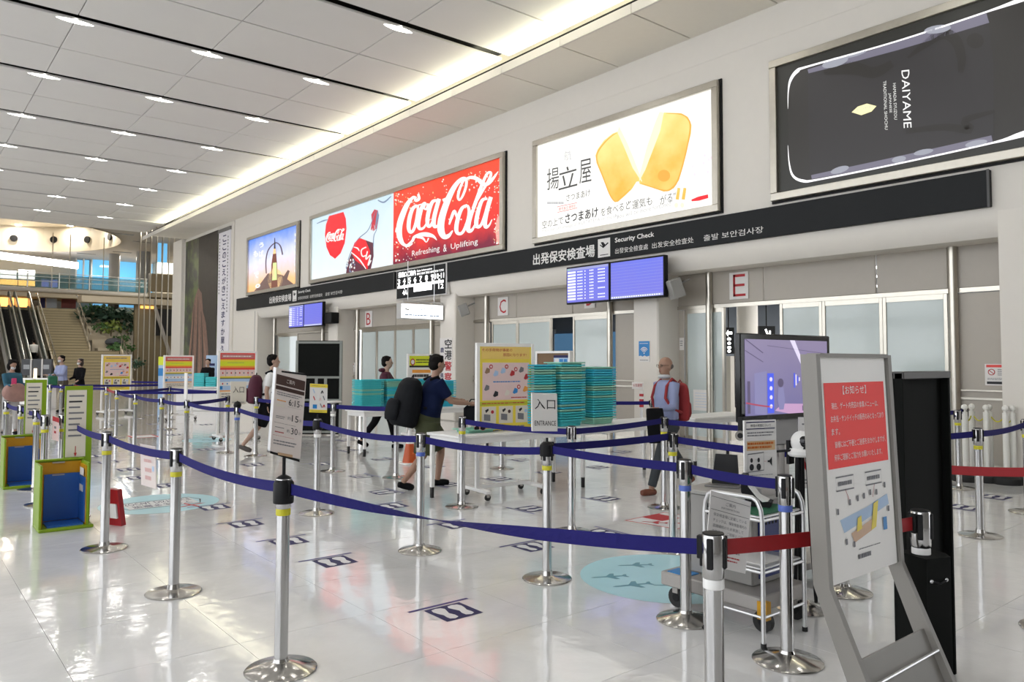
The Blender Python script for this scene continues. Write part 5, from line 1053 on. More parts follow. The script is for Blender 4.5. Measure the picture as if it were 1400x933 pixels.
# ---- tables
def table(x0, y0, x1, y1, h, label, casters=False, th=.05):
    e = empty('table', ((x0+x1)/2, (y0+y1)/2, 0), label=label, cat='table')
    bx('tabletop', WPL, (x0, y0, h-.03), (x1, y1, h), e, bev=.006); ap = MB()
    ap.box((x0+.04, y0+.03, h-th-.05), (x1-.04, y0+.05, h-.03)); ap.box((x0+.04, y1-.05, h-th-.05), (x1-.04, y1-.03, h-.03)); ap.box((x0+.03, y0+.05, h-th-.05), (x0+.05, y1-.05, h-.03)); ap.box((x1-.05, y0+.05, h-th-.05), (x1-.03, y1-.05, h-.03)); ap.build('apron', WPL, e, True)
    for x in (x0+.05, x1-.05):
        for y in (y0+.05, y1-.05):
            l_ = bx('leg', WMET, (x-.022, y-.022, .12), (x+.022, y+.022, h-.03), e, bev=.004)
            MB().box((x-.018, y-.018, 0), (x+.018, y+.018, .125), .003).build('foot', RUB, l_, True)
    return e
TB = table(-7.40, 4.80, -6.76, 6.60, .74, 'white table under the sunglasses, partly behind the yellow rolling board')
TC = table(-7.40, 6.66, -6.76, 8.52, .74, 'white table carrying the two tall teal tray stacks left of the wifi column')
TD = table(-7.45, 9.0, -6.85, 10.6, .74, 'white table near the frosted door left of the television')
def at_z(px, py, z): return flr(px, py, z)
# ---- stacked trays
TEAL = mat('tray_teal', (.05, .52, .56), .4, var=.05); TEAL2 = mat('tray_blue_teal', (.04, .50, .68), .4, var=.05); MINT = mat('tray_mint', (.26, .55, .42), .4, var=.05)
def traymesh(m, L=.42, W=.32, H=.085, t=.004):
    mb = MB(); s = .86
    def rr(l, w, z, r=.025, n=3):
        P = []
        for cx_, cy_, a0 in ((l/2-r, w/2-r, 0), (-l/2+r, w/2-r, pi/2), (-l/2+r, -w/2+r, pi), (l/2-r, -w/2+r, 3*pi/2)):
            for k in range(n+1): a = a0+pi/2*k/n; P.append((cx_+r*cos(a), cy_+r*sin(a), z))
        return P
    R_ = [rr(L*.82, W*.77, 0), rr(L*.86, W*.81, H-.017), rr(L+.015, W+.015, H-.017), rr(L+.015, W+.015, H), rr(L*.92-t, W*.90-t, H), rr(L*.81-t, W*.76-t, t)]
    n = len(R_[0]); vs = [p for r in R_ for p in r]; fs = []
    for i in range(5):
        for k in range(n): fs.append((i*n+k, i*n+(k+1) % n, (i+1)*n+(k+1) % n, (i+1)*n+k))
    fs.append(tuple(range(n))[::-1]); fs.append(tuple(5*n+k for k in range(n)))
    mb.add(vs, fs); return mb.mesh('tray', m, sm=False)
TM = [traymesh(m) for m in (TEAL, TEAL2, MINT)]
def stack(cx_, cy_, z0, n, rz, label, group, pitch=.031, seed=0):
    q = random.Random(seed)
    for i in range(n):
        k = 2 if q.random() < .22 else q.choice((0, 0, 1)); o = bpy.data.objects.new('tray', TM[k]); S.collection.objects.link(o)
        o.location = (cx_+q.uniform(-.003, .003), cy_+q.uniform(-.003, .003), z0+i*pitch+.001); o.rotation_euler = (0, 0, rz+q.uniform(-.01, .01)); tag(o, '%s tray, %s from the top of %s' % (('teal', 'blue-teal', 'mint')[k], ORDS[n-1-i], label), 'tray', group)
zt = .741
p = at_z(813, 581, zt); stack(-7.08, xpl(815, 540, -7.08).y, zt, 22, pi/2, 'the tall stack nearest the wifi column', 'trays of the right tall stack', seed=1)
stack(-7.08, xpl(772, 540, -7.08).y, zt, 24, pi/2, 'the tallest stack, just behind the ENTRANCE sign', 'trays of the tallest stack', seed=2)
stack(-7.08, xpl(732, 540, -7.08).y-.02, zt, 23, pi/2, 'the stack half covered by the ENTRANCE sign', 'trays of the half covered stack', seed=3)
TE = table(-11.75, 6.0, -11.1, 8.6, .74, 'long white table under the left group of teal tray stacks')
for i, (px, n, lb) in enumerate(((495, 14, 'leftmost'), (533, 14, 'second'), (566, 14, 'third'), (604, 13, 'last'))):
    pp = at_z(px, 577, zt); yy = 6.25+i*.49
    stack(-11.42, yy, zt, n, pi/2, ['the leftmost tray stack', 'the stack below the maroon hooded man', 'the stack behind the black backpack', 'the stack behind the navy shirted man'][i], 'trays of the %s left stack' % lb, seed=10+i, pitch=.0315)
o = bpy.data.objects.new('tray', TM[2]); S.collection.objects.link(o); pp = at_z(625, 588, .745); o.location = (-7.08, 5.25, .742); o.rotation_euler = (0, 0, pi/2); o.scale = (1, 1, .45); tag(o, 'single mint green tray holding sunglasses on the nearer table', 'tray')
e = empty('sunglasses', (-6.92, 5.2, .785), radians(75), 'dark sunglasses with thin pink rims lying in the mint tray', 'sunglasses')
PKR = mat('pink_rim', (.65, .25, .28), .3)
for s in (-1, 1):
    MB().ell((s*.036, 0, .012), (.032, .006, .024), 14, 8).build('lens', BLACK, e); MB().tube([(s*.036+.034*cos(t), -.004, .012+.026*sin(t)) for t in [2*pi*k/14 for k in range(15)]], .0025, 6).build('rim', PKR, e); MB().tube([(s*.07, 0, .015), (s*.072, .07, .012), (s*.07, .13, .0)], .002, 5).build('temple', BLACK, e)
MB().tube([(-.006, -.002, .02), (.006, -.002, .02)], .002, 5).build('bridge', PKR, e)
# brown framed screen behind the stacks
a = wal(735, 520, 9.3); b = wal(778, 483, 9.3); e = empty('brown_screen', (a.x, 9.3, 0), label='brown topped screen showing above the tall tray stacks', cat='screen')
bx('panel', mat('screen_brown', (.25, .14, .065), .5), (a.x, 9.3, .3), (b.x, 9.34, b.z), e); bx('frame', WMET, (a.x-.04, 9.28, b.z), (b.x+.04, 9.36, b.z+.04), e); bx('frame', WMET, (a.x-.04, 9.28, 0), (a.x, 9.36, b.z), e); bx('frame', WMET, (b.x, 9.28, 0), (b.x+.04, 9.36, b.z), e)
# ---- black partition with pale frame
Dp = 16.; tl, tr, bl, brr = dep(405, 466, Dp), dep(468, 466, Dp), None, None
U = V((tr.x-tl.x, tr.y-tl.y, 0)); H = tl.z; b0 = V((tl.x, tl.y, 0)); Nn = V((U.y, -U.x, 0)).normalized(); e = empty('partition', b0, atan2(U.y, U.x), 'black panelled partition in a pale frame below the far flight display', 'partition'); L = U.length
FRM = mat('partition_frame', (.34, .36, .33), .5); hs = [.09, H*.36, H*.68, H]
MB().box((0, .0, .02), (L, .03, H), 0).build('backing', MATTE, e)
for x in (0, L-.05): bx('frame_post', FRM, (x, -.02, 0), (x+.05, .05, H), e, False)
for z in (.05, H*.36, H*.60, H-.06): bx('frame_rail', FRM, (.05, -.02, z), (L-.05, .03, z+.045), e, False)
for x in (L*.42, L*.62): bx('frame_post', FRM, (x, -.02, H*.36+.045), (x+.06, .03, H*.60), e, False)
for (x0, x1, z0, z1) in ((.06, L-.06, H*.60+.055, H-.07), (.06, L*.41, H*.36+.055, H*.6-.01), (L*.42+.07, L*.61, H*.36+.055, H*.6-.01), (L*.62+.07, L-.06, H*.36+.055, H*.6-.01), (.06, L-.06, .1, H*.36-.01)): MB().box((x0, -.012, z0), (x1, 0, z1), .004).build('black_panel', MATTE, e)
# ---- bag size gauges
LIME = mat('lime_green', (.30, .48, .01), .4); AMB = mat('amber_yellow', (.80, .40, .01), .4); GBLU = mat('gauge_blue', (.03, .16, .62), .35); REDP = mat('red_panel', (.45, .01, .02), .4)
def sizer(x, y, label):
    e = empty('bag_gauge', (x, y, 0), 0, label, 'bag gauge')
    w_, d_, h_ = .36, .30, .60
    bx('base_plate', LIME, (-d_, -.02, 0), (.03, w_+.06, .03), e, False, .006)
    for y_ in (-.02, w_-.0): bx('side_panel', LIME, (-d_, y_, .03), (.02, y_+.02, h_), e, False, .004)
    bx('back_panel', LIME, (-d_-.02, -.02, 0), (-d_, w_+.02, h_), e, False, .004)
    bx('top_rim', LIME, (-d_-.02, -.02, h_), (-d_+.025, w_+.02, h_+.02), e, False, .004)
    bx('amber_lining', AMB, (-d_, .0, .03), (-d_+.012, w_, h_-.01), e, False); bx('amber_lining', AMB, (-d_+.012, .0, .03), (.0, .008, h_-.03), e, False); bx('amber_lining', AMB, (-d_+.012, w_-.008, .03), (.0, w_, h_-.03), e, False)
    bx('blue_lining', GBLU, (-d_+.012, .055, .05), (-d_+.03, w_-.01, h_-.12), e, False); bx('blue_lining', GBLU, (-d_+.03, w_-.018, .05), (-.01, w_-.008, h_-.14), e, False); bx('blue_floor', GBLU, (-d_+.03, .05, .03), (-.01, w_-.02, .045), e, False)
    bx('label', PAPER, (-.22, w_-.021, h_-.13), (-.05, w_-.018, h_-.06), e, False); bx('label', PAPER, (-.22, w_-.021, h_-.28), (-.08, w_-.018, h_-.22), e, False)
    for z in (h_-.02, h_-.135): bx('notch', GREYM, (-d_+.012, .12, z), (-d_+.032, .22, z+.012), e, False)
    a, b = V((-.36, .22, 0)), V((-.345, .455, 0)); U = b-a; N = V((U.y, -U.x, 0)).normalized()
    MB().prism([a, b, b+V((0, 0, 1.30)), a+V((0, 0, 1.30))], -N*.03).build('tall_board', LIME, e)
    c = a+U*.06+N*.002; U2 = U*.72; MB().prism([c+V((0, 0, .62)), c+U2+V((0, 0, .62)), c+U2+V((0, 0, 1.26)), c+V((0, 0, 1.26))], -N*.003).build('text_panel', CREAM, e)
    A = sheet(c+V((0, 0, .62)), U2, V((0, 0, .64)), e, N, .002)
    for i in range(8): A.rect(.12, .90-i*.085, .88-.1*(i % 3), .925-i*.085, INK if i == 1 else INKG, 'text_line')
    A.poly([(.42, .06), (.58, .06), (.5, .0)], INKR, 'arrow'); A.rect(.48, .06, .52, .16, INKR, 'arrow')
    A.done(False)
    return e
sizer(-8.05, 1.13, 'nearer lime, amber and blue bag size gauge with a tall text board')
sizer(-11.0, 1.16, 'farther lime, amber and blue bag size gauge at the left photograph edge')
e = empty('red_wedge_sign', (-8.02, 1.70, 0), label='red wedge shaped sign standing right behind the nearer bag gauge', cat='sign')
MB().prism([(-.10, -.05, 0), (.12, .06, 0), (.06, .03, .33), (-.06, -.03, .33)], (-.05, .05, 0)).build('red_body', REDP, e); MB().prism([(.0, .0, .07), (.08, .04, .07), (.06, .03, .2), (-.01, -.005, .2)], (.012, -.016, 0)).build('label', PAPER, e)
# ---- grey notice stand in the foreground
e = empty('notice_stand', (-1.2, 2.9, 0), label='tall grey metal notice stand with a red and white poster, nearest on the right', cat='notice stand')
Xp, Y0, Y1, z0, z1 = -1.44, 2.665, 3.205, .74, 1.578
STG = mat('stand_grey', (.36, .34, .31), .5, var=.03)
top = .045  # panel leans back slightly
def sx(z): return Xp-(z-z0)*top
for y in (Y0, Y1):
    MB().prism([(sx(z1)-.05, y, z1), (sx(z1)+.012, y, z1), (sx(z0)+.012, y, z0+.0), (-1.10, y, 0), (-1.20, y, 0), (sx(z0)-.05, y, z0)], (0, .028 if y == Y1 else -.028, 0)).build('side_frame', STG, e, True)
MB().prism([(sx(z0), Y0, z0), (sx(z0), Y1, z0), (sx(z1), Y1, z1), (sx(z1), Y0, z1)], (-.02, 0, 0)).build('back_panel', STG, e, True)
bx('top_frame', STG, (sx(z1)-.04, Y0, z1-.012), (sx(z1)+.012, Y1, z1+.004), e); 
def lowx(z): return Xp+(z0-z)/(z0)*(.29)
for za, zb_ in ((.50, .30), (.27, .10)):
    MB().prism([(lowx(za)+.0, Y0, za), (lowx(za), Y1, za), (lowx(zb_), Y1, zb_), (lowx(zb_), Y0, zb_)], (-.012, 0, -.004)).build('shelf_back', STG, e, True)
    MB().tube([(lowx(za)+.05, Y0, za-.07), (lowx(za)+.05, Y1, za-.07)], .006, 8).build('shelf_rod', ALU, e, True)
    bx('shelf_ledge', STG, (lowx(zb_), Y0, zb_), (lowx(zb_)+.07, Y1, zb_+.012), e)
bx('foot_plate', STG, (-1.35, Y0, 0), (-1.0, Y1, .015), e)
PO = mat('stand_poster', (.84, .82, .79), .35, var=.02, ior=1.25); PR2 = mat('stand_poster_red', (.85, .02, .015), .35, var=.03, ior=1.25)
O = V((sx(z0)+.002, Y0+.015, z0)); U = V((0, Y1-Y0-.03, 0)); W = V((sx(z1)-sx(z0), 0, z1-z0-.012))
MB().prism([O, O+U, O+U+W, O+W], (-.002, 0, 0)).build('poster', PO, e, True)
A = sheet(O, U, W, e, (1, 0, 0), .0012); pw = mat('poster_white_ink', (.95, .85, .82), .4, var=0)
A.rect(.03, .50, .96, .885, PR2, 'red_field'); A.text('【お知らせ】', (.30, .83), (.66, .83), .04, pw, l=2)
for i, (t, a_, b_) in enumerate((('現在、ゲート内売店の食事メニューは、', .12, .84), ('お弁当・サンドイッチの販売のみとなっており', .1, .92), ('ます。', .1, .22), ('皆様にはご不便とご迷惑をおかけしますが、', .14, .93), ('何卒ご理解とご協力をお願いいたします。', .12, .86))): A.text(t, (a_, .765-i*.058), (b_, .765-i*.058), .03, pw, l=2)
for x in (.12, .56): A.stroke([(x, .40), (x+.26, .40), (x+.26, .46), (x, .46)], .006, INKG, 'box', 2, closed=True, sub=1); A.lines(x+.03, .445, x+.24, .415, 1, INKG, l=2, fill=.6)
A.poly([(.15, .27), (.55, .30), (.90, .34), (.92, .29), (.5, .24), (.2, .21)], PBLU, 'map'); A.poly([(.3, .2), (.62, .24), (.62, .19), (.34, .155)], mat('map_orange', (.85, .55, .35), .4), 'map', 2); A.poly([(.38, .2), (.46, .21), (.46, .27), (.40, .26)], PYEL, 'map', 3); A.poly([(.60, .19), (.68, .2), (.74, .32), (.66, .31)], PYEL, 'map', 3)
for i, (x, y) in enumerate([(.12, .31), (.3, .34), (.42, .35), (.52, .355), (.62, .365), (.72, .36), (.86, .385), (.22, .17), (.33, .15), (.9, .27)]): A.rect(x-.014, y-.013, x+.014, y+.013, INKG, 'map_symbol', 3)
A.rect(.80, .175, .86, .235, PBLU2, 'blue_symbol', 3); A.lines(.38, .10, .64, .075, 1, INKG, l=2, fill=.8, seed=2); A.lines(.4, .125, .75, .115, 1, INKG, l=2); A.stroke([(.25, .4), (.32, .33)], .004, INKR, 'pointer', 2, sub=1); A.stroke([(.7, .4), (.66, .34)], .004, INKR, 'pointer', 2, sub=1)
A.done()
# ---- tall black channel panel and cover around the short post
e = empty('black_panel_stand', (-1.62, 4.0, 0), label='tall matte black channel panel behind the grey notice stand', cat='panel')
q0, q1 = xpl(1234, 509, -1.60), xpl(1304, 509, -1.60); q1.y -= .05
bx('panel', MATTE, (-1.66, q0.y, 0), (-1.64, q1.y, 1.50), e, bev=.003); bx('flange', MATTE, (-1.64, q0.y, 0), (-1.60, q0.y+.02, 1.50), e, bev=.003); bx('flange', MATTE, (-1.64, q1.y-.02, 0), (-1.60, q1.y, 1.50), e, bev=.003); bx('top_strip', mat('dark_strip', (.07, .065, .06), .4), (-1.66, q0.y, 1.47), (-1.595, q1.y, 1.505), e, bev=.003)
e = empty('post_cover', (-1.42, 3.37, 0), radians(-20), 'black folded cover wrapped around the short chrome post', 'cover')
z_ = zat(-1.42, 3.37, 757); MB().prism([(.085, -.065, 0), (.085, .065, 0), (.03, .10, 0), (-.07, .10, 0), (-.07, -.06, 0)], (0, 0, z_)).build('cover_body', MATTE, e)
MB().tube([(.086, -.04, z_-.09), (.093, .0, z_-.1), (.086, .04, z_-.09)], .004, 6).build('stitch', BLACK, e)
for y in (-.04, .04): MB().ell((.085, y, z_-.09), (.006, .008, .008), 8, 6).build('stud', ALU, e)
# ---- television on its cart
t0, t1 = V((-3.04, 4.49)), V((-2.97, 5.55)); U = V((t1.x-t0.x, t1.y-t0.y, 0)); N = V((U.y, -U.x, 0)).normalized(); L = U.length
zt_, zb_ = 1.745, 1.135
e = empty('television', (t0.x, t0.y, 0), atan2(U.y, U.x), 'large flat television showing a violet live picture of the hall', 'television')
MB().box((0, .0, zb_), (L, .05, zt_), .008).build('bezel', mat('tv_gloss_black', (.012, .012, .012), .12), e); MB().box((.08, .05, zb_+.08), (L-.08, .13, zt_-.08), .02).build('housing', BLACK, e)
SCR = gradlit('tv_screen', (.20, .18, .42), (.34, .28, .46), 1.15, 1.7, .55, .6)
MB().box((.045, -.003, zb_+.045), (L-.045, .002, zt_-.04)).build('screen', SCR, e)
A = sheet((.045, -.003, zb_+.045), (L-.09, 0, 0), (0, 0, zt_-zb_-.085), e, (0, -1, 0), .0015)
vw = lit('tv_white', (.72, .66, .85), .8); vd = lit('tv_dark', (.07, .05, .12), .8); vb = lit('tv_blue', (.04, .08, .75), .8); vm = lit('tv_mid', (.20, .19, .38), .8); vp = lit('tv_pink', (.5, .30, .5), .8); vr = lit('tv_red', (.35, .03, .08), .8)
A.poly([(.10, .02), (.24, 0), (.24, .58), (.10, .55)], vm, 'pictured_wall'); A.rect(.245, .02, .32, .55, vb, 'pictured_banner', 2)
for i in range(4): A.ell(.285, .47-i*.12, .018, .03, vw, 'pictured_character', 8, l=3)
A.poly([(.52, 1), (.58, 1), (.74, .52), (.72, .5)], vw, 'pictured_light', 2); A.poly([(.5, 0), (1, 0), (1, .1), (.42, .14), (.33, .05)], vp, 'pictured_floor', 1); A.ell(.40, .42, .035, .06, vd, 'pictured_head', 12, l=3); A.poly([(.37, .36), (.43, .36), (.45, .18), (.43, .06), (.38, .06), (.36, .2)], vm, 'pictured_person', 3)
A.stroke([(.0, .17), (.15, .13), (.3, .10)], .02, vr, 'pictured_belt', 3); A.stroke([(.0, .85), (.2, .7)], .008, vd, 'pictured_line', 2, sub=1); A.stroke([(.0, 1), (.2, .82)], .01, vd, 'pictured_line', 2, sub=1); A.stroke([(.25, .92), (1, .82)], .006, vd, 'pictured_line', 2, sub=1); A.rect(.02, .03, .05, .45, vd, 'pictured_post', 2)
for i in range(5): A.poly([(.56+i*.02, .35+i*.03), (.575+i*.02, .35+i*.03), (.575+i*.02, .55-i*.02), (.56+i*.02, .55-i*.02)], vw if i % 2 else vb, 'pictured_display', 3)
A.rect(.7, .22, .76, .3, vr, 'pictured_box', 3); A.rect(.66, .03, .70, .1, vd, 'pictured_bin', 3)
A.done(False)
MB().box((.15, .05, .95), (L-.15, .10, zb_+.05), .01).build('bracket', DGREY, e); MB().box((L/2-.09, .06, .12), (L/2-.03, .12, 1.2), .005).box((L/2+.03, .06, .12), (L/2+.09, .12, 1.2), .005).build('column', GREYM, e)
MB().box((.2, -.12, .09), (L-.12, .42, .15), .01).build('cart_base', GREYM, e)
for x in (.25, L-.17):
    for y in (-.08, .38): caster(e, x, y, r=.04)
MB().box((.0, -.04, .72), (.35, .04, .78), .01).build('desk_shelf', GREYM, e)
c_ = dep(1012, 596, 5.0); e2 = empty('small_camera', c_, label='small black cylindrical camera below the left corner of the television', cat='camera')
MB().tube([(0, 0, 0), (-.0, .07, 0)], .028, 14).build('body', BLACK, e2); d_ = (CAM-c_).normalized(); MB().tube([V((0, 0, 0)), d_*.03], .033, 16).build('lens_ring', mat('lens_grey', (.3, .28, .24), .3), e2); MB().tube([d_*.03, d_*.032], .018, 12).build('lens', BLACK, e2); MB().box((-.02, .0, .02), (.02, .05, .12), .004).build('mount', BLACK, e2); MB().box((-.01, .04, .1), (.01, .30, .12)).build('arm', BLACK, e2)
# ---- vented grey cabinet on a caster platform
e = empty('vented_cabinet', (-2.85, 4.1, 0), label='grey cabinet with side vents on a caster platform behind the belt posts', cat='cabinet')
bx('platform', GREYM, (-3.22, 3.86, .135), (-2.50, 4.36, .22), e, bev=.008); 
for x, y in ((-3.14, 3.93), (-2.54, 3.95), (-3.14, 4.3), (-2.54, 4.3)):
    w_ = MB().tube([(x, y-.018, .062), (x, y+.018, .062)], .06, 20).build('caster', RUB, e, True); MB().tube([(x, y-.022, .062), (x, y+.022, .062)], .025, 12).build('hub', BLACK, w_, True); bx('caster_fork', GREYM, (x-.02, y-.028, .09), (x+.02, y+.028, .14), w_)
CAB = mat('cabinet_grey', (.30, .29, .275), .45, .2, var=.03)
bx('body', CAB, (-3.10, 4.0, .22), (-2.64, 4.34, .72), e, bev=.01)
for zz in (.60, .30):
    for i in range(9): bx('vent_slot', BLACK, (-2.98+i*.018, 3.996, zz), (-2.971+i*.018, 4.001, zz+.07), e)
bx('blue_door', mat('door_blue', (.012, .03, .22), .4), (-2.642, 4.06, .26), (-2.632, 4.28, .68), e); 
for i in range(5): bx('door_slot', BLACK, (-2.633, 4.09+i*.035, .57), (-2.629, 4.105+i*.035, .64), e)
bx('yellow_block', AMB, (-2.52, 3.855, .10), (-2.46, 3.90, .20), e); bx('worktop', mat('worktop_grey', (.36, .35, .33), .4, .2), (-3.16, 3.96, .72), (-2.60, 4.38, .745), e, bev=.005); bx('blue_mat', PBLU2, (-3.18, 3.88, .22), (-3.02, 3.99, .225), e)
e = empty('black_device', (-3.0, 4.25, .745), radians(20), 'black tilted card reader on a flat plate left of the trolley', 'device')
MB().prism([(-.09, -.01, 0), (.09, -.01, 0), (.07, .02, .20), (-.07, .02, .20)], (0, .015, 0)).build('screen_back', BLACK, e); MB().box((-.11, -.1, 0), (.11, .1, .012), .003).build('foot_plate', DGREY, e)
# ---- chrome trolley with a green mat
e = empty('trolley', (-2.55, 3.93, 0), label='tubular chrome trolley with a green mat behind the blue ringed post', cat='trolley')
TX0, TX1, TY0, TY1, TZ = -2.78, -2.40, 3.73, 4.15, .80
for y in (TY0, TY1):
    pts = [(TX0, y, .222 if y > 3.8 else .02)]+[(TX0, y, TZ-.12)]+[(TX0+.06-.06*cos(t), y, TZ-.12+.12*sin(t)) for t in (pi/6, pi/3, pi/2)]+[(TX1-.06+.06*sin(t), y, TZ-.12+.12*cos(t)) for t in (0, pi/6, pi/3, pi/2)]+[(TX1, y, .02)]
    MB().tube(pts, .013, 10).build('side_frame', ALU, e, True)
    for x in (TX0, TX1): 
        if not (x == TX0 and y > 3.8): MB().tube([(x, y, 0), (x, y, .025)], .016, 10).build('foot', RUB, e, True)
for z, m_ in ((.70, 'green'), (.42, 'grey'), (.16, 'low')):
    if m_ == 'low':
        MB().tube([(TX1, TY0, z), (TX1, TY1, z)], .008, 8).tube([(TX0, TY0, z), (TX1, TY0, z)], .008, 8).build('lower_rail', ALU, e, True); continue
    bx('shelf', ALU, (TX0+.012, TY0+.012, z-.012), (TX1-.012, TY1-.012, z), e, bev=.003)
    MB().tube([(TX1, TY0, z-.02), (TX1, TY1, z-.02)], .009, 8).tube([(TX0, TY0, z-.02), (TX1, TY0, z-.02)], .009, 8).build('shelf_rail', ALU, e, True)
bx('green_mat', mat('green_mat', (.01, .16, .07), .6, var=.1, scale=40), (TX0+.03, TY0+.03, .70), (TX1-.03, TY1-.03, .706), e)
bx('paper_pad', PAPER, (TX0+.06, TY0+.06, .42), (TX1-.05, TY1-.12, .428), e, bev=.002)
# curved display holder on the mat
e = empty('tablet_holder', (-2.62, 3.98, .707), radians(25), 'curved black and white holder standing on the green mat', 'holder')
prof = [(-.02, .0), (.10, .0), (.11, .03), (.03, .05), (-.02, .11), (-.03, .18), (-.06, .18), (-.06, .08)]
MB().prism([(x, -.05, z) for x, z in prof], (0, .10, 0)).build('holder_body', BLACK, e); MB().prism([(x, -.051, z) for x, z in [(.06, .03), (.03, .052), (-.018, .112), (-.03, .15), (-.022, .155), (-.008, .115), (.036, .06), (.09, .035)]], (0, .102, 0)).build('white_curve', WPL, e)
# thermometer notice board
def ken(A):
    A.rect(.05, .87, .95, .98, PNAVY, 'frame'); A.rect(.05, .885, .95, .965, PAPER, 'frame_fill', 2); A.text('検温の実施について', (.18, .905), (.82, .905), .04, INK, l=3); A.lines(.08, .84, .95, .76, 2, INKG)
    A.rect(.06, .56, .95, .70, mat('pale_orange', (.88, .62, .35), .5), 'orange_field'); A.lines(.08, .69, .93, .58, 2, mat('orange_ink', (.75, .2, .03), .5), l=2, fill=.6)
    A.stroke([(.08, .25), (.58, .27), (.58, .53), (.08, .51)], .015, INKG, 'box', 2, closed=True, sub=1)
    for x in (.2, .42): A.ell(x, .42, .04, .035, INK, 'figure_head', 12, l=2); A.ell(x, .32, .07, .05, INK, 'figure_body', 12, l=2)
    A.poly([(.70, .38), (.76, .38), (.84, .32), (.84, .46), (.76, .41), (.70, .41)], INK, 'loudspeaker', 2); A.lines(.6, .4, .68, .39, 1, INKR); A.lines(.1, .21, .9, .19, 1, INKG)
DK_ = 4.62
e, q, U, W, N = board4('notice_board', [(1018, 577), (1061, 574), (1063, 668), (1019, 670)], [DK_-.03, DK_+.05, DK_+.05, DK_-.03], .012, 'white notice board about taking temperature, below the television', ken, PAPER, WPL)
mid = (q[2]+q[3])/2; MB().tube([mid-N*.02, V((mid.x, mid.y, .745))-N*.02], .012, 8).build('support', ALU, e, True)
DI = 4.05
def info(A):
    A.rect(.03, .93, .97, .935, INK, 'line'); A.text('ご案内', (.38, .85), (.62, .85), .05, INKG); A.text('INFORMATION', (.28, .80), (.72, .80), .025, INKG); A.rect(.03, .76, .97, .765, INK, 'line')
    for i, (t, e_) in enumerate((('保安検査場に記載している', .92), ('チェックは、保安検査場内の', .93), ('混雑緩和のため実施して', .86), ('おります。ご理解とご協力', .93), ('をお願いいたします。', .8))): A.text(t, (.1, .68-i*.075), (e_, .68-i*.075), .045, INKG)
    A.lines(.1, .3, .9, .22, 2, INKG); A.lines(.1, .19, .85, .1, 2, INKR)
board4('paper_notice', [(975, 677), (1027, 687), (1022, 791), (964, 772)], [DI-.06, DI+.06, DI+.06, DI-.06], .003, 'large white INFORMATION paper hanging on the trolley beside the nearest post', info, PAPER, PAPER, cat='notice')
# camera dome on tripod post
cx_, cy_ = -2.62, 4.52; e = empty('dome_camera_stand', (cx_, cy_, 0), label='white dome camera on a black tripod above a chrome disc', cat='camera')
MB().lathe([(.17, 0), (.172, .008), (.05, .04), (.03, .06)], n=28).build('base', CHBASE, e)
for t in (0.3, 2.4, 4.5): MB().tube([(cos(t)*.035, sin(t)*.035, 1.02), (cos(t)*.05, sin(t)*.05, .5), (cos(t)*.075, sin(t)*.075, .05)], [.014, .013, .011], 8).build('leg', BLACK, e)
MB().tube([(0, 0, .05), (0, 0, 1.0)], .018, 10).build('centre_column', BLACK, e); MB().box((-.055, -.045, .96), (.055, .045, 1.05), .01).build('tripod_head', BLACK, e)
dz = zat(cx_, cy_, 624); MB().lathe([(.075, dz), (.085, dz+.012), (.085, dz+.035), (.07, dz+.05)], n=24).build('dome_collar', WPL, e); MB().ell((0, 0, dz+.085), (.066, .066, .075), 20, 12).build('dome', WPL, e)
d_ = (CAM-V((cx_, cy_, dz+.09))).normalized(); M = d_.to_track_quat('Z', 'X').to_matrix().to_4x4(); MB().ell((0, 0, .0), (.036, .036, .012), 18, 8, Matrix.Translation(V((0, 0, dz+.09))+d_*.062+RT*.018) @ M).build('lens_window', mat('lens_black', (.01, .01, .012), .08), e)
MB().tube([(-.03, -.07, .99), (-.18, -.12, .97)], .008, 8).build('pan_handle', BLACK, e)
bx('junction_box', BLACK, (cx_-.07, cy_-.06, .90), (cx_-.05, cy_+.0, 1.05), e)
# white sign with red ring, behind the notice stand
e, q, U, W, N = board4('sign_board', [(1092, 571), (1135, 571), (1135, 668), (1092, 668)], [5.35, 5.35, 5.35, 5.35], .01, 'white board with a red ring half hidden behind the grey notice stand', lambda A: (A.stroke([(.5+.36*cos(t), .47+.27*sin(t)) for t in [2*pi*k/18 for k in range(18)]], .07, INKR, 'red_ring', closed=True, sub=2), A.lines(.1, .93, .9, .88, 1, INKG), A.rect(.3, .42, .7, .46, INK, 'bar'), A.lines(.1, .14, .9, .05, 2, INKG)), PAPER, WPL)
mid = (q[2]+q[3])/2; MB().tube([mid-N*.02, V((mid.x, mid.y, 0))-N*.02], .012, 8).build('support', ALU, e, True); MB().lathe([(.14, 0), (.14, .01), (.02, .02)], (mid.x, mid.y, 0), 20).build('foot', ALU, e, True)
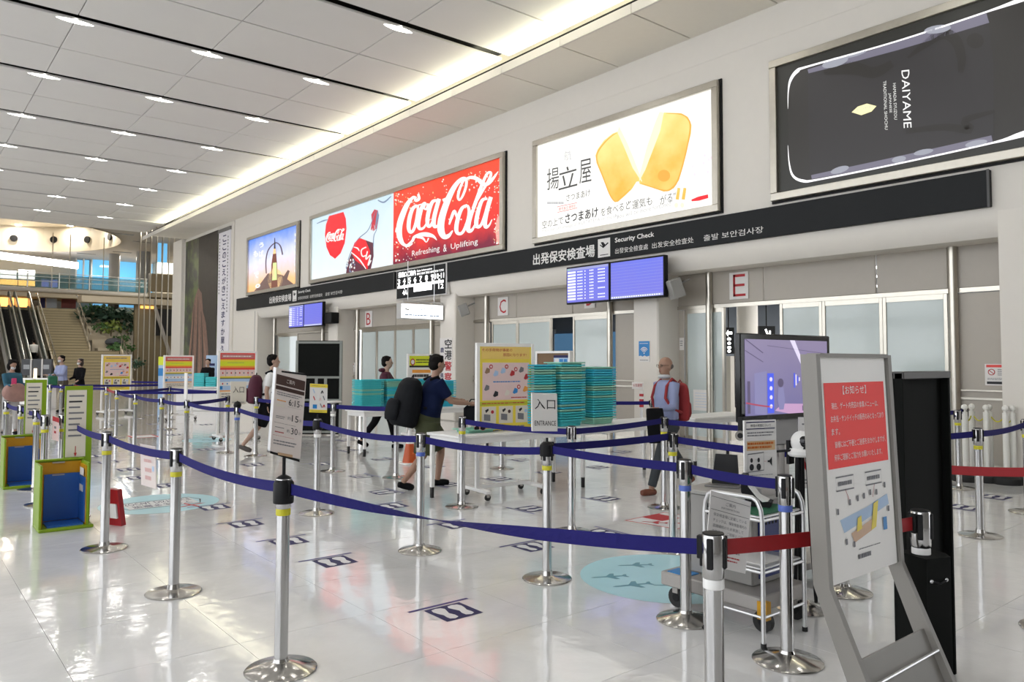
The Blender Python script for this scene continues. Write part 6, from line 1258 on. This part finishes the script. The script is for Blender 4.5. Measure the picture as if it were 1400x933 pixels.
# ---- white chain bollards
BLW = mat('bollard_white', (.78, .77, .72), .4)
pr = None
for i, (px, py, pt) in enumerate([(1321, 658, 571), (1333, 655, 569), (1351, 659, 572.5), (1363, 656, 570), (1381, 661, 573), (1396, 659, 572)]):
    p = flr(px, py); p.y = min(p.y, 11.12+.1*(i%2)); p = V((xpl(px, 600, p.x).x, p.y, 0)); h_ = .98; lb = ['white bollard nearest the steel post, first of the row', 'white bollard second in the row by the steel post', 'white bollard third in the row, right of the chrome belt post', 'white bollard fourth in the row, slightly behind', 'white bollard fifth in the row, largest black foot', 'white bollard last in the row at the right edge'][i]
    e = empty('bollard', (p.x, p.y, 0), label=lb, cat='bollard', group='white chain bollards')
    MB().lathe([(.165, .0), (.175, .03), (.17, .08), (.13, .115), (.05, .125)], n=22).build('rubber_foot', RUB, e); MB().lathe([(.038, .12), (.036, h_-.08)], n=14).build('pole', BLW, e); MB().lathe([(.02, h_-.08), (.018, h_-.05)], n=12).build('neck', BLW, e); MB().ell((0, 0, h_-.02), (.04, .04, .04), 14, 8).build('ball', BLW, e)
    if pr is not None:
        a = V((0, 0, h_-.1)); b = V((pr.x-p.x, pr.y-p.y, h_-.1)); MB().tube([a.lerp(b, t/8)-V((0, 0, 1))*.10*4*(t/8)*(1-t/8) for t in range(9)], .008, 6).build('chain', YEL, e)
    pr = p
# ---- orange cone
p = flr(560, 634); e = empty('traffic_cone', (p.x, p.y, 0), label='orange and white traffic cone left of the blue ringed post', cat='cone')
h_ = .5; MB().box((-.15, -.15, 0), (.15, .15, .02), .005).build('base', WPL, e); MB().lathe([(.11, .02), (.085, .16)], n=18).build('lower_cone', mat('cone_orange', (.75, .12, .02), .4), e); MB().lathe([(.085, .16), (.06, .3)], n=18).build('middle_cone', mat('cone_orange', (.75, .12, .02), .4), e); MB().lathe([(.06, .3), (.025, h_)], n=18).build('white_cone', WPL, e)
# ---- red striped item by the wifi column
p = wal(877, 545, 10.9); e = empty('barrier_pole', (p.x, 10.9, 0), label='short red and white striped pole leaning low beside the wifi column', cat='pole')
for i in range(6): MB().box((-.035, -.02, .70+i*.05), (.035, .02, .75+i*.05)).build('band', INKR if i % 2 == 0 else PAPER, e)
MB().box((-.02, -.015, 0), (.02, .015, .70)).build('post', ALU, e)
# ---- far left kiosks, desk
def farbox(name, px0, px1, py_top, py_bot, D, m, label, cat, dpt=.3, bev=.0):
    a = dep(px0, py_bot, D); b = dep(px1, py_bot, D); t_ = dep(px0, py_top, D).z; U = V((b.x-a.x, b.y-a.y, 0)); N = V((-U.y, U.x, 0)).normalized(); e = empty(name, V((a.x, a.y, 0)), atan2(U.y, U.x), label, cat)
    return e, U.length, max(0, a.z), t_
e, L, z0_, z1_ = farbox('check_kiosk', 27, 69, 491, 562, 24., None, 'dark screened white kiosk in front of the escalators', 'kiosk')
KD = mat('kiosk_dark', (.03, .03, .035), .3); MB().box((0, 0, z1_-.52), (L, .08, z1_), .01).build('display_housing', KD, e); MB().box((0, -.05, 0), (L*.45, .3, z1_-.6), .02).build('cabinet', WPL, e); MB().box((L*.5, -.05, 0), (L, .3, z1_-.6), .02).build('cabinet', WPL, e)
for x in (L*.3, L*.66): MB().box((x, -.02, .2), (x+.06, .0, z1_), .004).build('post', GREYM, e)
for x in (L*.08, L*.72): MB().box((x, -.012, z1_-.32), (x+L*.2, -.0, z1_-.18)).build('pale_label', mat('label_grey', (.4, .41, .42), .5), e)
MB().box((L*.05, -.06, .3), (L*.3, -.045, .55)).build('slot_panel', GREYM, e); MB().box((L*.6, -.06, .25), (L*.85, -.045, .6)).build('slot_panel', GREYM, e)
MB().box((L*.44, -.04, z1_-.6), (L*.54, -.03, z1_-.3)).build('lit_lamp', mat('kiosk_lamp', (1, .8, .5), .4, emis=1.5, var=0), e)
e, L, z0_, z1_ = farbox('reception_desk', 240, 296, 529, 571, 23.5, None, 'white desk in front of the seated man in black', 'desk')
MB().box((0, 0, .0), (L, .6, .70), .02).build('desk_body', WPL, e); MB().box((-.03, -.05, .70), (L+.03, .65, .74), .008).build('desktop', WPL, e)
for i, (a_, b_, h_) in enumerate(((263, 277, 511), (279, 293, 518))):
    q = dep(a_, 527, 23.6); q2 = dep(b_, 527, 23.6); z_ = dep(a_, h_, 23.6).z; U = V((q2.x-q.x, q2.y-q.y, 0)); e = empty('tray_pile', V((q.x, q.y, .741)), atan2(U.y, U.x), ['tall teal tray pile on the reception desk, left one', 'lower teal tray pile on the reception desk, right one'][i], 'trays')
    n_ = int((z_-.74)/.06)+1
    for k in range(n_): MB().box((0, 0.1, k*.06), (U.length, .45, k*.06+.052), .004).build('tray', TEAL, e)
# pale notice behind the seated man
e, L, z0_, z1_ = farbox('notice_board', 281, 296, 486, 530, 25.5, None, 'pale blue notice panel behind the seated man in black', 'notice'); MB().box((0, 0, 0), (L, .03, z1_), .0).build('panel', PBLU, e); 
for i in range(3): MB().box((L*.2, -.01, z1_-.35-i*.16), (L*.8, -.0, z1_-.27-i*.16)).build('dark_line', PNAVY, e)
e, L, z0_, z1_ = farbox('notice_board', 216, 224, 488, 530, 20., None, 'narrow green and blue notice panel left of the farther striped board', 'notice'); MB().box((0, 0, 0), (L, .03, z1_)).build('panel', PBLU, e); MB().box((0, -.01, z1_-.22), (L, 0, z1_)).build('green_field', PLIM, e); MB().box((0, -.01, z1_-.5), (L, 0, z1_-.3)).build('blue_field', PBLU2, e)
# ================= PEOPLE =================
def vox(mb, size, it=3):
    me = mb.mesh('tmp', None, sm=False); ob = bpy.data.objects.new('tmp', me); S.collection.objects.link(ob)
    md = ob.modifiers.new('r', 'REMESH'); md.mode = 'VOXEL'; md.voxel_size = size
    sm = ob.modifiers.new('s', 'SMOOTH'); sm.iterations = it; sm.factor = .5
    bpy.context.view_layer.update(); dg = bpy.context.evaluated_depsgraph_get(); m2 = bpy.data.meshes.new_from_object(ob.evaluated_get(dg)); bpy.data.objects.remove(ob); bpy.data.meshes.remove(me)
    m2.shade_smooth(); return m2
def loft(mb, rings, n=18):
    vs = []; fs = []
    for (c, rx, ry, ax, ay) in rings:
        c = V(c)
        for k in range(n): t = 2*pi*k/n; vs.append(c+ax*(rx*cos(t))+ay*(ry*sin(t)))
    for i in range(len(rings)-1):
        for k in range(n): fs.append((i*n+k, i*n+(k+1) % n, (i+1)*n+(k+1) % n, (i+1)*n+k))
    fs.append(tuple(range(n))[::-1]); fs.append(tuple((len(rings)-1)*n+k for k in range(n))); mb.add(vs, fs)
SKIN = mat('skin', (.50, .29, .20), .5, var=.05, scale=20); SKIN2 = mat('skin_light', (.62, .40, .30), .5, var=.05, scale=20)
HAIR = mat('black_hair', (.012, .010, .009), .7, ior=1.2, var=.2, scale=60); IRIS = mat('eye_dark', (.02, .015, .012), .2); LIP = mat('lips', (.35, .12, .10), .5); MASK = mat('face_mask', (.78, .80, .82), .6)
def person(label, x, y, heading, H, z=0., lean=0., legs=((.35, .1), (-.35, .5)), arms=((.4, .5, .12), (-.3, .4, .12)), top=None, bottom=None, shoes=None, sleeve=.5, trouser=1., skin=SKIN, hair=HAIR, mask=False, bald=False, long_hair=False, skirt=None, headturn=0., headdown=0., vs_=.014, build_=1., glasses=False):
    k = H/1.70; e = empty('person', (x, y, z), heading, label, 'person')
    F = V((1, 0, 0)); Lf = V((0, 1, 0)); Z = V((0, 0, 1))
    def rotf(a): return V((sin(a), 0, cos(a)))          # up direction leaning forward by a
    def fw(a): return V((cos(a), 0, -sin(a)))
    # legs: hip flexion forward a, knee bend b -> lowest foot defines hip height
    thigh, shin, foot_h = .42*k, .41*k, .075*k
    P = []
    for a, b in legs:
        kn = V((sin(a)*thigh, 0, -cos(a)*thigh)); an = kn+V((sin(a-b)*shin, 0, -cos(a-b)*shin)); P.append((kn, an, a-b))
    hipz = max(-an.z for _, an, _ in P)+foot_h; hip = V((0, 0, hipz))
    up = rotf(lean); fr = fw(lean)
    sh = hip+up*(.50*k); neck = hip+up*(.535*k); hc = hip+up*(.535*k)+rotf(lean*.4)*(.145*k)+V((.015, 0, 0)); waist = hip+up*.16*k
    body = MB(); w_ = build_
    T = lambda h: hip+up*h*k
    def torso(g):
        return [(T(-.06), (.10+g)*k*w_, (.14+g)*k, fr, Lf), (T(.04), (.105+g)*k*w_, (.155+g)*k, fr, Lf), (T(.16), (.095+g)*k*w_, (.135+g)*k*w_, fr, Lf), (T(.30), (.11+g)*k*w_, (.155+g)*k, fr, Lf), (T(.42), (.105+g)*k, (.17+g)*k, fr, Lf), (T(.485), (.08+g)*k, (.14+g)*k, fr, Lf), (T(.515), (.055+g*.5)*k, (.075+g)*k, fr, Lf)]
    loft(body, torso(-.012)); body.tube([sh-up*.02, neck+up*.01*k, hc-up*.05*k], [.055*k, .05*k, .048*k], 12)
    # head
    hd = Matrix.Rotation(headturn, 4, 'Z') @ Matrix.Rotation(headdown, 4, 'Y'); hl = lambda a, b, c: hc+hd @ (V((a, b, c))*k)
    M_ = hd
    body.ell(hl(-.008, 0, .02), (.092*k, .076*k, .095*k), 18, 12, M_); body.ell(hl(.022, 0, -.045), (.062*k, .055*k, .07*k), 16, 10, M_)
    body.ell(hl(.092, 0, -.01), (.016*k, .012*k, .024*k), 8, 6, M_); body.ell(hl(.088, 0, -.018), (.018*k, .016*k, .012*k), 8, 6, M_)
    for s in (-1, 1): body.ell(hl(-.005, s*.078, -.002), (.02*k, .01*k, .032*k), 8, 6, M_); body.ell(hl(.066, s*.03, .018), (.016*k, .018*k, .007*k), 8, 6, M_)
    shirt = MB(); loft(shirt, torso(.006)) ; trou = MB()
    loft(trou, [(T(-.10), .115*k*w_, .155*k, fr, Lf), (T(-.02), .122*k*w_, .17*k, fr, Lf), (T(.07), .112*k*w_, .155*k, fr, Lf)])
    shoe = []
    for (kn, an, sa), s in zip(P, (1, -1)):
        o = Lf*s*.085*k; hp = hip+o-Z*.02*k; K = hip+o+kn; A_ = hip+o*.95+an
        body.tube([hp, hp.lerp(K, .5), K, K.lerp(A_, .3), K.lerp(A_, .7), A_], [.078*k, .066*k, .048*k, .052*k, .038*k, .033*k], 12)
        foot_dir = V((cos(sa*.55), 0, sin(sa*.55)*-1 if sa < 0 else -sin(sa*.3)))
        # toe points forward; heel lifts when the shin leans forward
        tilt = max(0, -sa)*.6; fd = V((cos(tilt), 0, -sin(tilt)))
        toe = A_+fd*.15*k-Z*foot_h*.55; heel = A_-fd*.05*k-Z*foot_h*.55
        if toe.z < .028*k: toe.z = .028*k
        if heel.z < .028*k: heel.z = .028*k
        body.tube([A_, heel.lerp(toe, .3), toe-fd*.03], [.03*k, .03*k, .02*k], 8)
        sm_ = MB(); sm_.tube([heel-fd*.015, heel.lerp(toe, .3), heel.lerp(toe, .7), toe], [.036*k, .042*k, .045*k, .032*k], 12, flat=1.); sm_.tube([A_-Z*.01, heel.lerp(toe, .25)], [.042*k, .045*k], 12); shoe.append(sm_)
        if trouser > 0:
            n_ = 1 if trouser <= .5 else 2
            if trouser <= .5: q = [hp, hp.lerp(K, .5), hp.lerp(K, min(1, trouser*2.0))]; r_ = [.10*k*w_, .092*k*w_, .085*k*w_]
            else: q = [hp, hp.lerp(K, .5), K, K.lerp(A_, .5), K.lerp(A_, .94)]; r_ = [.095*k*w_, .085*k, .068*k, .058*k, .054*k]
            trou.tube(q, r_, 14)
    # arms
    hands = []
    for (a, b, ab), s in zip(arms, (1, -1)):
        S0 = sh+Lf*s*.155*k-up*.035*k; d1 = V((sin(a), s*sin(ab), -cos(a))).normalized(); E_ = S0+d1*.28*k; d2 = V((sin(a+b), s*sin(ab)*.3, -cos(a+b))).normalized(); W_ = E_+d2*.24*k
        body.tube([S0, S0.lerp(E_, .5), E_, E_.lerp(W_, .35), W_], [.05*k, .043*k, .036*k, .035*k, .024*k], 12)
        # hand with palm, four fingers and a thumb
        pn = d2.cross(V((0, 1, 0))).normalized(); side = V((0, 1, 0)); curl = pn*-1
        pc = W_+d2*.045*k; body.tube([W_, W_+d2*.03*k, W_+d2*.085*k], [.022*k, .030*k, .032*k], 10, flat=.6)
        for q in range(4):
            r0 = W_+d2*.08*k+curl.cross(d2).normalized()*((q-1.5)*.017*k); L_ = (.062, .072, .068, .054)[q]*k
            body.tube([r0, r0+d2*L_*.5+curl*-.004*k, r0+d2*L_*.85+curl*.018*k*-1], [.0095*k, .009*k, .0075*k], 6)
        th0 = W_+d2*.03*k+curl.cross(d2).normalized()*.028*k; body.tube([th0, th0+d2*.035*k+curl.cross(d2).normalized()*.018*k, th0+d2*.06*k+curl.cross(d2).normalized()*.018*k], [.012*k, .0105*k, .009*k], 6)
        if sleeve > 0:
            if sleeve <= .5: shirt.tube([S0-d1*.02, S0.lerp(E_, .5), S0.lerp(E_, sleeve*1.5)], [.066*k, .062*k, .060*k], 12)
            else: shirt.tube([S0-d1*.02, S0.lerp(E_, .5), E_, E_.lerp(W_, .5), E_.lerp(W_, min(1, .95*sleeve))], [.066*k, .058*k, .05*k, .044*k, .036*k], 12)
        hands.append(W_+d2*.08*k)
    def put(name, me, m): me.materials.clear(); me.materials.append(m); o = bpy.data.objects.new(name, me); S.collection.objects.link(o); o.parent = e; return o
    put('body', vox(body, vs_*.8, 2), skin); put('top', vox(shirt, vs_*1.2, 4), top)
    if skirt is not None:
        sk = MB(); loft(sk, [(T(.08), .11*k, .14*k, F, Lf), (T(-.05), .15*k, .18*k, F, Lf), (hip-Z*.3*k, .18*k, .20*k, F, Lf), (hip-Z*.52*k, .20*k, .22*k, F, Lf)]); put('skirt', vox(sk, vs_*1.4, 3), skirt)
    put('trousers', vox(trou, vs_*1.2, 3), bottom)
    for sm_ in shoe: put('shoe', vox(sm_, vs_*.9, 3), shoes)
    for s in (-1, 1): MB().ell(hl(.080, s*.031, .008), (.008*k, .012*k, .006*k), 10, 6, M_).build('eye', IRIS, e)
    if mask: MB().ell(hl(.052, 0, -.045), (.048*k, .052*k, .045*k), 14, 10, M_).build('face_mask', MASK, e)
    else: MB().ell(hl(.080, 0, -.058), (.008*k, .022*k, .006*k), 10, 6, M_).build('mouth', LIP, e)
    if glasses:
        g_ = MB()
        for s in (-1, 1): g_.tube([hl(.09, s*.034+.022*cos(t), .008+.018*sin(t)) for t in [2*pi*q/12 for q in range(13)]], .002, 5); g_.tube([hl(.09, s*.056, .01), hl(0, s*.082, .012)], .002, 5)
        g_.build('glasses', BLACK, e)
    if not bald:
        h_ = MB(); h_.ell(hl(-.024, 0, .04), (.094*k, .086*k, .088*k), 18, 12, M_); h_.ell(hl(-.045, 0, -.01), (.07*k, .082*k, .075*k), 14, 10, M_)
        if long_hair: h_.ell(hl(-.03, 0, -.03), (.085*k, .10*k, .13*k), 14, 10, M_)
        q = random.Random(int(H*1000))
        for i in range(26):
            t = q.uniform(-2.6, 2.6); c = hl(-.03+.082*cos(t)*.9, .074*sin(t), .07+q.uniform(-.03, .035)); h_.ell(c, (.022*k, .022*k, .014*k), 7, 5, M_)
        put('hair', vox(h_, vs_*.8, 2), hair)
    else:
        h_ = MB(); h_.ell(hl(-.05, 0, -.0), (.055*k, .080*k, .045*k), 14, 8, M_); put('hair', vox(h_, vs_*.8, 2), mat('grey_hair', (.16, .14, .13), .6))
    e['hip'] = hipz; return e, dict(hip=hip, up=up, fr=fr, sh=sh, hands=hands, k=k)
def backpack(pe, info, label, m, size=(.2, .32, .46), drop=.0, strap=None, pocket=True, name='backpack', tilt=0.):
    k = info['k']; up, fr, sh = info['up'], info['fr'], info['sh']; e = empty(name, pe.location, pe.rotation_euler.z, label, 'backpack')
    d, w_, h = size; c = sh-fr*(.13*k+d/2)-up*(h/2-.03+drop); b = MB()
    Ms = Matrix((fr, V((0, 1, 0)), up)).transposed().to_4x4()
    for (a, r) in ((.5, .86), (.3, .96), (0, 1.), (-.3, 1.05), (-.48, .98)): pass
    loft(b, [(c+up*h*t, d/2*r, w_/2*r2, fr, V((0, 1, 0))) for t, r, r2 in ((-.5, .75, .85), (-.44, 1.0, 1.), (-.2, 1.08, 1.04), (.1, 1., 1.), (.32, .86, .94), (.44, .65, .8), (.5, .35, .5))])
    me = vox(b, .016, 4); me.materials.append(m); o = bpy.data.objects.new('bag_body', me); S.collection.objects.link(o); o.parent = e
    if pocket:
        b = MB(); loft(b, [(c-fr*(d*.52)+up*h*t, d*.22*r, w_*.36*r, fr, V((0, 1, 0))) for t, r in ((-.42, .8), (-.3, 1), (-.05, .95), (.02, .6))]); me = vox(b, .016, 3); me.materials.append(m); o = bpy.data.objects.new('front_pocket', me); S.collection.objects.link(o); o.parent = e
    for s in (-1, 1):
        p = [sh-fr*.10*k-up*.03+V((0, s*.09*k, 0)), sh+up*.028*k+V((0, s*.10*k, 0))-fr*.01, sh+fr*.085*k-up*.06*k+V((0, s*.115*k, 0)), sh+fr*.12*k-up*.2*k+V((0, s*.13*k, 0)), sh+fr*.05*k-up*.33*k+V((0, s*.17*k, 0)), sh-fr*.12*k-up*.38*k+V((0, s*.14*k, 0))]
        MB().tube(p, .018, 8).build('strap', strap or m, e)
    MB().tube([c+up*(h*.5)+V((0, -.04, -.01)), c+up*(h*.5+.03), c+up*(h*.5)+V((0, .04, -.01))], .008, 6).build('top_handle', strap or m, e)
    return e
NAVY = mat('navy_shirt', (.010, .018, .065), .8, ior=1.2, var=.15, scale=6, bump=.2); OLIVE = mat('olive_shorts', (.075, .085, .035), .8, var=.2, scale=5); WSH = mat('white_tshirt', (.98, .97, .95), .8, var=.05, scale=5, bump=.2); BSH = mat('black_cloth', (.010, .010, .012), .8, ior=1.2, var=.2); MAR = mat('maroon_cloth', (.10, .012, .035), .75, var=.2, scale=6); LBS = mat('light_blue_shirt', (.38, .43, .68), .7, var=.06, scale=6, bump=.2); GTR = mat('grey_trousers', (.055, .062, .07), .8, var=.12); BRS = mat('brown_leather', (.22, .06, .03), .4); TEALC = mat('teal_sweater', (.03, .13, .20), .85, var=.15); PSK = mat('pink_bundle', (.48, .28, .24), .85, var=.25, scale=10); BTR = mat('brown_trousers', (.09, .075, .05), .8); REDC = mat('red_backpack_cloth', (.42, .03, .035), .7, var=.1); BLKB = mat('black_backpack_cloth', (.012, .013, .016), .7, ior=1.2, var=.3, scale=9, bump=.3)
RH = radians(50.7)
p = flr(582, 667); pe, inf = person('man in a navy shirt and olive shorts striding right with a black backpack', p.x, p.y, radians(80), 1.72, lean=.22, legs=((.62, .75), (-.15, .55)), arms=((.75, .65, .10), (.55, .9, .10)), top=NAVY, bottom=OLIVE, shoes=BSH, sleeve=.5, trouser=.5, headdown=.15, vs_=.012, build_=1.5)
backpack(pe, inf, 'large black backpack worn by the man in the navy shirt', BLKB, (.32, .46, .60), drop=.08)
hp_ = pe.matrix_basis @ inf['hands'][1]; e = empty('shoulder_bag', hp_-V((0, 0, .08)), RH, 'dark bag hanging in front of the man in the navy shirt', 'bag'); MB().box((-.14, -.05, -.16), (.10, .05, .06), .03).build('bag_body', BLKB, e); MB().tube([(-.1, 0, .05), (-.05, 0, .14), (.03, 0, .14), (.07, 0, .05)], .008, 6).build('handle', BLKB, e)
p = flr(368, 621); pe, inf = person('man in a white tshirt and black shorts walking right past the price board', p.x, p.y, radians(62), 1.68, legs=((.32, .1), (-.38, .3)), arms=((.3, .7, .08), (-.25, .35, .08)), top=WSH, bottom=BSH, shoes=mat('grey_sneaker', (.16, .14, .13), .7), sleeve=.5, trouser=.5, skin=SKIN2, vs_=.013, build_=1.35, lean=.06)
backpack(pe, inf, 'maroon backpack worn by the man in the white tshirt', MAR, (.24, .36, .48), drop=.09, strap=BSH)
p = flr(524, 613.5); pe, inf = person('man in a maroon hooded top standing behind the left tray stacks', p.x, p.y, RH, 1.66, legs=((.3, .1), (-.35, .3)), arms=((.6, .6, .08), (.2, .5, .08)), top=MAR, bottom=BSH, shoes=BSH, sleeve=1., trouser=1., skin=SKIN2, vs_=.014, lean=.08)
b = MB().ell(inf['sh']-inf['fr']*.07+V((0, 0, .035)), (.07, .12, .04), 12, 8); b.build('hood', MAR, pe)
p = flr(912, 673); pe, inf = person('balding man in a light blue shirt and grey trousers walking left with a red backpack', p.x, p.y, radians(258), 1.66, legs=((.42, .1), (-.42, .25)), arms=((.2, 1.3, .12), (-.15, .4, .15)), top=LBS, bottom=GTR, shoes=BRS, sleeve=1., trouser=1., bald=True, skin=SKIN, glasses=True, vs_=.012, headturn=.0, build_=1.25)
MB().ell(inf['sh']+inf['fr']*.03+V((0, 0, .055)), (.075, .08, .03), 14, 8).build('white_neck_towel', MASK, pe)
backpack(pe, inf, 'red backpack worn by the balding man in the light blue shirt', REDC, (.16, .30, .46), drop=.05)
hp_ = pe.matrix_basis @ inf['hands'][0]; e = empty('jacket', hp_, radians(258), 'dark jacket draped over the forearm of the balding man', 'jacket')
b = MB(); loft(b, [(V((-.02, .02, .02)), .12, .05, V((1, 0, 0)), V((0, 1, 0))), (V((-.03, .03, -.15)), .13, .05, V((1, 0, 0)), V((0, 1, 0))), (V((-.04, .03, -.38)), .11, .04, V((1, 0, 0)), V((0, 1, 0)))]); me = vox(b, .018, 3); me.materials.append(BSH); o = bpy.data.objects.new('cloth', me); S.collection.objects.link(o); o.parent = e
q = dep(15, 550, 16.); cam_dir = atan2(-q.y, -q.x)
pe, inf = person('woman in a teal sweater looking down at a pink phone by the left edge', q.x, q.y, cam_dir+.5, 1.55, legs=((.1, .05), (-.1, .05)), arms=((.35, 1.35, .05), (.35, 1.35, .05)), top=TEALC, bottom=mat('white_trousers', (.62, .60, .58), .8), shoes=BSH, sleeve=1., trouser=1., mask=True, long_hair=True, headdown=.4, vs_=.018)
hp_ = pe.matrix_basis @ inf['hands'][1]; e = empty('phone', hp_+V((0, 0, .03)), cam_dir, 'pink phone held by the woman in the teal sweater', 'phone'); MB().box((-.01, -.045, -.03), (.01, .045, .1), .008).build('case', mat('phone_pink', (.7, .05, .18), .4), e)
e = empty('bundle', pe.matrix_basis @ (inf['hip']+V((.16, 0, .05))), cam_dir+.5, 'pink patterned bundle carried at the waist of the woman in teal', 'bundle'); b = MB().ell((0, 0, 0), (.15, .27, .20), 14, 10).ell((.03, .1, -.05), (.13, .16, .15), 12, 8).ell((.02, -.12, .04), (.12, .14, .14), 12, 8); me = vox(b, .02, 3); me.materials.append(PSK); o = bpy.data.objects.new('cloth', me); S.collection.objects.link(o); o.parent = e
q = dep(86, 530, 23.); pe, inf = person('man in a pale blue shirt and face mask leaning over near the escalators', q.x, q.y, atan2(-q.y, -q.x)-.9, 1.70, lean=.12, legs=((.15, .05), (-.15, .1)), arms=((.4, 1.2, .08), (.3, 1.3, .08)), top=LBS, bottom=BTR, shoes=BSH, sleeve=1., trouser=1., mask=True, headdown=.1, vs_=.02, skin=SKIN2)
hp_ = pe.matrix_basis @ inf['hands'][0]; e = empty('green_bag', hp_-V((0, 0, .15)), 0, 'small green bag held between the couple near the escalators', 'bag'); MB().box((-.07, -.12, -.16), (.07, .12, .12), .03).build('bag_body', mat('bag_green', (.015, .14, .07), .7), e); MB().tube([(0, -.08, .12), (0, -.04, .2), (0, .04, .2), (0, .08, .12)], .008, 6).build('handle', mat('bag_green', (.015, .14, .07), .7), e)
q = dep(109, 530, 23.4); pe, inf = person('woman in black with a face mask standing beside the pale blue shirted man', q.x, q.y, atan2(-q.y, -q.x)-.8, 1.60, legs=((.08, .05), (-.12, .1)), arms=((.2, .9, .08), (.2, 1., .08)), top=BSH, bottom=BSH, shoes=BSH, sleeve=1., trouser=1., mask=True, long_hair=True, vs_=.02, skin=SKIN2, hair=mat('brown_hair', (.035, .02, .015), .5))
sx_ = XT+18*.36; q = xpl(46, 480, sx_); pe, inf = person('man in a white shirt and dark vest riding the escalator upward', sx_, q.y, radians(180), 1.70, z=F2-18*(F2/24)-.2, legs=((.1, .05), (-.05, .05)), arms=((.1, .2, .08), (.1, .3, .08)), top=WSH, bottom=BSH, shoes=BSH, sleeve=1., trouser=1., vs_=.025, skin=SKIN2)
q = dep(284, 520, 24.9); pe, inf = person('man in black behind the white reception desk', q.x, q.y, atan2(-q.y, -q.x)-.35, 1.60, legs=((.05, .05), (-.05, .05)), arms=((.3, .6, .2), (.3, .6, .2)), top=BSH, bottom=BSH, shoes=BSH, sleeve=1., trouser=1., vs_=.02, skin=SKIN2)
